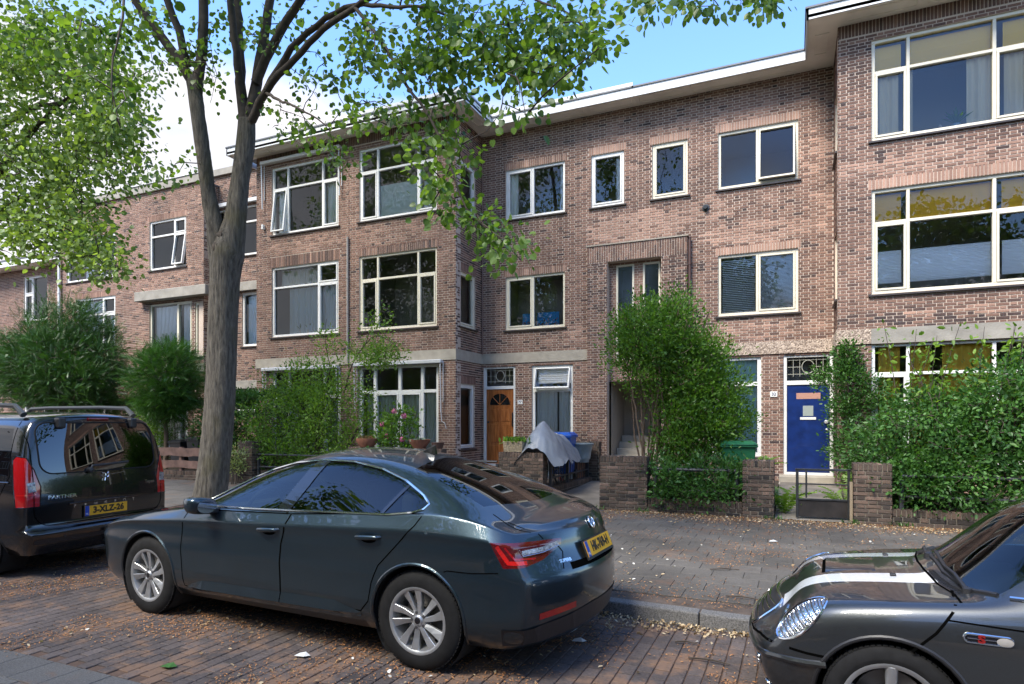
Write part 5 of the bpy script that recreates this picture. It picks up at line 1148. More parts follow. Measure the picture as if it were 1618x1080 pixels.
# ---------------------------------------------------------------- the grey liftback
def build_liftback():
    car = empty('parked_car', (0, 0, 0), 'dark blue-grey metallic saloon car parked in the middle, seen from its left rear side', 'car', 'cars parked along the kerb')
    PM = car_paint('paint_bluegrey', (.026, .045, .060), rough=.32, metal=.75)
    zt = itp([(0, .70), (.12, .76), (.35, .84), (.8, .91), (1.2, .965), (1.36, 1.0), (1.55, 1.09), (1.85, 1.25), (2.15, 1.375), (2.4, 1.44), (2.7, 1.466), (3.0, 1.455), (3.3, 1.415), (3.6, 1.335), (3.95, 1.205), (4.1, 1.14), (4.2, 1.09), (4.3, 1.045), (4.42, 1.022), (4.56, .998)])
    P_ = itp([(0, .80), (.1, .87), (.3, .94), (.6, .985), (1, 1), (3.9, 1), (4.15, .992), (4.34, .972), (4.46, .945), (4.56, .90)])
    belt = itp([(0, .66), (.12, .70), (.35, .79), (.8, .865), (1.2, .915), (1.5, .945), (2.6, .985), (3.3, 1.01), (3.6, 1.03), (3.9, 1.065), (4.15, 1.03), (4.4, .975), (4.56, .945)])
    gh = lambda x: max(0, zt(x) - belt(x) - .05)
    z8 = lambda x: zt(x) - (.035 + .05 * min(1, gh(x) / .35)); w8 = lambda x: P_(x) * (.70 - .09 * min(1, gh(x) / .35)); w6 = lambda x: .872 * P_(x) - .03 * (x < 1.2)
    rows = [(lambda x: .20 + .0 * x, lambda x: .82 * P_(x), .22, 4.44), (lambda x: .26, lambda x: .885 * P_(x), .12, 4.52), (lambda x: .36, lambda x: .925 * P_(x), .07, 4.55), (lambda x: .50, lambda x: .922 * P_(x), .05, 4.565), (itp([(0, .62), (3.4, .60), (4.2, .665), (4.56, .665)]), lambda x: .932 * P_(x), .04, 4.56),
            (itp([(0, .64), (.6, .765), (1.4, .80), (2.6, .84), (3.7, .885), (4.3, .86), (4.56, .81)]), lambda x: .912 * P_(x), .045, 4.48), (itp([(0, .66), (.6, .80), (1.4, .845), (2.6, .885), (3.7, .93), (4.3, .905), (4.56, .87)]), lambda x: .930 * P_(x), .05, 4.47),
            (lambda x: belt(x) - .012, lambda x: .878 * P_(x) , .08, 4.455),
            (belt, w6, .10, 4.445), (lambda x: belt(x) + (z8(x) - belt(x)) * .5, lambda x: w6(x) + (w8(x) - w6(x)) * .44, .13, 4.435), (z8, w8, .16, 4.425)]
    xs = [0, .06, .16, .32, .55, .8, 1.1, 1.3, 1.42, 1.6, 1.85, 2.1, 2.35, 2.65, 2.95, 3.25, 3.55, 3.8, 4.0, 4.15, 4.28, 4.38, 4.46, 4.52, 4.56]
    sh = Shell(xs, rows, zt, 0, fb=.10, rb=.235, crease=[(6, .9), (8, .3), (4, .45)], capcrease=[(10, .75), (4, .8)], colcrease=.15, end_blend=(.3, .28), wsh=lambda x: -.06 if 1.35 < x < 2.1 else (.05 if 3.6 < x < 4.3 else 0))
    WF, WR, r = .93, 3.771, .334
    arches(sh, car, [(WF, r + .01), (WR, r + .01)], .362, .91, .60, PM)
    dlo = [(1.47, .965), (1.70, 1.10), (1.9, 1.20), (2.1, 1.275), (2.35, 1.335), (2.65, 1.365), (2.95, 1.36), (3.25, 1.315), (3.5, 1.245), (3.72, 1.155), (3.80, 1.105), (3.78, 1.075), (3.70, 1.05), (3.5, 1.025), (2.66, .998)]
    doorF = [[(1.415, .30), (2.53, .33), (2.53, .60), (2.535, .75), (2.60, .975), (1.44, .94), (1.41, .80), (1.40, .60)]]
    doorR = [[(2.535, .33), (3.30, .345), (3.37, .42), (3.40, .55), (3.46, .68), (3.60, .82), (3.75, .97), (3.80, 1.05), (2.605, .975), (2.54, .75), (2.535, .60)]]
    for vw in 'LR':
        sh.cut([(1.40, .195), (3.32, .195), (3.32, .27), (1.40, .245)], vw, 'sill' if vw == 'L' else 'sill:2')
        pl = sh.cut(dlo, vw, 'side_window' if vw == 'L' else 'side_window:2')
        sh.cut(doorF, vw, 'door' if vw == 'L' else 'door:2'); sh.cut(doorR, vw, 'door:3' if vw == 'L' else 'door:4')
    # glass fore and aft, from above
    ws = [(1.33, -.0), (1.35, -.35), (1.42, -.68), (2.2, -.56), (2.26, 0), (2.2, .56), (1.42, .68), (1.35, .35)]
    sh.cut(ws, 'T', 'windscreen'); bw = [(3.47, -.50), (3.42, 0), (3.47, .50), (4.13, .63), (4.24, .3), (4.27, 0), (4.24, -.3), (4.13, -.63)]
    sh.cut(bw, 'T', 'rear_window')
    v45 = obl(42)
    def to_obl(x, y, z, v): p = Vector((x, y, z)); return (p.dot(v[1]), z)
    def lamp(mir):
        v = v45 if not mir else (Vector((v45[0].x, -v45[0].y, 0)), Vector((-v45[1].x, v45[1].y, 0)), Vector((0, 0, 1)))
        sg = 1 if mir else -1
        A = to_obl(4.31, sg * .885, .905, v); B = to_obl(4.40, sg * .87, .745, v); Cc = to_obl(4.57, sg * .64, .775, v); Dd = to_obl(4.625, sg * .45, .85, v); Ee = to_obl(4.625, sg * .44, .888, v)
        poly = [A, B, to_obl(4.50, sg * .78, .748, v), Cc, Dd, Ee]
        sh.cut([poly], v, 'tail_light' if not mir else 'tail_light:2', pred=lambda c: c.x > 4.15 and c.y * sg > .3)
        return v, poly
    L1 = lamp(False); L2 = lamp(True)
    # panel gaps, trims
    gap = MB(); lip = MB()
    def groove(pts, vw, w_=.009, mb=gap, off=.0012, closed=False, step=.03): sh.ribbon(mb, sh.line(pts, vw, step, closed), w_, off, closed)
    for vw in 'LR':
        for d_ in (doorF[0], doorR[0]): groove(d_, vw, closed=True)
        groove([(4.02, .70), (4.2, .70), (4.38, .715)], vw, .007)
        groove([(1.34, .94), (1.0, .90), (.45, .80), (.2, .735)], vw, .008)
        groove([(3.98, .66), (4.0, .70), (4.35, .92)] if False else [(3.995, .69), (4.02, .70)], vw, .006)
    groove([(1.30, -.74), (1.22, -.4), (1.19, 0), (1.22, .4), (1.30, .74)], 'T', .014)
    for sg in (-1, 1): groove([(1.30, sg * .74), (.8, sg * .73), (.3, sg * .63)], 'T', .008)
    # boot lid gaps seen from above / behind
    for sg in (-1, 1):
        groove([(4.22, sg * .66), (4.36, sg * .69), (4.46, sg * .68), (4.50, sg * .66)], 'T', .008)
        groove([(sg * .655, 1.0), (sg * .60, .90)], 'B', .008); groove([(sg * .50, .86), (sg * .46, .80), (sg * .52, .70)], 'B', .008)
    gap.build('panel_gap', M_GAP, car)
    ch = MB()
    for vw in 'LR': sh.rail(ch, sh.line([(2.52, .990), (1.9, .976), (1.46, .958)], vw), .008, .003); 
    for vw in 'LR': sh.rail(ch, sh.line(dlo, vw, .04, True), .0095, .003, closed=True)
    ch.build('window_trim', M_CHROME, car, smooth=True)
    bp_ = MB()
    for vw in 'LR':
        sh.ribbon(bp_, sh.line([(2.50, .995), (2.60, 1.20), (2.66, 1.362)], vw), .13, .0022)
        sh.ribbon(bp_, sh.line([(3.44, 1.025), (3.56, 1.225)], vw), .03, .0025)
    bp_.build('pillar_trim', M_GLOSSB, car)
    bm_ = MB()
    for vw in 'L':
        for a, b in ((1.45, 2.53), (2.54, 3.30)):
            n = 16; vs = []
            for q in range(n + 1):
                f = q / n; x = a + (b - a) * f; zb = .300 + .022 * (x - 1.45) / 1.85; tk = min(1, f * 5) if a < 2 else min(1, (1 - f) * 3.2)
                p0, n0 = sh.hit((x, zb), VIEW['L']); p1, n1 = sh.hit((x, zb + .012 + .062 * tk), VIEW['L'])
                vs += [p0 + Vector((0, -.034 * tk - .002, 0)), p1 + n1 * .0015, p0 + Vector((0, .0, -.022))]
            bm_.add(vs, [(3 * q, 3 * q + 3, 3 * q + 4, 3 * q + 1) for q in range(n)] + [(3 * q + 2, 3 * q + 5, 3 * q + 3, 3 * q) for q in range(n)])
    bm_.build('door_moulding', PM, car, smooth=False)
    # lamp graphics
    for (v, poly), nm in ((L1, ''), (L2, '')):
        sg = 1 if v[0].y < 0 else -1
        def T(x, y, z): return to_obl(x, sg * y, z, v)
        mb = MB(); sh.ribbon(mb, sh.line([T(4.365, .885, .882), T(4.43, .855, .778), T(4.51, .76, .772)], v, .02), .026, .002); mb.build('light_strip', M_RED2, car)
        mb = MB(); sh.ribbon(mb, sh.line([T(4.41, .865, .875), T(4.46, .83, .80), T(4.54, .69, .79)], v, .02), .012, .0018); mb.build('light_strip', M_RED, car)
        mb = MB(); sh.ribbon(mb, sh.line([T(4.50, .79, .832), T(4.57, .63, .84), T(4.615, .48, .862)], v, .02), .030, .0025); mb.build('reverse_lamp', M_CLEAR, car)
        mb = MB(); sh.rail(mb, sh.line([T(4.485, .805, .856), T(4.50, .785, .812), T(4.57, .63, .818), T(4.618, .475, .845)], v, .02), .0025, .004); mb.build('lamp_chrome', M_CHROME, car)
    for sg in (-1, 1): mb = MB(); sh.ribbon(mb, sh.line([(sg * .74, .43), (sg * .42, .45)], 'B', .03), .042, .002); mb.build('reflector', M_RED, car)
    mb = MB(); hs = sh.line([(-.86, .30), (-.5, .33), (-.2, .36), (.2, .36), (.5, .33), (.86, .30)], 'B', .05); sh.ribbon(mb, hs, .13, .002); mb.build('rear_diffuser', M_TRIM, car)
    sh.cut([[(-.88, .46), (-.88, .39), (-.42, .39), (-.42, .46)]], 'B', 'x', pred=lambda c: False) if False else None
    # plate recess and plate
    p0, n0 = sh.hit((0, .765), VIEW['B']); p1, _ = sh.hit((0, .84), VIEW['B'])
    up = (p1 - p0).normalized(); right = Vector((0, 1, 0)); out = up.cross(right) * -1
    if out.x < 0: out = -out
    base = p0 + up * .015 + out * .004
    num_plate(car, lambda u, v, d: base + right * u + up * v + out * d, 'HK-769-H', sx=.86)
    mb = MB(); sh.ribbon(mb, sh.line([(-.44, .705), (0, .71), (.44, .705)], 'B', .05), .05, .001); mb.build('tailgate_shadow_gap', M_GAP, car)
    p, n_ = sh.hit((0, .935), VIEW['B']); q = n_.to_track_quat('Z', 'Y').to_matrix()
    mb = MB(); mb.tube([p + n_ * .006 + q @ Vector((.042 * math.cos(t), .042 * math.sin(t), 0)) for t in [i * 6.283 / 24 for i in range(24)]], .007, 8, closed=True); bd = mb.build('badge', M_CHROME, car, smooth=True)
    mb = MB(); mb.add([p + n_ * .006 + q @ Vector((.04 * math.cos(t), .04 * math.sin(t), 0)) for t in [i * 6.283 / 24 for i in range(24)]], [tuple(range(24))]); mb.build('badge_field', M_GLOSSB, bd)
    mb = MB(); mb.tube([p + n_ * .010 + q @ Vector(a) for a in ((-.022, -.018, 0), (0, 0, 0), (.008, .024, 0))], .005, 6); mb.tube([p + n_ * .010 + q @ Vector(a) for a in ((0, 0, 0), (.02, -.012, 0))], .005, 6); mb.build('badge_arrow', M_CHROME, bd)
    def onrear(u0, v0):
        def f(a, b, c): h = sh.hit((u0 + a, v0 + b), VIEW['B']); return (h[0] + h[1] * (.002 + c)) if h[0] else Vector((4.8, u0 + a, v0 + b))
        return f
    text_mesh('SUPERB', .027, onrear(-.47, .745), 'model_lettering', M_CHROME, car, .0015, sx=1.25, bold=.001)
    # interior, mirror, handles, aerial
    for xx, nm in ((2.41, 'L'), (3.37, 'L')):
        h, n_ = sh.hit((xx, .845 if xx < 3 else .865), VIEW['L']); mb = MB(); mb.tube([h + Vector((-.11, .012, -.004)), h + Vector((-.085, -.024, 0)), h + Vector((0, -.034, .004)), h + Vector((.085, -.024, .008)), h + Vector((.11, .012, .010))], [.010, .016, .018, .016, .010], 10); mb.build('door_handle', PM, car, smooth=True)
        mb = MB(); mb.add([h + Vector((.06 * math.cos(t) * 1.15, -.002, -.012 + .026 * math.sin(t))) for t in [i * 6.283 / 18 for i in range(18)]], [tuple(range(18))]); mb.build('handle_recess', M_GAP, car)
    for sg in (-1, 1):
        m_ = bmesh.new(); bmesh.ops.create_cube(m_, size=1); bmesh.ops.subdivide_edges(m_, edges=m_.edges, cuts=3, use_grid_fill=True)
        for v in m_.verts:
            c = v.co * 2; l = c.length; c = c / max(1e-6, max(abs(c.x), abs(c.y), abs(c.z))) if False else c
            s_ = (abs(c.x) ** 4 + abs(c.y) ** 4 + abs(c.z) ** 4) ** .25; c = c / s_
            v.co = Vector((1.74 + c.x * (.075 + .02 * c.z), sg * (1.005 + c.y * .115), 1.0 + c.z * .068 + .012 * c.y))
        me = bpy.data.meshes.new('mirror'); m_.to_mesh(me); m_.free(); mi = link('door_mirror', me, PM, car, True)
        mb = MB(); mb.add([(1.822, sg * (1.0 + .09 * math.cos(t)), 1.0 + .055 * math.sin(t)) for t in [i * 6.283 / 20 for i in range(20)]], [tuple(range(20))]); mb.build('mirror_glass', M_CHROME, mi)
        mb = MB(); mb.box(1.68, min(sg * .86, sg * .96), .93, 1.80, max(sg * .86, sg * .96), .975); mb.build('mirror_foot', M_TRIM, mi, bevel=.01)
    p, n_ = sh.hit((3.25, 0), VIEW['T']); mb = MB(); mb.add([p + Vector(a) for a in ((-.07, -.02, -.005), (.08, -.018, -.01), (.08, .018, -.01), (-.07, .02, -.005), (.05, 0, .07), (.075, 0, .065))], [(0, 1, 5, 4), (3, 4, 5, 2), (1, 2, 5), (0, 4, 3)]); mb.build('roof_aerial', M_GLOSSB, car)
    seats(car, 2.25, 3.2, .42); steering(car, 1.75, -.37, .92)
    mb = MB(); mb.box(1.3, -.78, .55, 1.62, .78, .93); mb.build('dashboard', M_INT, car, bevel=.05); mb = MB(); mb.box(.9, -.60, .22, 4.4, .60, .45); mb.box(1.35, -.84, .22, 3.35, .84, .4); mb.build('underbody', M_INT, car); mb = MB(); mb.box(3.55, -.7, .5, 4.3, .7, .93); mb.build('parcel_shelf', M_INT, car)
    mb = MB(); mb.box(.25, -.55, .26, .9, .55, .6); mb.build('engine_bay', M_LINER, car)
    sh.drop('hole')
    sh.finish(car, {'body': PM, 'sill': M_TRIM, 'side_window': M_CGLASS, 'door': PM, 'windscreen': M_CGLASS, 'rear_window': M_CGLASSD, 'tail_light': M_REDD}, push={'side_window': -.003, 'side_window:2': -.003})
    for x in (WF, WR):
        for sg in (-1, 1): wheel(car, x, sg * .805, r, .215, .222, sg, 'turbine')
    return car
sk = build_liftback()
th_ = R(-2.62); place(sk, (-6.0345, 4.7015, 0.002), th_)
# ---------------------------------------------------------------- the black van-like estate at the left
def rrect(x0, y0, x1, y1, r, n=5):
    out = []
    for cx, cy, a0 in ((x1 - r, y0 + r, -90), (x1 - r, y1 - r, 0), (x0 + r, y1 - r, 90), (x0 + r, y0 + r, 180)):
        out += [(cx + r * math.cos(R(a0 + 90 * i / n)), cy + r * math.sin(R(a0 + 90 * i / n))) for i in range(n + 1)]
    return out
def build_van():
    car = empty('parked_van', (0, 0, 0), 'black tall-bodied passenger van with roof rails, seen from behind at the left edge', 'van', 'cars parked along the kerb')
    PM = car_paint('paint_black', (.005, .005, .006), rough=.2, metal=.2)
    zt = itp([(0, .80), (.1, .88), (.4, 1.0), (1.0, 1.12), (1.75, 1.66), (2.1, 1.76), (2.8, 1.80), (4.0, 1.79), (4.25, 1.765), (4.38, 1.74)])
    P_ = itp([(0, .82), (.2, .92), (.6, 1), (3.9, 1), (4.2, .99), (4.32, .975), (4.38, .94)])
    belt = itp([(0, .78), (.1, .84), (.4, .96), (1.0, 1.06), (4.38, 1.07)])
    z7 = lambda x: zt(x) - .07 * min(1, max(.4, (zt(x) - belt(x)) / .5)); w7 = lambda x: P_(x) * (.76 - .04 * min(1, (zt(x) - belt(x)) / .5))
    rows = [(lambda x: .25, lambda x: .80 * P_(x), .2, 4.26), (lambda x: .36, lambda x: .87 * P_(x), .06, 4.36), (lambda x: .475, lambda x: .895 * P_(x), .02, 4.385), (lambda x: .50, lambda x: .897 * P_(x), .02, 4.38), (lambda x: .535, lambda x: .897 * P_(x), .02, 4.315),
            (lambda x: min(.80, belt(x) - .06), lambda x: .90 * P_(x), .02, 4.325), (lambda x: belt(x) - .02, lambda x: .89 * P_(x), .04, 4.31), (lambda x: belt(x) + (z7(x) - belt(x)) * .5, lambda x: .85 * P_(x) if zt(x) > 1.4 else .83 * P_(x), .06, 4.26), (z7, w7, .10, 4.19)]
    xs = [0, .08, .2, .4, .7, 1.0, 1.25, 1.5, 1.75, 2.1, 2.5, 3.0, 3.4, 3.8, 4.05, 4.2, 4.28, 4.34, 4.38]
    sh = Shell(xs, rows, zt, 0, fb=.12, rb=.035, crease=[(2, .5), (4, .6), (8, .25), (6, .2)], end_blend=(.3, .25))
    WF, WR, r = .88, 3.60, .325
    arches(sh, car, [(WF, r), (WR, r)], .365, .88, .58, M_TRIM)
    win = rrect(-.70, 1.11, .70, 1.665, .13); sh.cut([win], 'B', 'rear_window')
    for vw in 'LR': sh.cut([[(2.72, 1.10), (4.08, 1.10), (4.06, 1.4), (3.98, 1.60), (2.74, 1.64)]], vw, 'side_window' if vw == 'L' else 'side_window:2'); sh.cut([[(1.55, 1.10), (2.64, 1.10), (2.64, 1.64), (1.95, 1.62)]], vw, 'side_window:3' if vw == 'L' else 'side_window:4')
    sh.cut([[(1.02, -.72), (1.72, -.66), (1.75, 0), (1.72, .66), (1.02, .72), (.96, 0)]], 'T', 'windscreen')
    for sg, nm in ((-1, 'tail_light'), (1, 'tail_light:2')):
        v = obl(48); v = v if sg < 0 else (Vector((v[0].x, -v[0].y, 0)), Vector((-v[1].x, v[1].y, 0)), v[2])
        def T(x, y, z): p = Vector((x, sg * y, z)); return (p.dot(v[1]), z)
        poly = [T(4.20, .88, .77), T(4.33, .72, .77), T(4.33, .715, .98), T(4.29, .75, 1.16), T(4.25, .80, 1.29), T(4.17, .86, 1.31), T(4.13, .87, 1.27), T(4.17, .885, 1.0)]
        sh.cut([poly], v, nm, pred=lambda c: c.x > 3.9)
        mb = MB(); sh.ribbon(mb, sh.line([T(4.30, .77, .93), T(4.29, .78, 1.03)], v, .02), .075, .003); mb.build('reverse_lamp', M_CLEAR, car)
        mb = MB(); sh.ribbon(mb, sh.line([T(4.20, .87, .90), T(4.31, .74, .90)], v, .02), .012, .003); mb.build('lens_rib', M_RED2, car)
        mb = MB(); sh.rail(mb, sh.line(poly, v, .04, True), .006, 0, closed=True); mb.build('lamp_surround', M_GLOSSB, car)
    gap = MB()
    sh.ribbon(gap, sh.line(rrect(-.775, .56, .775, 1.725, .16), 'B', .04, True), .010, .0012, True)
    for vw in 'LR':
        for pl in ([(1.0, .38), (2.62, .38), (2.66, 1.68)], [(2.66, 1.68), (2.66, .38), (3.12, .40), (3.25, .75), (3.9, .78), (4.10, 1.1), (4.02, 1.68)], [(2.7, .86), (3.9, .84)]): sh.ribbon(gap, sh.line(pl, vw, .04), .009, .0012)
    sh.ribbon(gap, sh.line([(-.86, .515), (.86, .515)], 'B', .05), .008, .0012); gap.build('panel_gap', M_GAP, car)
    mb = MB(); sh.rail(mb, sh.line(win, 'B', .04, True), .008, .001, closed=True); mb.build('window_seal', M_RUB, car, smooth=True)
    mb = MB(); sh.rail(mb, sh.line([(-.42, .765), (0, .77), (.42, .765)], 'B', .04), .011, .004, 8); mb.build('handle_strip', M_GLOSSB, car, smooth=True)
    mb = MB(); sh.ribbon(mb, sh.line([(-.80, .40), (0, .40), (.80, .40)], 'B', .05), .05, .002); mb.build('bumper_insert', M_TRIM, car)
    mb = MB(); sh.rail(mb, sh.line([(2.4, .74), (3.2, .76)], 'L', .05), .012, .002); sh.rail(mb, sh.line([(2.75, 1.02), (4.1, 1.03)], 'L', .05), .01, .002); mb.build('side_strip', M_GLOSSB, car, smooth=True)
    p0, _ = sh.hit((0, .62), VIEW['B']); p1, _ = sh.hit((0, .70), VIEW['B']); up = (p1 - p0).normalized(); right = Vector((0, 1, 0)); out = Vector((up.z, 0, -up.x)); base = p0 + up * .045 + out * .008
    num_plate(car, lambda u, v, d: base + right * u + up * v + out * d, '3-XLZ-26', sx=.98)
    def onrear(u0, v0):
        def f(a, b, c): h = sh.hit((u0 + a, v0 + b), VIEW['B']); return (h[0] + h[1] * (.003 + c)) if h[0] else Vector((4.33, u0 + a, v0 + b))
        return f
    for i, chx in enumerate('PEUGEOT'): text_mesh(chx, .045, onrear(-.36 + i * .12, .735), 'brand_letter', M_CHROME, car, .0015, bold=.001)
    text_mesh('PARTNER', .055, onrear(-.49, .855), 'model_lettering', M_CHROME, car, .0015, sx=1.3, bold=.001)
    text_mesh('Tepee', .055, onrear(.60, .93), 'trim_lettering', M_CHROME, car, .0015, bold=.001)
    mb = MB()      # rearing-animal emblem as a few chrome strokes
    for st in ([(-.03, .035), (-.005, .045), (.01, .02), (.0, -.005), (.02, -.03), (.035, -.045)], [(.01, .02), (.035, .035), (.045, .05)], [(-.005, .045), (-.035, .05)], [(.0, .01), (-.03, .005), (-.045, .015)], [(0, -.005), (-.03, -.02), (-.035, -.045)], [(.0, -.01), (-.005, -.045)], [(.03, -.01), (.045, .01), (.04, .03)]):
        hh = [sh.hit((a, 1.035 + b), VIEW['B']) for a, b in st]; mb.tube([p + n_ * .005 for p, n_ in hh if p], .007, 6)
    mb.build('badge', M_CHROME, car, smooth=True)
    # wiper, hinges, high brake light, rails
    mb = MB(); hs = sh.line([(-.18, 1.13), (-.15, 1.17), (.0, 1.175), (.30, 1.19)], 'B', .04); sh.rail(mb, hs, .013, .022, 8); mb.lathe([(0, .06), (.03, .05), (.035, 0)], sh.hit((-.18, 1.125), VIEW['B'])[0], 12, 'x'); mb.build('rear_wiper', M_TRIM, car, smooth=True)
    for y in (-.44, .44): mb = MB(); mb.box(4.17, y - .045, 1.60, 4.27, y + .045, 1.72); mb.build('hinge_cover', M_TRIM, car, bevel=.02, seg=2)
    mb = MB(); mb.box(4.19, -.13, 1.685, 4.245, .13, 1.72); mb.build('high_brake_light', M_REDD, car, bevel=.008)
    for sg in (-1, 1):
        mb = MB(); pts = [(1.9, sg * .66, 1.74), (2.05, sg * .665, 1.85), (2.4, sg * .67, 1.865), (3.4, sg * .67, 1.865), (3.85, sg * .665, 1.85), (3.98, sg * .66, 1.75)]; mb.tube(pts, [.03, .026, .022, .022, .026, .035], 8); mb.build('roof_rail', mat('rail_grey', (.09, .095, .10), .35, metal=.5), car, smooth=True)
    mb = MB(); mb.tube([(4.3, 0, .30), (4.46, 0, .30), (4.50, 0, .36)], .022, 8); mb.lathe([(0, .43), (.025, .41), (.025, .38), (.018, .36)], (4.50, 0, 0), 12); mb.build('tow_ball', M_TRIM, car, smooth=True)
    mb = MB(); mb.box(.3, -.55, .22, 4.2, .55, .4); mb.box(1.3, -.8, .25, 3.2, .8, .42); mb.build('underbody', M_LINER, car); seats(car, 1.9, 2.8, .55)
    for y in (-.5, .5): sensors = MB(); h, n_ = sh.hit((y, .43), VIEW['B']); sensors.lathe([(0, .004), (.014, .003), (.016, 0)], h, 12, 'x'); sensors.build('parking_sensor', M_TRIM, car)
    sh.drop('hole'); sh.finish(car, {'body': PM, 'rear_window': glass_mat('van_glass_dark', (.012, .013, .014), 1.9), 'side_window': M_CGLASSD, 'windscreen': M_CGLASS, 'tail_light': M_RED})
    for x in (WF, WR):
        for sg in (-1, 1): wheel(car, x, sg * .775, r, .205, .205, sg, 'cover')
    return car
van = build_van(); place(van, (-11.69, 4.53, .002), R(4))

# ---------------------------------------------------------------- the small hatchback with bonnet stripes
def build_mini():
    car = empty('parked_car', (0, 0, 0), 'small dark grey hatchback with white bonnet stripes, cut off at the lower right', 'car', 'cars parked along the kerb')
    PM = car_paint('paint_gunmetal', (.060, .065, .070), rough=.32, metal=.75); PR = car_paint('paint_silver_roof', (.42, .44, .46), rough=.25, metal=.4)
    zt = itp([(0, .63), (.05, .705), (.15, .775), (.35, .825), (.6, .852), (.9, .878), (.98, .888), (1.08, .955), (1.25, 1.12), (1.38, 1.235), (1.50, 1.305), (1.72, 1.345), (2.1, 1.36), (2.7, 1.345), (3.2, 1.29), (3.4, 1.1), (3.55, .9), (3.65, .75)])
    P_ = itp([(0, .78), (.05, .85), (.15, .91), (.35, .965), (.6, 1), (3.0, 1), (3.4, .93), (3.55, .86), (3.65, .78)])
    belt = itp([(0, .56), (.05, .61), (.15, .69), (.35, .76), (.6, .80), (.9, .835), (1.05, .85), (1.6, .88), (3.2, .92), (3.65, .72)])
    gh = lambda x: max(0, zt(x) - belt(x) - .05)
    z7 = lambda x: zt(x) - (.03 + .04 * min(1, gh(x) / .35)); w7 = lambda x: P_(x) * (.60 - .02 * min(1, gh(x) / .35)); w5 = lambda x: P_(x) * .775
    rows = [(lambda x: .17, lambda x: .74 * P_(x), .10, 3.50), (lambda x: .26, lambda x: .80 * P_(x), .02, 3.62), (lambda x: .40, lambda x: .835 * P_(x), -.01, 3.66), (itp([(0, .48), (3.65, .5)]), lambda x: .84 * P_(x), .0, 3.65), (itp([(0, .53), (.15, .60), (.35, .68), (.6, .74), (3.2, .78), (3.65, .66)]), lambda x: .83 * P_(x), .045, 3.58),
            (belt, w5, .075, 3.54), (lambda x: belt(x) + (z7(x) - belt(x)) * .5, lambda x: w5(x) + (w7(x) - w5(x)) * .42, .09, 3.5), (z7, w7, .11, 3.46)]
    xs = [0, .04, .10, .2, .33, .48, .62, .8, .93, 1.0, 1.1, 1.25, 1.38, 1.50, 1.68, 2.0, 2.4, 2.8, 3.1, 3.3, 3.5, 3.6, 3.65]
    sh = Shell(xs, rows, zt, 0, fb=.11, rb=.08, crease=[(3, .35), (5, .2)], end_blend=(.25, .3), wsh=lambda x: -.15 if .85 < x < 1.4 else (-.10 if 1.4 <= x < 1.6 else 0))
    WF, WR, r = .615, 3.08, .302
    arches(sh, car, [(WF, r), (WR, r)], .335, .80, .52, M_TRIM)
    for vw in 'LR': sh.cut([[(1.16, .885), (3.1, .94), (3.05, 1.24), (2.0, 1.295), (1.58, 1.275), (1.38, 1.13)]], vw, 'side_window' if vw == 'L' else 'side_window:2')
    sh.cut([[(.88, 0), (.90, -.3), (.96, -.55), (1.06, -.69), (1.44, -.555), (1.38, 0), (1.44, .555), (1.06, .69), (.96, .55), (.90, .3)]], 'T', 'windscreen', pred=lambda c: c.z < 1.31)
    sh.cut([[(1.46, -.75), (3.3, -.75), (3.3, .75), (1.46, .75), (1.40, 0)]], 'T', 'roof', pred=lambda c: c.z > 1.245)
    for sg in (-1, 1): sh.cut([[(.10, sg * .25), (.835, sg * .25), (.855, sg * .44), (.10, sg * .40)] if sg > 0 else [(.10, sg * .40), (.855, sg * .44), (.835, sg * .25), (.10, sg * .25)]], 'T', 'bonnet_stripe' if sg < 0 else 'bonnet_stripe:2', pred=lambda c: c.z > .60)
    sh.cut([rrect(-.36, .50, .36, .635, .05)], 'F', 'grille'); sh.cut([rrect(-.42, .20, .42, .34, .05)], 'F', 'grille:2')
    for sg, nm in ((-1, 'headlight'), (1, 'headlight:2')):
        d = Vector((.62, -sg * .72, -.32)).normalized(); b_ = Vector((0, 0, 1)); b_ = (b_ - d * b_.dot(d)).normalized(); a = d.cross(b_); v = (d, a, b_)
        hc = Vector((.24, sg * .66, .64)); cx, cy = hc.dot(a), hc.dot(b_)
        q = Vector((1, 0, 0)); tilt = R(34) * (1 if a.dot(q) < 0 else -1); el = [(cx + .082 * math.cos(t) * math.cos(tilt) - .155 * math.sin(t) * math.sin(tilt), cy + .082 * math.cos(t) * math.sin(tilt) + .155 * math.sin(t) * math.cos(tilt)) for t in [i * 6.2832 / 26 for i in range(26)]]
        sh.cut([el], v, nm); mb = MB(); sh.rail(mb, sh.line(el, v, .05, True), .008, .001, closed=True); mb.build('headlight_ring', M_CHROME, car, smooth=True)
        mb = MB(); mb2 = MB()
        for k in range(-9, 10):      # flutes of the reflector, seen through the cover
            q = k / 10; wd = .074 * math.sqrt(1 - q * q) * .92; px_, py_ = -q * .148 * math.sin(tilt), q * .148 * math.cos(tilt)
            hl = sh.line([(cx + px_ - wd * math.cos(tilt), cy + py_ - wd * math.sin(tilt)), (cx + px_ + wd * math.cos(tilt), cy + py_ + wd * math.sin(tilt))], v, .015); sh.rail(mb if k % 2 else mb2, hl, .0032 if k % 3 else .005, .001, 4)
        mb.build('lens_flute', M_CHROME, car, smooth=True); mb2.build('lens_flute', M_ALLOYD, car, smooth=True)
    gap = MB()
    def groove(pts, vw, w_=.009, off=.0012, closed=False): sh.ribbon(gap, sh.line(pts, vw, .03, closed), w_, off, closed)
    for vw in 'LR':
        groove([(.90, .86), (.87, .80), (.80, .70), (.70, .60)], vw, .013); groove([(.84, .765), (1.16, .755)], vw, .008)
        groove([(1.22, .83), (1.18, .78), (1.165, .65), (1.17, .32), (1.5, .26), (2.4, .26), (2.45, .9)], vw, .010); pass
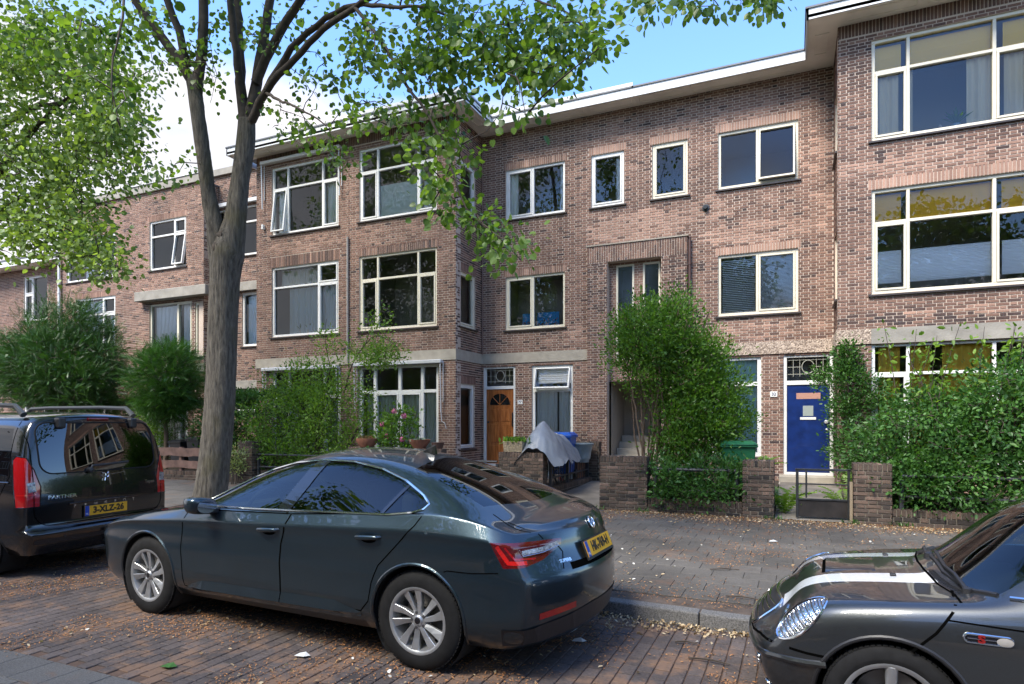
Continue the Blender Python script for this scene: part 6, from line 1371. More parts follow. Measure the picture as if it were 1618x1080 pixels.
    groove([(.91, -.74), (.90, -.62), (.85, -.47), (.815, -.2), (.805, 0), (.815, .2), (.85, .47), (.90, .62), (.91, .74)], 'T', .012)
    _w = sh.line([(.36, .50), (.24, .50), (.16, .505)], 'L') + sh.line([(-.70, .51), (-.55, .50), (-.40, .478), (0, .465), (.40, .478), (.55, .50), (.70, .51)], 'F') + sh.line([(.16, .505), (.24, .50), (.36, .50)], 'R'); sh.ribbon(gap, _w, .014, .0014)
    gap.build('panel_gap', M_GAP, car)
    mb = MB(); sh.rail(mb, sh.line([(1.06, -.695), (.96, -.58), (.895, -.32), (.875, 0), (.895, .32), (.96, .58), (1.06, .695)], 'T', .04), .012, .002); mb.build('scuttle_trim', M_TRIM, car, smooth=True)
    mb = MB()
    for vw in 'L R'.split(): sh.rail(mb, sh.line([(1.10, .878), (1.4, .893), (2.4, .92), (3.3, .94)], vw, .05), .011, .004)
    mb.build('waist_trim', M_CHROME, car, smooth=True)
    mb = MB(); sh.rail(mb, sh.line(rrect(-.37, .49, .37, .645, .055), 'F', .03, True), .010, .003, 8, closed=True); mb.build('grille_surround', M_CHROME, car, smooth=True)
    mb = MB()
    for z in (.525, .555, .585, .612): sh.rail(mb, sh.line([(-.33, z), (.33, z)], 'F', .05), .006, .004)
    mb.build('grille_bar', M_CHROME, car, smooth=True)
    # bumper lip, dark lower bumper, fog lamps
    mb = MB(); sh.rail(mb, sh.line([(.33, .46), (.24, .45), (.16, .445)], 'L') + sh.line([(-.70, .44), (-.55, .43), (-.3, .425), (.3, .425), (.55, .43), (.70, .44)], 'F', .04) + sh.line([(.16, .445), (.24, .45), (.33, .46)], 'R'), .020, -.004, 8); mb.build('bumper_lip', PM, car, smooth=True)
    for sg in (-1, 1):
        for zz, rr_, m_, nm in ((.375, .028, M_CLEAR, 'side_lamp'), (.235, .04, M_CLEAR, 'fog_lamp')):
            h, n_ = sh.hit((sg * .60, zz), VIEW['F'])
            if h is None: continue
            qm = n_.to_track_quat('Z', 'Y').to_matrix(); mb = MB(); ring = [h + n_ * .003 + qm @ Vector((rr_ * math.cos(t), rr_ * math.sin(t), 0)) for t in [i * 6.283 / 20 for i in range(20)]]
            mb.add(ring, [tuple(range(20))]); lp = mb.build(nm, m_, car); mb = MB(); mb.tube(ring, .005, 6, closed=True); mb.build('lamp_ring', M_CHROME, lp, smooth=True)
    # vents at the foot of the windscreen and the bonnet scoop
    for sg in (-1, 1):
        mb = MB(); mb2 = MB(); vl = sh.line([(.850, sg * .26), (.868, sg * .38), (.897, sg * .50), (.935, sg * .60)], 'T', .02); sh.ribbon(mb, vl, .048, .0020)
        for p_, n__ in vl[::1]: mb2.tube([p_ + n__ * .003 + Vector((-.022, 0, 0)), p_ + n__ * .006, p_ + n__ * .003 + Vector((.022, 0, 0))], .0022, 4)
        mb.build('scuttle_vent', M_TRIM, car); mb2.build('vent_mesh', M_RUB, car)
    mb = MB(); A = []; n = 12
    for i in range(n + 1):
        y = -.20 + .40 * i / n; b1, _ = sh.hit((.30, y), VIEW['T']); b2, _ = sh.hit((.58, y), VIEW['T']); hgt = .034 * (1 - (abs(y) / .2) ** 4)
        A += [b1 + Vector((0, 0, .002)), b1 + Vector((.02, 0, hgt)), b2 + Vector((0, 0, .001))]
    mb.add(A, [(3 * i + 1, 3 * i + 4, 3 * i + 5, 3 * i + 2) for i in range(n)]); sc = mb.build('bonnet_scoop', PM, car, smooth=True)
    mb = MB(); mb.add([a for i in range(n + 1) for a in (A[3 * i], A[3 * i + 1])], [(2 * i, 2 * i + 2, 2 * i + 3, 2 * i + 1) for i in range(n)]); mb.build('scoop_mouth', M_GAP, sc)
    for sg in (-1, 1): p, n_ = sh.hit((.66, sg * .30), VIEW['T']); mb = MB(); mb.box(p.x - .015, p.y - .02, p.z - .002, p.x + .015, p.y + .02, p.z + .012); mb.build('washer_nozzle', M_TRIM, car, bevel=.004)
    for (x0, y0), (x1, y1), (x2, y2) in (((.955, -.60), (.912, -.32), (.905, .02)), ((.865, .04), (.888, .32), (.955, .56))):
        a, na = sh.hit((x0, y0), VIEW['T']); b, nb = sh.hit((x1, y1), VIEW['T']); c_, nc = sh.hit((x2, y2), VIEW['T'])
        mb = MB(); mb.tube([a + na * .015, a.lerp(b, .5) + na * .04, b + nb * .03], [.012, .009, .008], 8); mb.tube([b.lerp(a, .75) + nb * .016, b + nb * .014, c_ + nc * .012], .009, 6); mb.lathe([(0, .03), (.022, .02), (.026, -.01)], a, 10); mb.build('wiper', M_TRIM, car, smooth=True)
    # side repeater scuttle with the S
    h, n_ = sh.hit((1.0, .70), VIEW['L']); h = h + Vector((0, -.003, 0))
    pill = [(x, z) for x, z in rrect(-.092, -.019, .092, .019, .0185, 6)]
    mb = MB(); mb.tube([h + Vector((x, 0, z)) for x, z in pill], .006, 6, closed=True); bd = mb.build('side_badge', M_CHROME, car, smooth=True)
    mb = MB(); mb.add([h + Vector((x * .97, -.001, z * .9)) for x, z in pill], [tuple(range(len(pill)))]); mb.build('badge_field', M_GLOSSB, bd)
    mb = MB(); mb.tube([h + Vector((-.08, -.004, 0)), h + Vector((.035, -.004, 0))], .0022, 6); mb.build('badge_bar', M_CHROME, bd)
    text_mesh('S', .048, lambda a, b, c: h + Vector((-.026 + a, -.008 - c, b)), 'badge_letter', mat('badge_red', (.22, .012, .012), .3), bd, .002, sx=1.3, bold=.002)
    mb = MB(); mb.add([h + Vector((.062 + .032 * math.cos(t), -.008, .019 * math.sin(t))) for t in [i * 6.283 / 20 for i in range(20)]] + [h + Vector((.062, -.013, 0))], [(i, (i + 1) % 20, 20) for i in range(20)]); mb.build('side_repeater', mat('repeater_lens', (.36, .34, .32), .15, coat=1), bd, smooth=True)
    m_ = bmesh.new(); bmesh.ops.create_icosphere(m_, subdivisions=3, radius=1)
    for v in m_.verts: v.co = Vector((1.36 + v.co.x * .07, -.90 + v.co.y * .09, .97 + v.co.z * .065))
    me = bpy.data.meshes.new('mirror'); m_.to_mesh(me); m_.free(); link('door_mirror', me, PR, car, True)
    mb = MB(); sh.rail(mb, sh.line([(1.455, -.62), (1.40, -.3), (1.39, 0), (1.40, .3), (1.455, .62)], 'T', .05), .010, .001); mb.build('windscreen_seal', M_RUB, car, smooth=True)
    seats(car, 1.95, 2.6, .40, (-.34, .34)); steering(car, 1.5, -.33, .84); mb = MB(); mb.box(1.1, -.7, .5, 1.42, .7, .80); mb.build('dashboard', M_INT, car, bevel=.05); mb = MB(); mb.box(.35, -.5, .2, 3.3, .5, .38); mb.box(.3, -.48, .3, .95, .48, .6); mb.box(1.0, -.76, .2, 2.7, .76, .36); mb.build('underbody', M_LINER, car)
    sh.drop('hole'); sh.finish(car, {'body': PM, 'side_window': M_CGLASS, 'windscreen': M_CGLASS, 'roof': PR, 'bonnet_stripe': mat('stripe_white', (.62, .64, .65), .25, coat=1), 'grille': M_TRIM, 'headlight': M_LAMPIN})
    for x in (WF, WR):
        for sg in (-1, 1): wheel(car, x, sg * .735, r, .20, .216, sg, 'round5')
    return car
mini = build_mini()
# front near wheel centre goes to this spot
_wz = 3.10; _wp = atz(1408, HY_ + (CAMH - .302) / _wz * 1000, _wz); _th = R(-3)
place(mini, (_wp.x - (.615 * math.cos(_th) + .82 * math.sin(_th)), _wp.y - (.615 * math.sin(_th) - .82 * math.cos(_th)), -.035), _th)
# ================================================================ vegetation
def T_(verts, faces): return np.array(verts, float), faces
LINDEN = T_([(0, 0, 0), (.30, -.06, .05), (.52, .22, .09), (.50, .58, .07), (.26, .88, .03), (0, 1.08, -.06), (-.26, .88, .03), (-.50, .58, .07), (-.52, .22, .09), (-.30, -.06, .05)], [(0, 1, 2, 3, 4, 5), (0, 5, 6, 7, 8, 9)])
OVATE = T_([(0, 0, 0), (.22, .28, .05), (.20, .68, .04), (0, 1, -.05), (-.20, .68, .04), (-.22, .28, .05)], [(0, 1, 2, 3), (0, 3, 4, 5)])
NARROW = T_([(0, 0, 0), (.09, .4, .02), (0, 1, -.06), (-.09, .4, .02)], [(0, 1, 2, 3)])
def _frond(n=8):
    v = []; f = []
    for i in range(n):
        y = i / n; L = .34 * (1 - .55 * y)
        for s in (-1, 1):
            b = len(v); v += [(0, y, 0), (s * L * .5, y + .10, .03), (s * L, y + .22, -.03), (s * L * .45, y + .035, .0)]; f.append((b, b + 1, b + 2, b + 3))
    b = len(v); v += [(-.02, .9, 0), (.02, .9, 0), (0, 1.2, -.04)]; f.append((b, b + 1, b + 2)); return T_(v, f)
FROND = _frond()
def _fern(n=11):
    v = []; f = []
    for i in range(n):
        y = i / n; L = .26 * math.sin(math.pi * (.12 + .86 * y)) ; zc_ = .18 * math.sin(y * 2.6) - .25 * y * y
        for s in (-1, 1):
            b = len(v); v += [(0, y, zc_), (s * L * .5, y + .05, zc_ + .02), (s * L, y + .07, zc_ - .04), (s * L * .5, y + .0, zc_)]; f.append((b, b + 1, b + 2, b + 3))
    return T_(v, f)
FERN = _fern()
def frames(D, Nrm):
    D = D / np.maximum(np.linalg.norm(D, axis=1, keepdims=True), 1e-9); X = np.cross(D, Nrm); X /= np.maximum(np.linalg.norm(X, axis=1, keepdims=True), 1e-9); Z = np.cross(X, D); return X, D, Z
def leaves_mesh(name, P, D, Nr, S, T, tpl, m, parent, single=0, W=None, single_name='leaf', m_obj=None):
    tv, tf = tpl; og = org_of(parent); X, Y, Z = frames(D, Nr); N = len(P)
    if single:       # the largest in view become leaves of their own
        sc = np.zeros(N)
        for i in range(N):
            if in_view(P[i][0], P[i][1], P[i][2], -6): sc[i] = S[i] / math.dist(P[i], (0, 0, CAMH))
        order = np.argsort(-sc)[:single]; order = [i for i in order if sc[i] > 0]
        me = bpy.data.meshes.new(single_name); me.from_pydata([tuple(v) for v in tv], [], tf); me.materials.append(m_obj)
        for i in order:
            o = bpy.data.objects.new(single_name, me); COL.objects.link(o); o.parent = parent; s = S[i]; p = P[i] - np.array(og)
            o.matrix_local = Matrix(((X[i][0] * s, Y[i][0] * s, Z[i][0] * s, p[0]), (X[i][1] * s, Y[i][1] * s, Z[i][1] * s, p[1]), (X[i][2] * s, Y[i][2] * s, Z[i][2] * s, p[2]), (0, 0, 0, 1))); o['tone'] = float(T[i])
        keep = np.ones(N, bool); keep[order] = False; P, X, Y, Z, S, T = P[keep], X[keep], Y[keep], Z[keep], S[keep], T[keep]; N = len(P)
    V = (P[:, None, :] + S[:, None, None] * (tv[None, :, 0:1] * X[:, None, :] + tv[None, :, 1:2] * Y[:, None, :] + tv[None, :, 2:3] * Z[:, None, :])) - np.array(og)[None, None, :]
    k = len(tv); V = V.reshape(-1, 3); lt = [i for f in tf for i in f]; ls = [len(f) for f in tf]; nl = len(lt)
    loops = (np.array(lt)[None, :] + (np.arange(N) * k)[:, None]).reshape(-1); tot = np.tile(ls, N); st = np.concatenate(([0], np.cumsum(tot)[:-1]))
    me = bpy.data.meshes.new(name); me.vertices.add(len(V)); me.vertices.foreach_set('co', V.reshape(-1)); me.loops.add(len(loops)); me.loops.foreach_set('vertex_index', loops.astype(np.int32))
    me.polygons.add(len(tot)); me.polygons.foreach_set('loop_start', st.astype(np.int32)); me.polygons.foreach_set('loop_total', tot.astype(np.int32)); me.update(calc_edges=True)
    me.attributes.new('tone', 'FLOAT', 'FACE').data.foreach_set('value', np.repeat(T, len(tf)).astype(np.float32))
    o = link(name, me, m, parent); return tag(o, kind='stuff')
def unit(n): v = rng.normal(size=(n, 3)); return v / np.linalg.norm(v, axis=1, keepdims=True)
def in_blob(c, r, n, shell=.5, rough=.35, seed=0):
    """points in an ellipsoid with a lumpy outline, more of them near its surface"""
    u = unit(n); rad = rng.random(n) ** (1 / 3.); rad = rad * (1 - shell) + shell * (.75 + .25 * rng.random(n)); out = []
    for i in range(n):
        q = mnoise.noise(Vector(u[i]) * 1.8 + Vector((seed * 3.1, seed, 0))) * rough + mnoise.noise(Vector(u[i]) * 4.5 + Vector((seed, 7, 1))) * rough * .6
        out.append(np.array(c) + u[i] * np.array(r) * rad[i] * (1 + q))
    return np.array(out)
class Plant:
    def __init__(s, name, loc, label, cat, group=None): s.root = empty(name, loc, label, cat, group); s.nodes = []; s.rad = []; s.wood = MB(); s.trunk = MB(); s.P = []; s.D = []; s.N = []; s.S = []; s.T = []; s.b0 = 0
    def limb(s, pts, radii, trunk=False, seg=10, jitter=0.0, node=True):
        pts = [Vector(p) for p in pts]; fine = []; fr_ = []
        for i in range(len(pts) - 1):
            p0, p1, p2, p3 = pts[max(i - 1, 0)], pts[i], pts[i + 1], pts[min(i + 2, len(pts) - 1)]; n = max(2, int((p2 - p1).length / (.05 if trunk and seg > 20 else .22 if trunk else .18)))
            for k in range(n):
                t = k / n; q = .5 * ((2 * p1) + (p2 - p0) * t + (2 * p0 - 5 * p1 + 4 * p2 - p3) * t * t + (3 * p1 - p0 - 3 * p2 + p3) * t ** 3); fine.append(q); fr_.append(radii[i] * (1 - t) + radii[i + 1] * t)
        fine.append(pts[-1]); fr_.append(radii[-1])
        if jitter: fine = [q + Vector(rng.normal(size=3)) * jitter * (0 if i in (0, len(fine) - 1) else 1) for i, q in enumerate(fine)]
        (s.trunk if trunk else s.wood).tube(fine, fr_, seg)
        if node:
            for q, r_ in zip(fine, fr_): s.nodes.append(tuple(q)); s.rad.append(r_)
        return fine
    def twigs_to(s, C, r0=.008, droop=.0, seg=4):
        """connect every cluster centre to the nearest wood, nearest first; returns the final directions"""
        C = np.array(C); nod = np.array(s.nodes); d = np.min(np.linalg.norm(C[:, None, :] - nod[None, ::3, :], axis=2), axis=1) if len(nod) > 3 else np.linalg.norm(C - nod[0], axis=1)
        order = np.argsort(d); dirs = np.zeros_like(C); NN = list(s.nodes)
        arr = np.zeros((len(NN) + len(C) * 4, 3)); arr[:len(NN)] = NN; cnt = len(NN)
        for i in order:
            c = C[i]; dd = arr[:cnt] - c; q = np.einsum('ij,ij->i', dd, dd); j = int(np.argmin(q)); a = arr[j].copy(); L = math.sqrt(q[j]) + 1e-6
            mid = (a + c) / 2 + rng.normal(size=3) * L * .08 + np.array([0, 0, droop * L]); m1 = a * .5 + mid * .5 + rng.normal(size=3) * L * .03
            rr_ = r0 * (1 + .8 * L); s.wood.tube([a, m1, mid, c], [rr_ * 1.25, rr_, rr_ * .8, rr_ * .45], seg, cap=False)
            for p in (m1, mid, c): arr[cnt] = p; cnt += 1
            dirs[i] = (c - mid) / max(1e-6, np.linalg.norm(c - mid))
        return dirs
    def spray(s, C, dirs, n, size, spread, up=.3, hang=.0, tone=(.5, .2), out=.6, vary=.25, flat=.5, by_height=0):
        """n leaves round each cluster centre"""
        for c, d in zip(C, dirs):
            k = max(1, int(rng.normal(n, n * .25))); off = rng.normal(size=(k, 3)) * spread; t = rng.random(k)[:, None]
            p = c + off * np.array([1, 1, .75]) - d * t * spread * 1.3
            dr = off / (spread + 1e-6) * out + d * .5 + np.array([0, 0, up - hang]) + rng.normal(size=(k, 3)) * .35
            nr = np.array([0, 0, 1.]) * flat + rng.normal(size=(k, 3)) * (.6 + .3 * (1 - flat))
            s.P.append(p); s.D.append(dr); s.N.append(nr); s.S.append(size * np.clip(rng.normal(1, vary, k), .45, 1.7)); ct = rng.normal(tone[0], tone[1]); s.T.append(np.clip(ct + rng.normal(0, .12, k), 0, 1))
    def finish(s, tpl, ml, m_wood, single=0, crown='crown', single_name='leaf', bark=None, m_obj=None, trunk_name='trunk', wood_name='branches'):
        if s.trunk.f: s.trunk.build(trunk_name, bark or m_wood, s.root, smooth=True)
        if s.wood.f: tag(s.wood.build(wood_name, m_wood, s.root, smooth=True), kind='stuff')
        if s.P: leaves_mesh(crown, np.concatenate(s.P), np.concatenate(s.D), np.concatenate(s.N), np.concatenate(s.S), np.concatenate(s.T), tpl, ml, s.root, single, single_name=single_name, m_obj=m_obj)
        return s.root
def bark_mat(name, c0, c1, moss=None, scale=1.0):
    m = mat(name, c0, .95); t = m.node_tree; b = t.nodes['Principled BSDF']; g = t.nodes.new('ShaderNodeNewGeometry'); mp_ = t.nodes.new('ShaderNodeMapping'); mp_.inputs['Scale'].default_value = (16 * scale, 16 * scale, 2.6 * scale); t.links.new(g.outputs['Position'], mp_.inputs[0])
    n = t.nodes.new('ShaderNodeTexNoise'); n.inputs['Scale'].default_value = 1.6; n.inputs['Detail'].default_value = 9; n.inputs['Roughness'].default_value = .7; t.links.new(mp_.outputs[0], n.inputs['Vector'])
    r = t.nodes.new('ShaderNodeValToRGB'); r.color_ramp.elements[0].position = .34; r.color_ramp.elements[1].position = .66; r.color_ramp.elements[0].color = (*c0, 1); r.color_ramp.elements[1].color = (*c1, 1); t.links.new(n.outputs['Fac'], r.inputs[0]); last = r.outputs[0]
    if moss:
        n2 = t.nodes.new('ShaderNodeTexNoise'); n2.inputs['Scale'].default_value = 1.5; n2.inputs['Detail'].default_value = 7; t.links.new(g.outputs['Position'], n2.inputs['Vector']); r2 = t.nodes.new('ShaderNodeValToRGB'); r2.color_ramp.elements[0].position = .55; r2.color_ramp.elements[1].position = .72; r2.color_ramp.elements[1].color = (.6, .6, .6, 1); t.links.new(n2.outputs['Fac'], r2.inputs[0])
        mx_ = t.nodes.new('ShaderNodeMixRGB'); t.links.new(r2.outputs[0], mx_.inputs[0]); t.links.new(last, mx_.inputs[1]); mx_.inputs[2].default_value = (*moss, 1); last = mx_.outputs[0]
    t.links.new(last, b.inputs['Base Color']); bu = t.nodes.new('ShaderNodeBump'); bu.inputs['Strength'].default_value = 1; bu.inputs['Distance'].default_value = .06; t.links.new(n.outputs['Fac'], bu.inputs['Height']); t.links.new(bu.outputs[0], b.inputs['Normal']); return m
M_BARK = bark_mat('linden_bark', (.040, .035, .029), (.18, .16, .13), moss=(.10, .088, .03)); M_TWIG = mat('twig_bark', (.055, .042, .032), .9, noise=(12, .35)); M_BARKL = bark_mat('young_bark', (.07, .05, .035), (.20, .15, .10))
LM_M = leaf_mat('linden_leaf', (.040, .095, .016), (.15, .245, .045), .42); LM_MO = leaf_mat('linden_leaf_single', (.040, .095, .016), (.15, .245, .045), .42, attr='OBJECT')
LM_L = leaf_mat('bright_linden_leaf', (.075, .14, .03), (.22, .32, .09), .38); LM_YD = leaf_mat('yew_dark', (.016, .055, .012), (.055, .145, .026), .15); LM_YB = leaf_mat('yew_bright', (.02, .075, .012), (.085, .22, .03), .22)
LM_S = leaf_mat('light_shrub_leaf', (.06, .14, .02), (.20, .34, .055), .4); LM_B = leaf_mat('privet_leaf', (.035, .10, .012), (.14, .28, .035), .35); LM_D = leaf_mat('dark_glossy_leaf', (.024, .080, .018), (.095, .22, .048), .3, rough=.5); LM_DO = leaf_mat('dark_glossy_leaf_single', (.024, .080, .018), (.095, .22, .048), .3, rough=.5, attr='OBJECT')
LM_H = leaf_mat('hedge_leaf', (.015, .055, .012), (.06, .16, .03), .2); LM_V = leaf_mat('climber_leaf', (.02, .07, .012), (.08, .19, .035), .25)

# ---------------------------------------------------------------- the big street linden
mt = Plant('linden_tree', (-9.1, 7.77, .1), 'large linden with forked mossy trunk standing on the pavement behind the parked saloon', 'tree', 'street lindens')
def px(*a): return [atz(*q) for q in a]
mt.limb([Vector((-9.1, 7.77, .05))] + px((331, 792, 10.8), (338, 735, 10.8), (347, 640, 10.8), (352, 520, 10.8), (355, 440, 10.8), (360, 398, 10.8), (371, 350, 10.8), (380, 285, 10.8), (388, 228, 10.8), (390, 190, 10.8)), [.34, .275, .250, .235, .228, .240, .262, .175, .140, .145, .13], trunk=True, seg=44)
mt.limb(px((350, 420, 10.8), (342, 370, 10.75), (330, 310, 10.7), (324, 260, 10.6), (315, 195, 10.5), (309, 150, 10.5), (304, 118, 10.5)), [.12, .135, .118, .112, .108, .105, .10], trunk=True, seg=24)
mt.limb(px((354, 470, 10.8), (347, 415, 10.78), (339, 365, 10.75)), [.10, .165, .125], trunk=True, seg=24)
for kx, ky, kr, kk in ((346, 392, .10, 1.3), (352, 372, .085, 1.0), (357, 385, .10, .9)):
    c = atz(kx, ky, 10.8 - (.14 if ky < 400 else .19)); kb = bmesh.new(); bmesh.ops.create_icosphere(kb, subdivisions=3, radius=kr)
    mt.wood.add([c + Vector((v.co.x, v.co.y, v.co.z * kk)) * (1 + .35 * mnoise.noise(v.co * 22)) for v in kb.verts], [[v.index for v in f.verts] for f in kb.faces] if not kb.verts.index_update() else []); kb.free()
for pts, rd in (([(308, 135, 10.5), (273, 81, 10.4), (240, 38, 10.3), (208, -10, 10.2), (170, -90, 10.0), (120, -190, 9.8)], [.085, .075, .065, .06, .045, .03]),
                ([(311, 150, 10.5), (318, 90, 10.5), (321, 40, 10.5), (322, -60, 10.6), (330, -200, 10.8), (325, -380, 11)], [.09, .085, .08, .07, .05, .03]),
                ([(296, 105, 10.45), (282, 50, 10.3), (262, -5, 10.2), (235, -90, 10.1), (200, -220, 10)], [.07, .06, .055, .045, .03]),
                ([(389, 215, 10.8), (380, 130, 10.8), (378, 60, 10.9), (374, -20, 11), (378, -160, 11.2), (372, -360, 11.5)], [.10, .085, .08, .075, .06, .04]),
                ([(384, 160, 10.8), (372, 80, 10.5), (362, -10, 10.4), (350, -140, 10.2)], [.07, .06, .055, .04]),
                ([(390, 200, 10.8), (402, 150, 10.8), (411, 92, 10.8), (424, 20, 10.8), (435, -60, 10.9), (455, -220, 11), (480, -400, 11.2)], [.11, .095, .085, .075, .065, .05, .03]),
                ([(404, 130, 10.7), (432, 70, 10.5), (478, -6, 10.2), (530, -90, 10), (600, -200, 9.8)], [.085, .075, .065, .05, .03]),
                ([(398, 190, 10.7), (420, 145, 10.4), (455, 103, 10.0), (513, 45, 9.3), (572, 4, 8.7), (640, -30, 8.2), (740, -40, 7.6), (830, -10, 7.2), (900, 22, 6.9)], [.075, .062, .054, .045, .037, .03, .024, .017, .010]),
                ([(415, 155, 10.5), (450, 90, 10.2), (500, 40, 9.8), (560, 8, 9.3), (615, 12, 8.9), (660, 10, 8.5), (720, 30, 8.1)], [.06, .055, .045, .035, .026, .02, .012]),
                ([(560, 10, 8.8), (600, 62, 8.4), (643, 133, 8.0), (682, 190, 7.7), (712, 262, 7.5), (738, 330, 7.4), (790, 375, 7.3), (824, 412, 7.3)], [.028, .024, .020, .016, .013, .010, .008, .005]),
                ([(420, 145, 10.4), (446, 160, 9.8), (480, 175, 9.3), (520, 200, 8.9)], [.03, .02, .014, .008]),
                ([(200, -40, 9.0), (192, 30, 8.6), (178, 90, 8.4), (178, 140, 8.3), (190, 200, 8.3)], [.022, .016, .012, .010, .006])):
    mt.limb(px(*pts), rd, seg=10, jitter=.008)
def pxblob(cx, cy, z, rx, ry, n, dz=.5):
    out = []
    for i in range(n):
        a = rng.random() * 6.283; q = math.sqrt(rng.random()); out.append(tuple(atz(cx + rx * q * math.cos(a), cy + ry * q * math.sin(a), z + rng.normal() * dz)))
    return out
C = []
for a in ((730, 50, 7.8, 110, 60, 34), (640, 60, 8.3, 70, 70, 24), (850, 70, 7.1, 85, 60, 30), (930, 60, 6.8, 45, 35, 12), (820, 130, 7.1, 60, 60, 20), (690, 120, 8.0, 50, 50, 14), (900, 120, 6.9, 35, 50, 10),
          (590, 150, 8.8, 45, 60, 14), (550, 230, 9.0, 35, 45, 9), (470, 215, 9.6, 40, 30, 6), (500, 130, 9.8, 45, 40, 9), (560, 90, 9.2, 50, 50, 12), (650, 215, 8.0, 60, 30, 12), (715, 250, 7.6, 36, 50, 12), (700, 320, 7.5, 28, 30, 6), (760, 365, 7.4, 35, 30, 11), (800, 400, 7.3, 38, 22, 10), (690, 190, 7.8, 40, 30, 6), (770, 100, 7.5, 60, 60, 12),
          (200, 130, 9.5, 45, 28, 8), (215, 100, 9.6, 45, 40, 9), (285, 275, 10.3, 22, 22, 5), (258, 60, 10.2, 60, 50, 12), (350, 60, 10.6, 55, 60, 13), (450, 45, 10.2, 60, 50, 13), (330, 130, 10.5, 22, 40, 4), (430, 180, 10.2, 20, 30, 3), (125, 45, 8.6, 110, 45, 26), (185, 130, 8.4, 20, 60, 6), (60, 100, 8.6, 60, 50, 10)):
    C += pxblob(*a[:6])
C = np.array(C); C = C[rng.random(len(C)) < .74]; d = mt.twigs_to(C, .0055, droop=.10); mt.spray(C, d, 25, .063, .135, up=.0, hang=.4, tone=(.5, .28), out=.7, flat=.2)
# the part of the crown above the picture, which shades the street and shows in the paintwork
C2 = np.concatenate([in_blob((-9.0, 8.4, 12.4), (4.4, 4.6, 4.0), 330, .45, .4, 1), in_blob((-5.2, 6.2, 9.6), (3.2, 2.8, 1.7), 130, .3, .4, 2), in_blob((-12.2, 8.0, 9.8), (2.6, 3, 1.6), 90, .3, .4, 3)])
C2 = np.array([q for q in C2 if not in_view(q[0], q[1], q[2], 30)]); d = mt.twigs_to(C2, .008, droop=.05); mt.spray(C2, d, 30, .105, .30, up=.0, hang=.4, tone=(.5, .2), flat=.35)
C3 = pxblob(1065, 0, 6.2, 60, 22, 8, .3) + pxblob(1180, 2, 6.3, 55, 20, 7, .3) + pxblob(1230, -10, 6.3, 40, 15, 4, .3) + pxblob(1020, 5, 6.2, 14, 22, 3, .2)
mt.limb(px((740, -40, 7.6), (900, -90, 7.0), (1040, -60, 6.6), (1140, -40, 6.4), (1230, -30, 6.3)), [.03, .022, .016, .012, .008], seg=8); d = mt.twigs_to(np.array(C3), .004, .05); mt.spray(np.array(C3), d, 18, .058, .10, up=0, hang=.5, tone=(.35, .2), flat=.35)
for k in range(3):      # knots and the swollen fork
    pass
_tb = mt.trunk; _ax = {}
def ridge(v):
    p = Vector(v); ang = math.atan2(p.y - 7.77, p.x + 9.1); q = Vector((math.cos(ang) * 4.2, math.sin(ang) * 4.2, p.z * .33)); a_ = 1 - abs(mnoise.noise(q * 2.0)) * 2; b_ = mnoise.noise(Vector((p.x * 5, p.y * 5, p.z * 4))); k_ = mnoise.noise(Vector((p.x * 2.2, p.y * 2.2, p.z * .6 + 5)))
    return (a_ * .009 + b_ * .005 + k_ * .012)
_seg = 44; _nv = []
for i, v in enumerate(_tb.v):
    d_ = Vector(v); r_ = ridge(v); c0 = Vector((math.cos(i * 2.399), math.sin(i * 2.399), 0))
    _nv.append((v, r_))
_tb_obj = None
mt.finish(LINDEN, LM_M, M_TWIG, single=300, bark=M_BARK, m_obj=LM_MO)
for ch in mt.root.children:
    if ch.name.startswith('trunk'):
        me = ch.data; me.update(); nr = [v.normal.copy() for v in me.vertices]
        for v, n_, (w_, r_) in zip(me.vertices, nr, _nv): v.co += n_ * r_
# ---------------------------------------------------------------- the bright linden at the left
lt = Plant('linden_tree', (-17.4, 7.9, .1), 'bright yellow-green linden filling the upper left corner, its trunk beyond the picture edge', 'tree', 'street lindens')
lt.limb([(-17.4, 7.9, .05), (-17.3, 7.9, 2.5), (-17.2, 8.0, 4.6), (-17.0, 8.1, 6.2), (-16.9, 8.3, 9), (-16.8, 8.4, 12)], [.40, .30, .26, .22, .16, .08], trunk=True, seg=16)
for e in ((-13.6, 8.4, 8.6), (-14.2, 9.6, 6.6), (-15.2, 7.2, 7.5), (-13.9, 8.9, 5.4), (-15.4, 9.8, 9.4), (-18.6, 6, 9), (-19, 10, 9), (-16, 6, 11)):
    s_ = Vector((-17.0, 8.1, 6.0 if e[2] < 9 else 7.6)); e = Vector(e); lt.limb([s_, s_.lerp(e, .35) + Vector((0, 0, .5)), s_.lerp(e, .7) + Vector((0, 0, .35)), e], [.12, .08, .05, .02], seg=8, jitter=.02)
C = []
for a in ((70, 180, 13.6, 110, 110, 110), (140, 250, 13.2, 80, 70, 62), (40, 300, 13.6, 60, 80, 50), (190, 220, 13.0, 45, 40, 24), (215, 265, 12.8, 22, 30, 7), (90, 350, 13.4, 70, 45, 40), (150, 375, 13.0, 40, 40, 20), (130, 420, 12.8, 60, 20, 14), (30, 380, 13.6, 40, 40, 18), (175, 425, 12.6, 20, 12, 4), (100, 80, 13.5, 110, 60, 55), (20, 60, 13.6, 60, 60, 30), (185, 150, 13.2, 40, 50, 18)): C += pxblob(*a, dz=.75)
C = np.array(C); d = lt.twigs_to(C, .007, droop=.08); lt.spray(C, d, 34, .070, .23, up=.0, hang=.4, tone=(.55, .25), flat=.35)
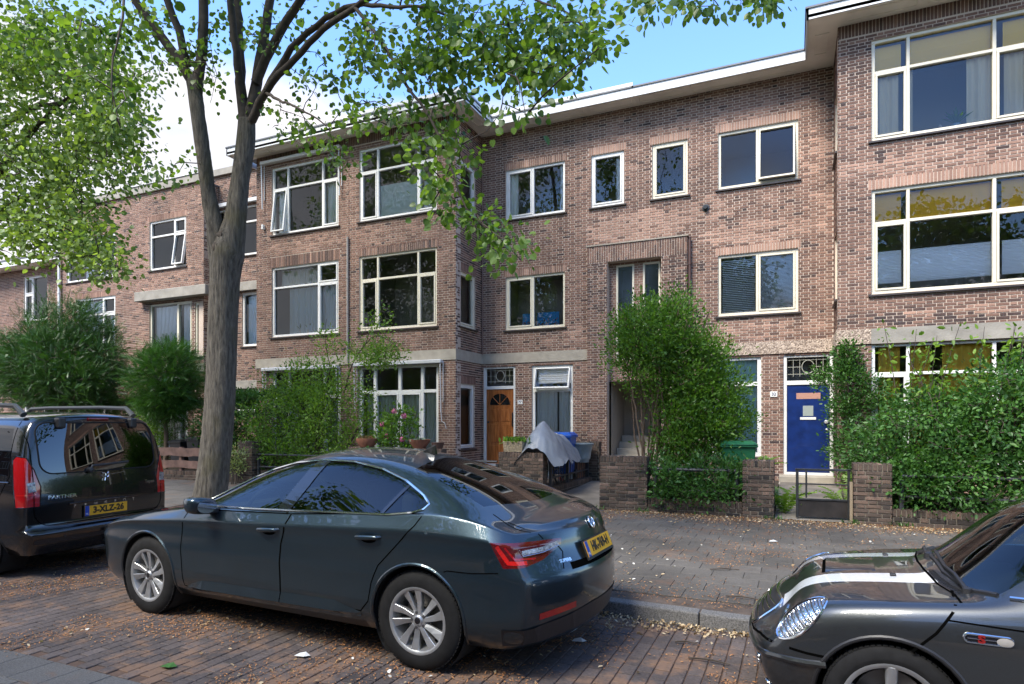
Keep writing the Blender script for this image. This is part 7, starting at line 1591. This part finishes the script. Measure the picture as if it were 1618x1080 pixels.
C2 = in_blob((-17.2, 8.3, 10.8), (4.2, 4.4, 4.2), 330, .45, .4, 5); C2 = np.array([q for q in C2 if not in_view(q[0], q[1], q[2], 30)]); d = lt.twigs_to(C2, .009, .05); lt.spray(C2, d, 28, .11, .30, up=0, hang=.4, tone=(.55, .2), flat=.4)
LT = lt.finish(LINDEN, LM_L, M_TWIG, single=0, bark=M_BARK)
# ---------------------------------------------------------------- street trees and houses behind the camera (they light and mirror)
bt = Plant('linden_tree', (0, 0, 0), 'street linden on the far side of the road, behind the viewpoint', 'tree', 'street lindens behind the viewpoint')
bt.limb([(0, 0, 0), (.05, 0, 2.4), (0, .1, 4.5), (.1, 0, 7), (0, 0, 10)], [.34, .26, .22, .15, .06], trunk=True, seg=12); Cb = np.concatenate([in_blob((0, 0, 7.6), (3.6, 3.4, 3.6), 300, .5, .45, 9), in_blob((1.2, .8, 5.2), (2.6, 2.4, 1.4), 80, .4, .4, 11)])
d = bt.twigs_to(Cb, .012, .05); bt.spray(Cb, d, 24, .16, .34, up=0, hang=.4, tone=(.5, .2), flat=.4); bt.finish(LINDEN, LM_M, M_TWIG, bark=M_BARK)
B0 = bt.root; spots = [(-14, -5.5, 0, .1, 1.25), (-4.5, -7.2, 0, 2.1, 1.15), (6.5, -7.0, 0, 4.0, 1.12), (13, 8.0, .1, 3.1, .9)]
for i, (x, y, z, rz, s_) in enumerate(spots):
    o = B0 if i == 0 else copy_tree(B0); o.location = (x, y, z); o.rotation_euler = (0, 0, rz); o.scale = (s_,) * 3
    if i < 3: o['label'] = ['street linden behind the viewpoint, across from the black van', 'street linden directly behind the viewpoint', 'street linden behind the viewpoint, across from the striped hatchback'][i]
    if i == 3: o['label'] = 'street linden on the pavement to the right, outside the picture'; o['group'] = 'street lindens'
oh = empty('opposite_terrace', (0, -17, 0), 'row of brick houses on the other side of the street, seen only in reflections', 'house'); mb = MB(); mb.box(-45, -27, 0, 45, -16.5, 8.6); mb.build('wall', mat('far_brick', (.16, .09, .07), .9, noise=(30, .35)), oh)
mb = MB(); mb.box(-45.5, -27, 8.6, 45.5, -16.0, 8.85); mb.build('fascia', M_FASCIA, oh)
wf = MB(); wg = MB()
for i in range(-14, 15):
    for z in (.9, 3.9, 6.6):
        x = i * 3.1; wf.box(x - .95, -16.5, z, x + .95, -16.42, z + 1.7)
        for q in (-.9, -.28, .34): wg.box(x + q, -16.42, z + .08, x + q + .54, -16.40, z + 1.62)
tag(wf.build('window_frames', M_WHITE, oh), kind='stuff'); tag(wg.build('window_panes', mat('far_pane', (.02, .022, .025), .05), oh), kind='stuff')

# ---------------------------------------------------------------- front-garden plants
def shrub(name, base, label, cat, blobs, n_st, leaf, nl, spread, tpl, lm, tone=(.5, .2), up=.4, hang=0, single=0, wood=None, stem_r=.02, shell=.5, rough=.35, group=None, m_obj=None, flat=.4, lean=1.0, stem_h=.5, droop=-.05, cr='foliage', vary=.25, base_r=.15, scale=0):
    nl = int(nl * 1.7); leaf *= 1.15
    p = Plant(name, base, label, cat, group); bx, by, bz = base; allc = [in_blob(b[0], b[1], b[2], shell, rough, i + len(label)) for i, b in enumerate(blobs)]; C = np.concatenate(allc); C = C[C[:, 2] > bz + .04]
    for i in range(n_st):
        b = blobs[i % len(blobs)][0]; a = rng.random() * 6.28; s0 = Vector((bx + base_r * math.cos(a), by + base_r * math.sin(a), bz)); e = Vector((bx + (b[0] - bx) * lean + rng.normal() * blobs[i % len(blobs)][1][0] * .35, by + (b[1] - by) * lean + rng.normal() * blobs[i % len(blobs)][1][1] * .35, bz + (b[2] - bz) * (1 + .3 * rng.random())))
        p.limb([s0, s0.lerp(e, .4) + Vector((0, 0, .12)), e], [stem_r, stem_r * .7, stem_r * .35], seg=7, jitter=.01)
    d = p.twigs_to(C, stem_r * .28, droop); p.spray(C, d, nl, leaf, spread, up=up, hang=hang, tone=tone, flat=flat, vary=vary)
    return p.finish(tpl, lm, wood or M_TWIG, single=single, crown=cr, m_obj=m_obj, wood_name='stems')
# broad yew and ball tree
def conifer(name, base, label, trunk_h, blobs, lm, r0, fr=.26, nl=5, tone=(.5, .22), sp=.10, cr='crown'):
    p = Plant(name, base, label, 'tree'); x, y, z = base; p.limb([(x, y, z), (x + .03, y, z + trunk_h * .6), (x, y, z + trunk_h), (x, y, z + trunk_h * 1.7)], [r0, r0 * .85, r0 * .7, r0 * .3], trunk=True, seg=12)
    C = np.concatenate([in_blob(b[0], b[1], b[2], .62, b[3], i + 20) for i, b in enumerate(blobs)]); d = p.twigs_to(C, .008, 0); cen = np.array(blobs[0][0]); dd = (C - cen) * np.array([1, 1, .9]); dd /= np.maximum(np.linalg.norm(dd, axis=1, keepdims=True), 1e-6)
    p.spray(C, dd, nl, fr, sp, up=.15, tone=tone, out=.45, flat=.5); return p.finish(FROND, lm, M_TWIG, bark=M_BARKL, crown=cr)
conifer('yew_tree', (-21.9, 12.9, .3), 'broad dark green yew tree in front of the leftmost houses', 1.0, [((-21.9, 12.9, 3.4), (2.3, 1.7, 1.5), 520, .42), ((-21.6, 12.9, 4.6), (1.2, 1.1, 1.1), 150, .5), ((-20.6, 12.8, 2.9), (1.2, 1.3, .9), 160, .4), ((-23.4, 12.9, 3.1), (1.5, 1.3, .9), 150, .4)], LM_YD, .13, fr=.24, nl=13, sp=.17)
conifer('yew_tree', (-16.9, 12.9, .3), 'small bright green yew clipped to a ball on a bare stem behind the plank fence', 1.5, [((-16.9, 12.9, 2.95), (1.02, 1.0, 1.15), 420, .16), ((-16.9, 12.9, 2.1), (.7, .7, .5), 90, .2)], LM_YB, .075, fr=.19, nl=13, sp=.11)
def hedge(x0, y0, x1, y1, z0, z1, n, lm, label, leaf=.05, fro=False, nl=10, tone=(.5, .22)):
    p = Plant('hedge', ((x0 + x1) / 2, (y0 + y1) / 2, z0), label, 'hedge', 'garden hedges'); C = []
    for i in range(n):
        f = rng.random(); q = np.array([rng.uniform(x0, x1), rng.uniform(y0, y1), rng.uniform(z0, z1)])
        if f < .4: q[1] = y0 + abs(rng.normal()) * .08
        elif f < .75: q[2] = z1 - abs(rng.normal()) * .08
        q += rng.normal(size=3) * .03 + mnoise.noise(Vector((q[0] * 1.3, q[2] * 2, 3))) * .12 * np.array([0, 1, 1]); C.append(q)
    for i in range(int((x1 - x0) / .4)): x = x0 + .2 + i * .4; p.limb([(x, (y0 + y1) / 2, z0), (x + .05, (y0 + y1) / 2, (z0 + z1) / 2), (x, (y0 + y1) / 2, z1 - .2)], [.02, .015, .008], seg=5)
    C = np.array(C); d = p.twigs_to(C, .004); dd = np.tile(np.array([0, -.5, .5]), (len(C), 1)) + rng.normal(size=(len(C), 3)) * .4
    p.spray(C, dd, nl, leaf, .07 if not fro else .06, up=.3, tone=tone, flat=.5); return p.finish(FROND if fro else OVATE, lm, M_TWIG, crown='foliage', wood_name='stems')
hedge(-21.5, 13.4, -14.4, 14.2, .3, 2.35, 900, LM_YB, 'long yew hedge running behind the yew and the ball tree', leaf=.20, fro=True, nl=4, tone=(.3, .2))
hedge(-16.3, 13.6, -11.9, 14.4, .3, 2.55, 760, LM_H, 'dense laurel-like hedge right of the big tree trunk', leaf=.085, nl=13)
shrub('shrub', (-14.9, 12.8, .3), 'dark shrub with bare stems between the bins and the big trunk', 'shrub', [((-14.9, 12.9, 1.5), (.6, .5, .6), 60)], 5, .07, 14, .12, OVATE, LM_H)
shrub('shrub', (-17.9, 12.9, .3), 'low light green shrub left of the ball tree stem', 'shrub', [((-17.9, 12.9, 1.3), (.9, .5, .55), 70)], 4, .06, 14, .12, OVATE, LM_S)
shrub('shrub', (-12.9, 11.75, .1), 'small pale variegated shrub at the foot of the pier right of the trunk', 'shrub', [((-12.85, 11.75, .75), (.28, .22, .40), 34)], 5, .05, 14, .08, OVATE, leaf_mat('variegated', (.16, .22, .07), (.38, .42, .20), .3))
# the wide light green shrub with an arching branch
p = Plant('shrub', (-11.2, 12.9, .3), 'wide light green shrub with an arching branch reaching over the bay window', 'shrub')
for b in ((-12.9, 12.8, 1.9), (-12.2, 12.9, 2.6), (-11.6, 12.7, 2.2), (-10.8, 12.9, 3.0), (-10.2, 12.8, 2.6), (-10.9, 12.6, 1.6), (-9.6, 12.8, 1.8)):
    a = Vector((-11.2 + rng.normal() * .15, 12.9 + rng.normal() * .1, .3)); b = Vector(b); p.limb([a, a.lerp(b, .45) + Vector((rng.normal() * .2, 0, .15)), b], [.045, .03, .012], seg=8, jitter=.02)
p.limb([(-10.3, 12.8, 2.4), (-9.9, 12.7, 3.2), (-9.2, 12.6, 3.75), (-8.5, 12.5, 3.45)], [.02, .016, .012, .006], seg=6); p.limb([(-9.6, 12.7, 3.5), (-9.3, 12.6, 4.0), (-9.0, 12.6, 4.35)], [.010, .008, .004], seg=5); p.limb([(-10.8, 12.9, 3.0), (-10.9, 12.8, 3.8), (-10.85, 12.8, 4.3)], [.012, .008, .004], seg=5)
C = np.concatenate([in_blob((-12.2, 12.8, 1.75), (1.5, .7, 1.0), 170, .55, .4, 31), in_blob((-10.6, 12.8, 2.0), (1.3, .7, .95), 150, .55, .4, 32), in_blob((-11.6, 12.7, 2.75), (1.1, .5, .5), 60, .4, .5, 33), in_blob((-9.4, 12.7, 3.35), (.9, .35, .28), 42, .3, .4, 34), in_blob((-8.9, 12.6, 3.2), (.5, .3, .2), 16, .3, .4, 35), in_blob((-10.75, 12.8, 3.6), (.35, .3, .6), 14, .2, .4, 36), in_blob((-9.1, 12.6, 3.95), (.25, .2, .35), 9, .2, .4, 37), in_blob((-11.5, 12.4, 1.0), (1.9, .45, .55), 90, .5, .4, 38)])
d = p.twigs_to(C, .005, 0); p.spray(C, d, 30, .070, .14, up=.25, tone=(.55, .25), flat=.5); p.finish(OVATE, LM_S, M_TWIG, crown='foliage', wood_name='stems', single=0)
rb = shrub('flowering_shrub', (-8.5, 12.55, .3), 'leafy shrub with round pink flower heads beside the clay bowls', 'shrub', [((-8.5, 12.5, 1.25), (.62, .35, .62), 70), ((-8.3, 12.5, 1.75), (.35, .25, .3), 16)], 7, .07, 14, .10, OVATE, LM_B)
M_PINK = mat('pink_petal', (.50, .12, .24), .6); og = org_of(rb)
for x, y, z in ((-8.42, 12.25, 1.93), (-8.15, 12.25, 1.82), (-8.75, 12.25, 1.62), (-8.2, 12.25, 1.28), (-8.62, 12.25, 1.35)):
    mb = MB(); rr_ = random.Random(int(z * 100))
    for k in range(60):
        a, b = rr_.uniform(0, 6.28), math.acos(rr_.uniform(-1, 1)); n_ = Vector((math.sin(b) * math.cos(a), math.sin(b) * math.sin(a), math.cos(b))); c = Vector((x, y, z)) + n_ * .062; t1 = n_.orthogonal().normalized() * .018; t2 = n_.cross(t1); mb.add([c + t1, c + t2, c - t1, c - t2], [(0, 1, 2, 3)])
    mb.build('flower_head', M_PINK, rb)
# the tall privet-like bush in the middle and its leafy skirt
p = Plant('tall_bush', (-2.25, 12.3, .3), 'very tall upright green bush with many bare lower stems, in front of the stair windows', 'bush')
for i in range(26):
    a = rng.random() * 6.28; s0 = Vector((-2.35 + .28 * math.cos(a), 12.2 + .22 * math.sin(a), .3)); e = Vector((-2.15 + rng.normal() * .50, 12.3 + rng.normal() * .35, 2.6 + rng.random() * 1.3)); p.limb([s0, s0.lerp(e, .45) + Vector((-.05 + rng.normal() * .08, 0, .1)), e], [.022, .015, .006], seg=6, jitter=.012)
C = np.concatenate([in_blob((-2.4, 12.2, 3.3), (.85, .7, .72), 230, .5, .6, 41), in_blob((-1.85, 12.2, 2.65), (.75, .7, .8), 210, .5, .6, 42), in_blob((-1.5, 12.1, 1.75), (.65, .6, .75), 190, .5, .55, 43), in_blob((-2.1, 12.3, 3.85), (.45, .4, .32), 40, .2, .6, 44), in_blob((-2.85, 12.2, 3.55), (.45, .4, .35), 40, .3, .5, 45), in_blob((-1.5, 12.1, 3.0), (.45, .45, .4), 40, .3, .6, 46), in_blob((-1.15, 12.1, 1.8), (.35, .35, .5), 40, .4, .4, 47), in_blob((-1.7, 12.0, 1.3), (.65, .5, .6), 120, .4, .5, 48), in_blob((-2.75, 12.2, 2.75), (.35, .4, .45), 26, .3, .6, 49), in_blob((-1.15, 12.2, 2.35), (.4, .4, .5), 36, .3, .6, 60), in_blob((-2.6, 12.2, 4.0), (.22, .2, .3), 10, .2, .5, 61)])
d = p.twigs_to(C, .0045, 0); d2 = d + np.array([0, 0, .5]); p.spray(C, d2, 40, .060, .13, up=.45, tone=(.5, .25), flat=.4); p.finish(OVATE, LM_B, mat('bare_stem', (.16, .11, .075), .9, noise=(10, .3)), crown='foliage', wood_name='stems', single=0)
shrub('ground_shrub', (-1.5, 11.5, .25), 'low leafy shrub spilling over the low wall below the tall bush', 'shrub', [((-1.95, 11.25, .68), (.55, .35, .42), 100), ((-1.2, 11.3, .75), (.55, .35, .42), 90), ((-.85, 11.25, .55), (.3, .3, .35), 40), ((-1.5, 11.05, .42), (.75, .2, .2), 50)], 6, .055, 15, .09, OVATE, LM_V, tone=(.5, .28), scale=1)
shrub('climbing_plant', (1.2, 15.1, .3), 'dark climber growing up the brickwork right of the blue door', 'climber', [((1.15, 14.62, 1.2), (.42, .25, .8), 90), ((1.05, 14.62, 2.4), (.35, .22, .7), 80), ((.98, 14.65, 3.05), (.25, .15, .32), 26), ((.65, 15.2, 2.6), (.3, .3, .3), 26), ((1.45, 14.5, 2.2), (.3, .2, .5), 26), ((.85, 15.1, 1.6), (.2, .4, .8), 40)], 8, .055, 16, .09, OVATE, LM_V, tone=(.4, .25))
# the big shrub mass at the right
p = Plant('large_shrub', (2.8, 12.3, .3), 'huge dark green leafy shrub filling the right-hand front garden', 'shrub')
for i in range(30):
    x = rng.uniform(1.5, 5.2); s0 = Vector((x, 12.2 + rng.normal() * .2, .3)); e = Vector((x + rng.normal() * .4, 12.1 + rng.normal() * .4, 1.8 + rng.random() * 1.3)); p.limb([s0, s0.lerp(e, .5), e], [.025, .016, .007], seg=6, jitter=.015)
C = np.concatenate([in_blob((2.0, 11.8, 1.3), (1.1, .8, .85), 330, .55, .3, 51), in_blob((3.3, 11.8, 1.65), (1.3, .9, 1.05), 420, .55, .3, 52), in_blob((4.8, 11.8, 1.8), (1.2, .9, 1.1), 250, .55, .3, 53), in_blob((1.55, 11.45, .75), (.6, .45, .5), 120, .5, .3, 54), in_blob((2.8, 11.2, .75), (1.5, .35, .45), 190, .5, .3, 55)])
d = p.twigs_to(C, .005, 0); p.spray(C, d + np.array([0, -.3, .2]), 30, .070, .13, up=.1, hang=.1, tone=(.42, .28), flat=.55)
S1 = [len(q) for q in p.P]
C = np.concatenate([in_blob((3.9, 11.7, 1.9), (1.3, .7, .75), 130, .7, .3, 56)]); d = p.twigs_to(C, .005, 0); p.spray(C, d + np.array([0, -.5, .1]), 9, .115, .12, up=0, hang=.2, tone=(.6, .2), flat=.5)
p.finish(OVATE, LM_D, M_TWIG, crown='foliage', wood_name='stems', single=300, m_obj=LM_DO)
p = Plant('tall_shoots', (3.0, 12.0, .3), 'light green upright shoots rising above the big right-hand shrub', 'shrub'); C = []
for i in range(26):
    x = rng.uniform(1.5, 4.6); h = rng.uniform(2.5, 3.4); y = 12.0 + rng.normal() * .25; f = p.limb([(x, y, .8), (x + rng.normal() * .06, y, h * .6), (x + rng.normal() * .12, y - .05, h)], [.012, .009, .003], seg=5)
    for k in range(10): t = .45 + .55 * k / 10; q = f[int(t * (len(f) - 1))]; C.append(tuple(q))
C = np.array(C); dd = rng.normal(size=(len(C), 3)) * np.array([1, 1, .2]); p.spray(C, dd, 7, .085, .055, up=.15, hang=.1, tone=(.6, .2), flat=.6, out=1.0); p.finish(OVATE, LM_S, M_TWIG, crown='foliage', wood_name='stems')
# ferns, small weeds, planter greens
def fern(x, y, z, n, L, label, lm=None, up=.8):
    p = Plant('fern', (x, y, z), label, 'fern', 'ferns by the gate piers'); k = n; a = rng.random(k) * 6.283; D = np.stack([np.cos(a), np.sin(a), np.full(k, up) + rng.normal(size=k) * .25], 1); p.P.append(np.tile(np.array([x, y, z]), (k, 1)) + rng.normal(size=(k, 3)) * .03); p.D.append(D); p.N.append(np.tile(np.array([0, 0, 1.]), (k, 1)) + rng.normal(size=(k, 3)) * .1); p.S.append(L * rng.uniform(.6, 1.1, k)); p.T.append(rng.uniform(.3, 1, k)); return p.finish(FERN, lm or LM_S, M_TWIG, crown='fronds')
fern(-.12, 11.5, .2, 16, .62, 'fern drooping beside the left side of the black gate'); fern(-.55, 11.5, .75, 14, .5, 'pale fern above the square pier left of the gate', up=.9); fern(.75, 12.0, .25, 12, .5, 'small fern by the path behind the gate, near its hinge'); fern(1.0, 11.55, .5, 16, .55, 'fern leaning over the pier right of the gate'); fern(-.75, 11.55, .7, 12, .5, 'fern between the green bin and the gate pier')
def tuft(x, y, z, rx, n, L, label, lm, name='grass_tuft', cat='plant', tp=NARROW):
    p = Plant(name, (x, y, z), label, cat); k = n; P = np.stack([rng.normal(x, rx[0], k), rng.normal(y, rx[1], k), np.full(k, z)], 1); D = rng.normal(size=(k, 3)) * .45 + np.array([0, 0, 1.]); p.P.append(P); p.D.append(D); p.N.append(rng.normal(size=(k, 3))); p.S.append(L * rng.uniform(.5, 1.2, k)); p.T.append(rng.uniform(0, 1, k)); return p.finish(tp, lm, M_TWIG, crown='blades')
tuft(-6.3, 12.6, .3, (.45, .25), 700, .26, 'bright light green grass patch behind the two-bar railing', leaf_mat('grass_bright', (.12, .24, .03), (.26, .42, .07), .3))
tuft(-5.3, 12.08, 1.25, (.13, .06), 190, .13, 'trailing greenery growing in the wicker planter', LM_S, 'planter_greenery', 'plant', OVATE)
tuft(-7.62, 12.07, 1.24, (.09, .07), 60, .10, 'blue-grey succulent in the wide clay bowl', leaf_mat('succulent', (.12, .18, .12), (.28, .34, .24), .1), 'succulent', 'plant', OVATE)
tuft(-9.05, 12.07, 1.25, (.09, .07), 60, .12, 'reddish-brown withered plant in the round terracotta pot', leaf_mat('withered', (.14, .07, .03), (.25, .18, .08), .2), 'withered_plant', 'plant', OVATE)
for i, (x, y) in enumerate(((-3.3, 10.95), (-.25, 10.92), (.84, 10.92), (1.5, 10.95), (-2.4, 10.95))): tuft(x, y, .12, (.09, .03), 26, .10, ['weeds at the left foot of the tall dark wall', 'weeds at the inner foot of the left gate pier', 'weeds at the foot of the pale gate post', 'weeds at the outer foot of the right gate pier', 'weeds below the bush skirt on the pavement'][i], LM_V, 'weed')
# ---------------------------------------------------------------- litter
def litter(name, n, size, cols, fn, label=None, asp=.35, z0=.006, curl=.25):
    lmn = leaf_mat('litter_' + name, cols[0], cols[1], .1, rough=.8); P = []; 
    while len(P) < n:
        q = fn()
        if q is not None: P.append(q)
    P = np.array(P); k = len(P); a = rng.random(k) * 6.283; D = np.stack([np.cos(a), np.sin(a), rng.normal(size=k) * curl], 1); Nn = np.tile(np.array([0, 0, 1.]), (k, 1)) + rng.normal(size=(k, 3)) * curl
    tp = T_([(0, -.5, 0), (asp * .5, -.1, .10), (asp * .4, .3, .06), (0, .5, 0), (-asp * .4, .3, .06), (-asp * .5, -.1, .10)], [(0, 1, 2, 3), (0, 3, 4, 5)])
    return leaves_mesh(name, P, D, Nn, size * rng.uniform(.5, 1.4, k), rng.random(k), tp, lmn, None)
def gz(x, y): return .125 if y > yk(x) + .01 else .006
def on_ground(x0, x1, y0, y1, th=.1, sc=.9, sd=3.):
    def f():
        x, y = rng.uniform(x0, x1), rng.uniform(y0, y1); v = mnoise.noise(Vector((x * sc, y * sc, sd))) * .7 + mnoise.noise(Vector((x * sc * 3, y * sc * 3, sd))) * .4
        if v + rng.random() * .35 < th + .15: return None
        if (abs(y - yk(x)) < .16): return None
        return (x, y, gz(x, y) + rng.random() * .004)
    return f
def gutter():
    x = rng.uniform(-3.2, 1.4); y = yk(x) - abs(rng.normal()) * (.08 + .14 * max(0, mnoise.noise(Vector((x * 1.3, 2, 2))) + .3)); return (x, y, .008 + rng.random() * .02)
def wallfoot():
    x = rng.uniform(-3.0, 3.2); y = 10.95 - abs(rng.normal()) * .38; return (x, y, .126 + rng.random() * .01)
litter('leaf_crumbs', 38000, .019, ((.22, .085, .032), (.50, .25, .10)), on_ground(-9.5, 4, 1.0, 5.4, .12)); litter('leaf_crumbs', 17000, .019, ((.22, .08, .035), (.48, .23, .10)), on_ground(-10, 4, 5.4, 11, .14, .8, 8.))
litter('dry_leaves', 1500, .030, ((.24, .14, .06), (.52, .42, .27)), on_ground(-9, 4, 1.2, 5.4, .05), asp=.5, curl=.5); litter('dry_leaves', 500, .032, ((.3, .19, .08), (.6, .5, .3)), on_ground(-10, 4, 5.4, 11, .2), asp=.5)
litter('dry_leaves', 1500, .028, ((.13, .06, .028), (.40, .28, .16)), gutter, asp=.55, curl=.6); litter('dry_leaves', 1500, .032, ((.16, .065, .03), (.40, .25, .12)), wallfoot, asp=.5, curl=.4); litter('leaf_crumbs', 3000, .022, ((.2, .07, .03), (.42, .2, .09)), wallfoot)
litter('pale_scraps', 130, .035, ((.5, .48, .42), (.7, .68, .62)), on_ground(-8, 3, 1.5, 11, .0), asp=.7)
for i, (a, b, L, rz) in enumerate(((1084, 1016, .16, .12), (1145, 900, .30, .35), (1120, 1045, .28, -.05), (1175, 945, .3, -.1))):
    zz = .01 if b > 990 else .13; q = atz(a, b, (CAMH - zz) / ((b - HY_) / 1000)); mb = MB(); mb.tube([(q.x - L / 2 * math.cos(rz), q.y - L / 2 * math.sin(rz), zz + .004), (q.x, q.y + .012, zz + .012), (q.x + L / 2 * math.cos(rz), q.y + L / 2 * math.sin(rz), zz + .004)], [.006, .007, .004], 6)
    tag(mb.build('fallen_twig', M_TWIG), ['short dark twig on the road below the kerb litter', 'curved thin twig on the pavement slabs', 'thin twig in the orange litter patch on the road', 'thin straight twig on the slabs near the kerb'][i], 'twig')
for i, (a, b) in enumerate(((1222, 855), (478, 1035), (915, 1012), (267, 1052))):
    zz = .128 if b < 900 else .012; q = atz(a, b, (CAMH - zz) / ((b - HY_) / 1000)); mb = MB(); mb.add([q + Vector(v) for v in ((-.05, -.03, 0), (.04, -.035, .008), (.055, .02, 0), (.0, .035, .015), (-.045, .02, .004))], [(0, 1, 2, 3, 4)])
    tag(mb.build('green_leaf' if i == 3 else 'paper_scrap', leaf_mat('fallen_green', (.05, .14, .03), (.05, .14, .03), .1) if i == 3 else mat('paper', (.62, .62, .60), .7)), ['white paper scrap on the pavement near the gate', 'white paper scrap on the road beside the saloon', 'grey-white crumpled scrap behind the saloon', 'fallen green leaf on the grey pavers'][i], 'leaf' if i == 3 else 'litter')
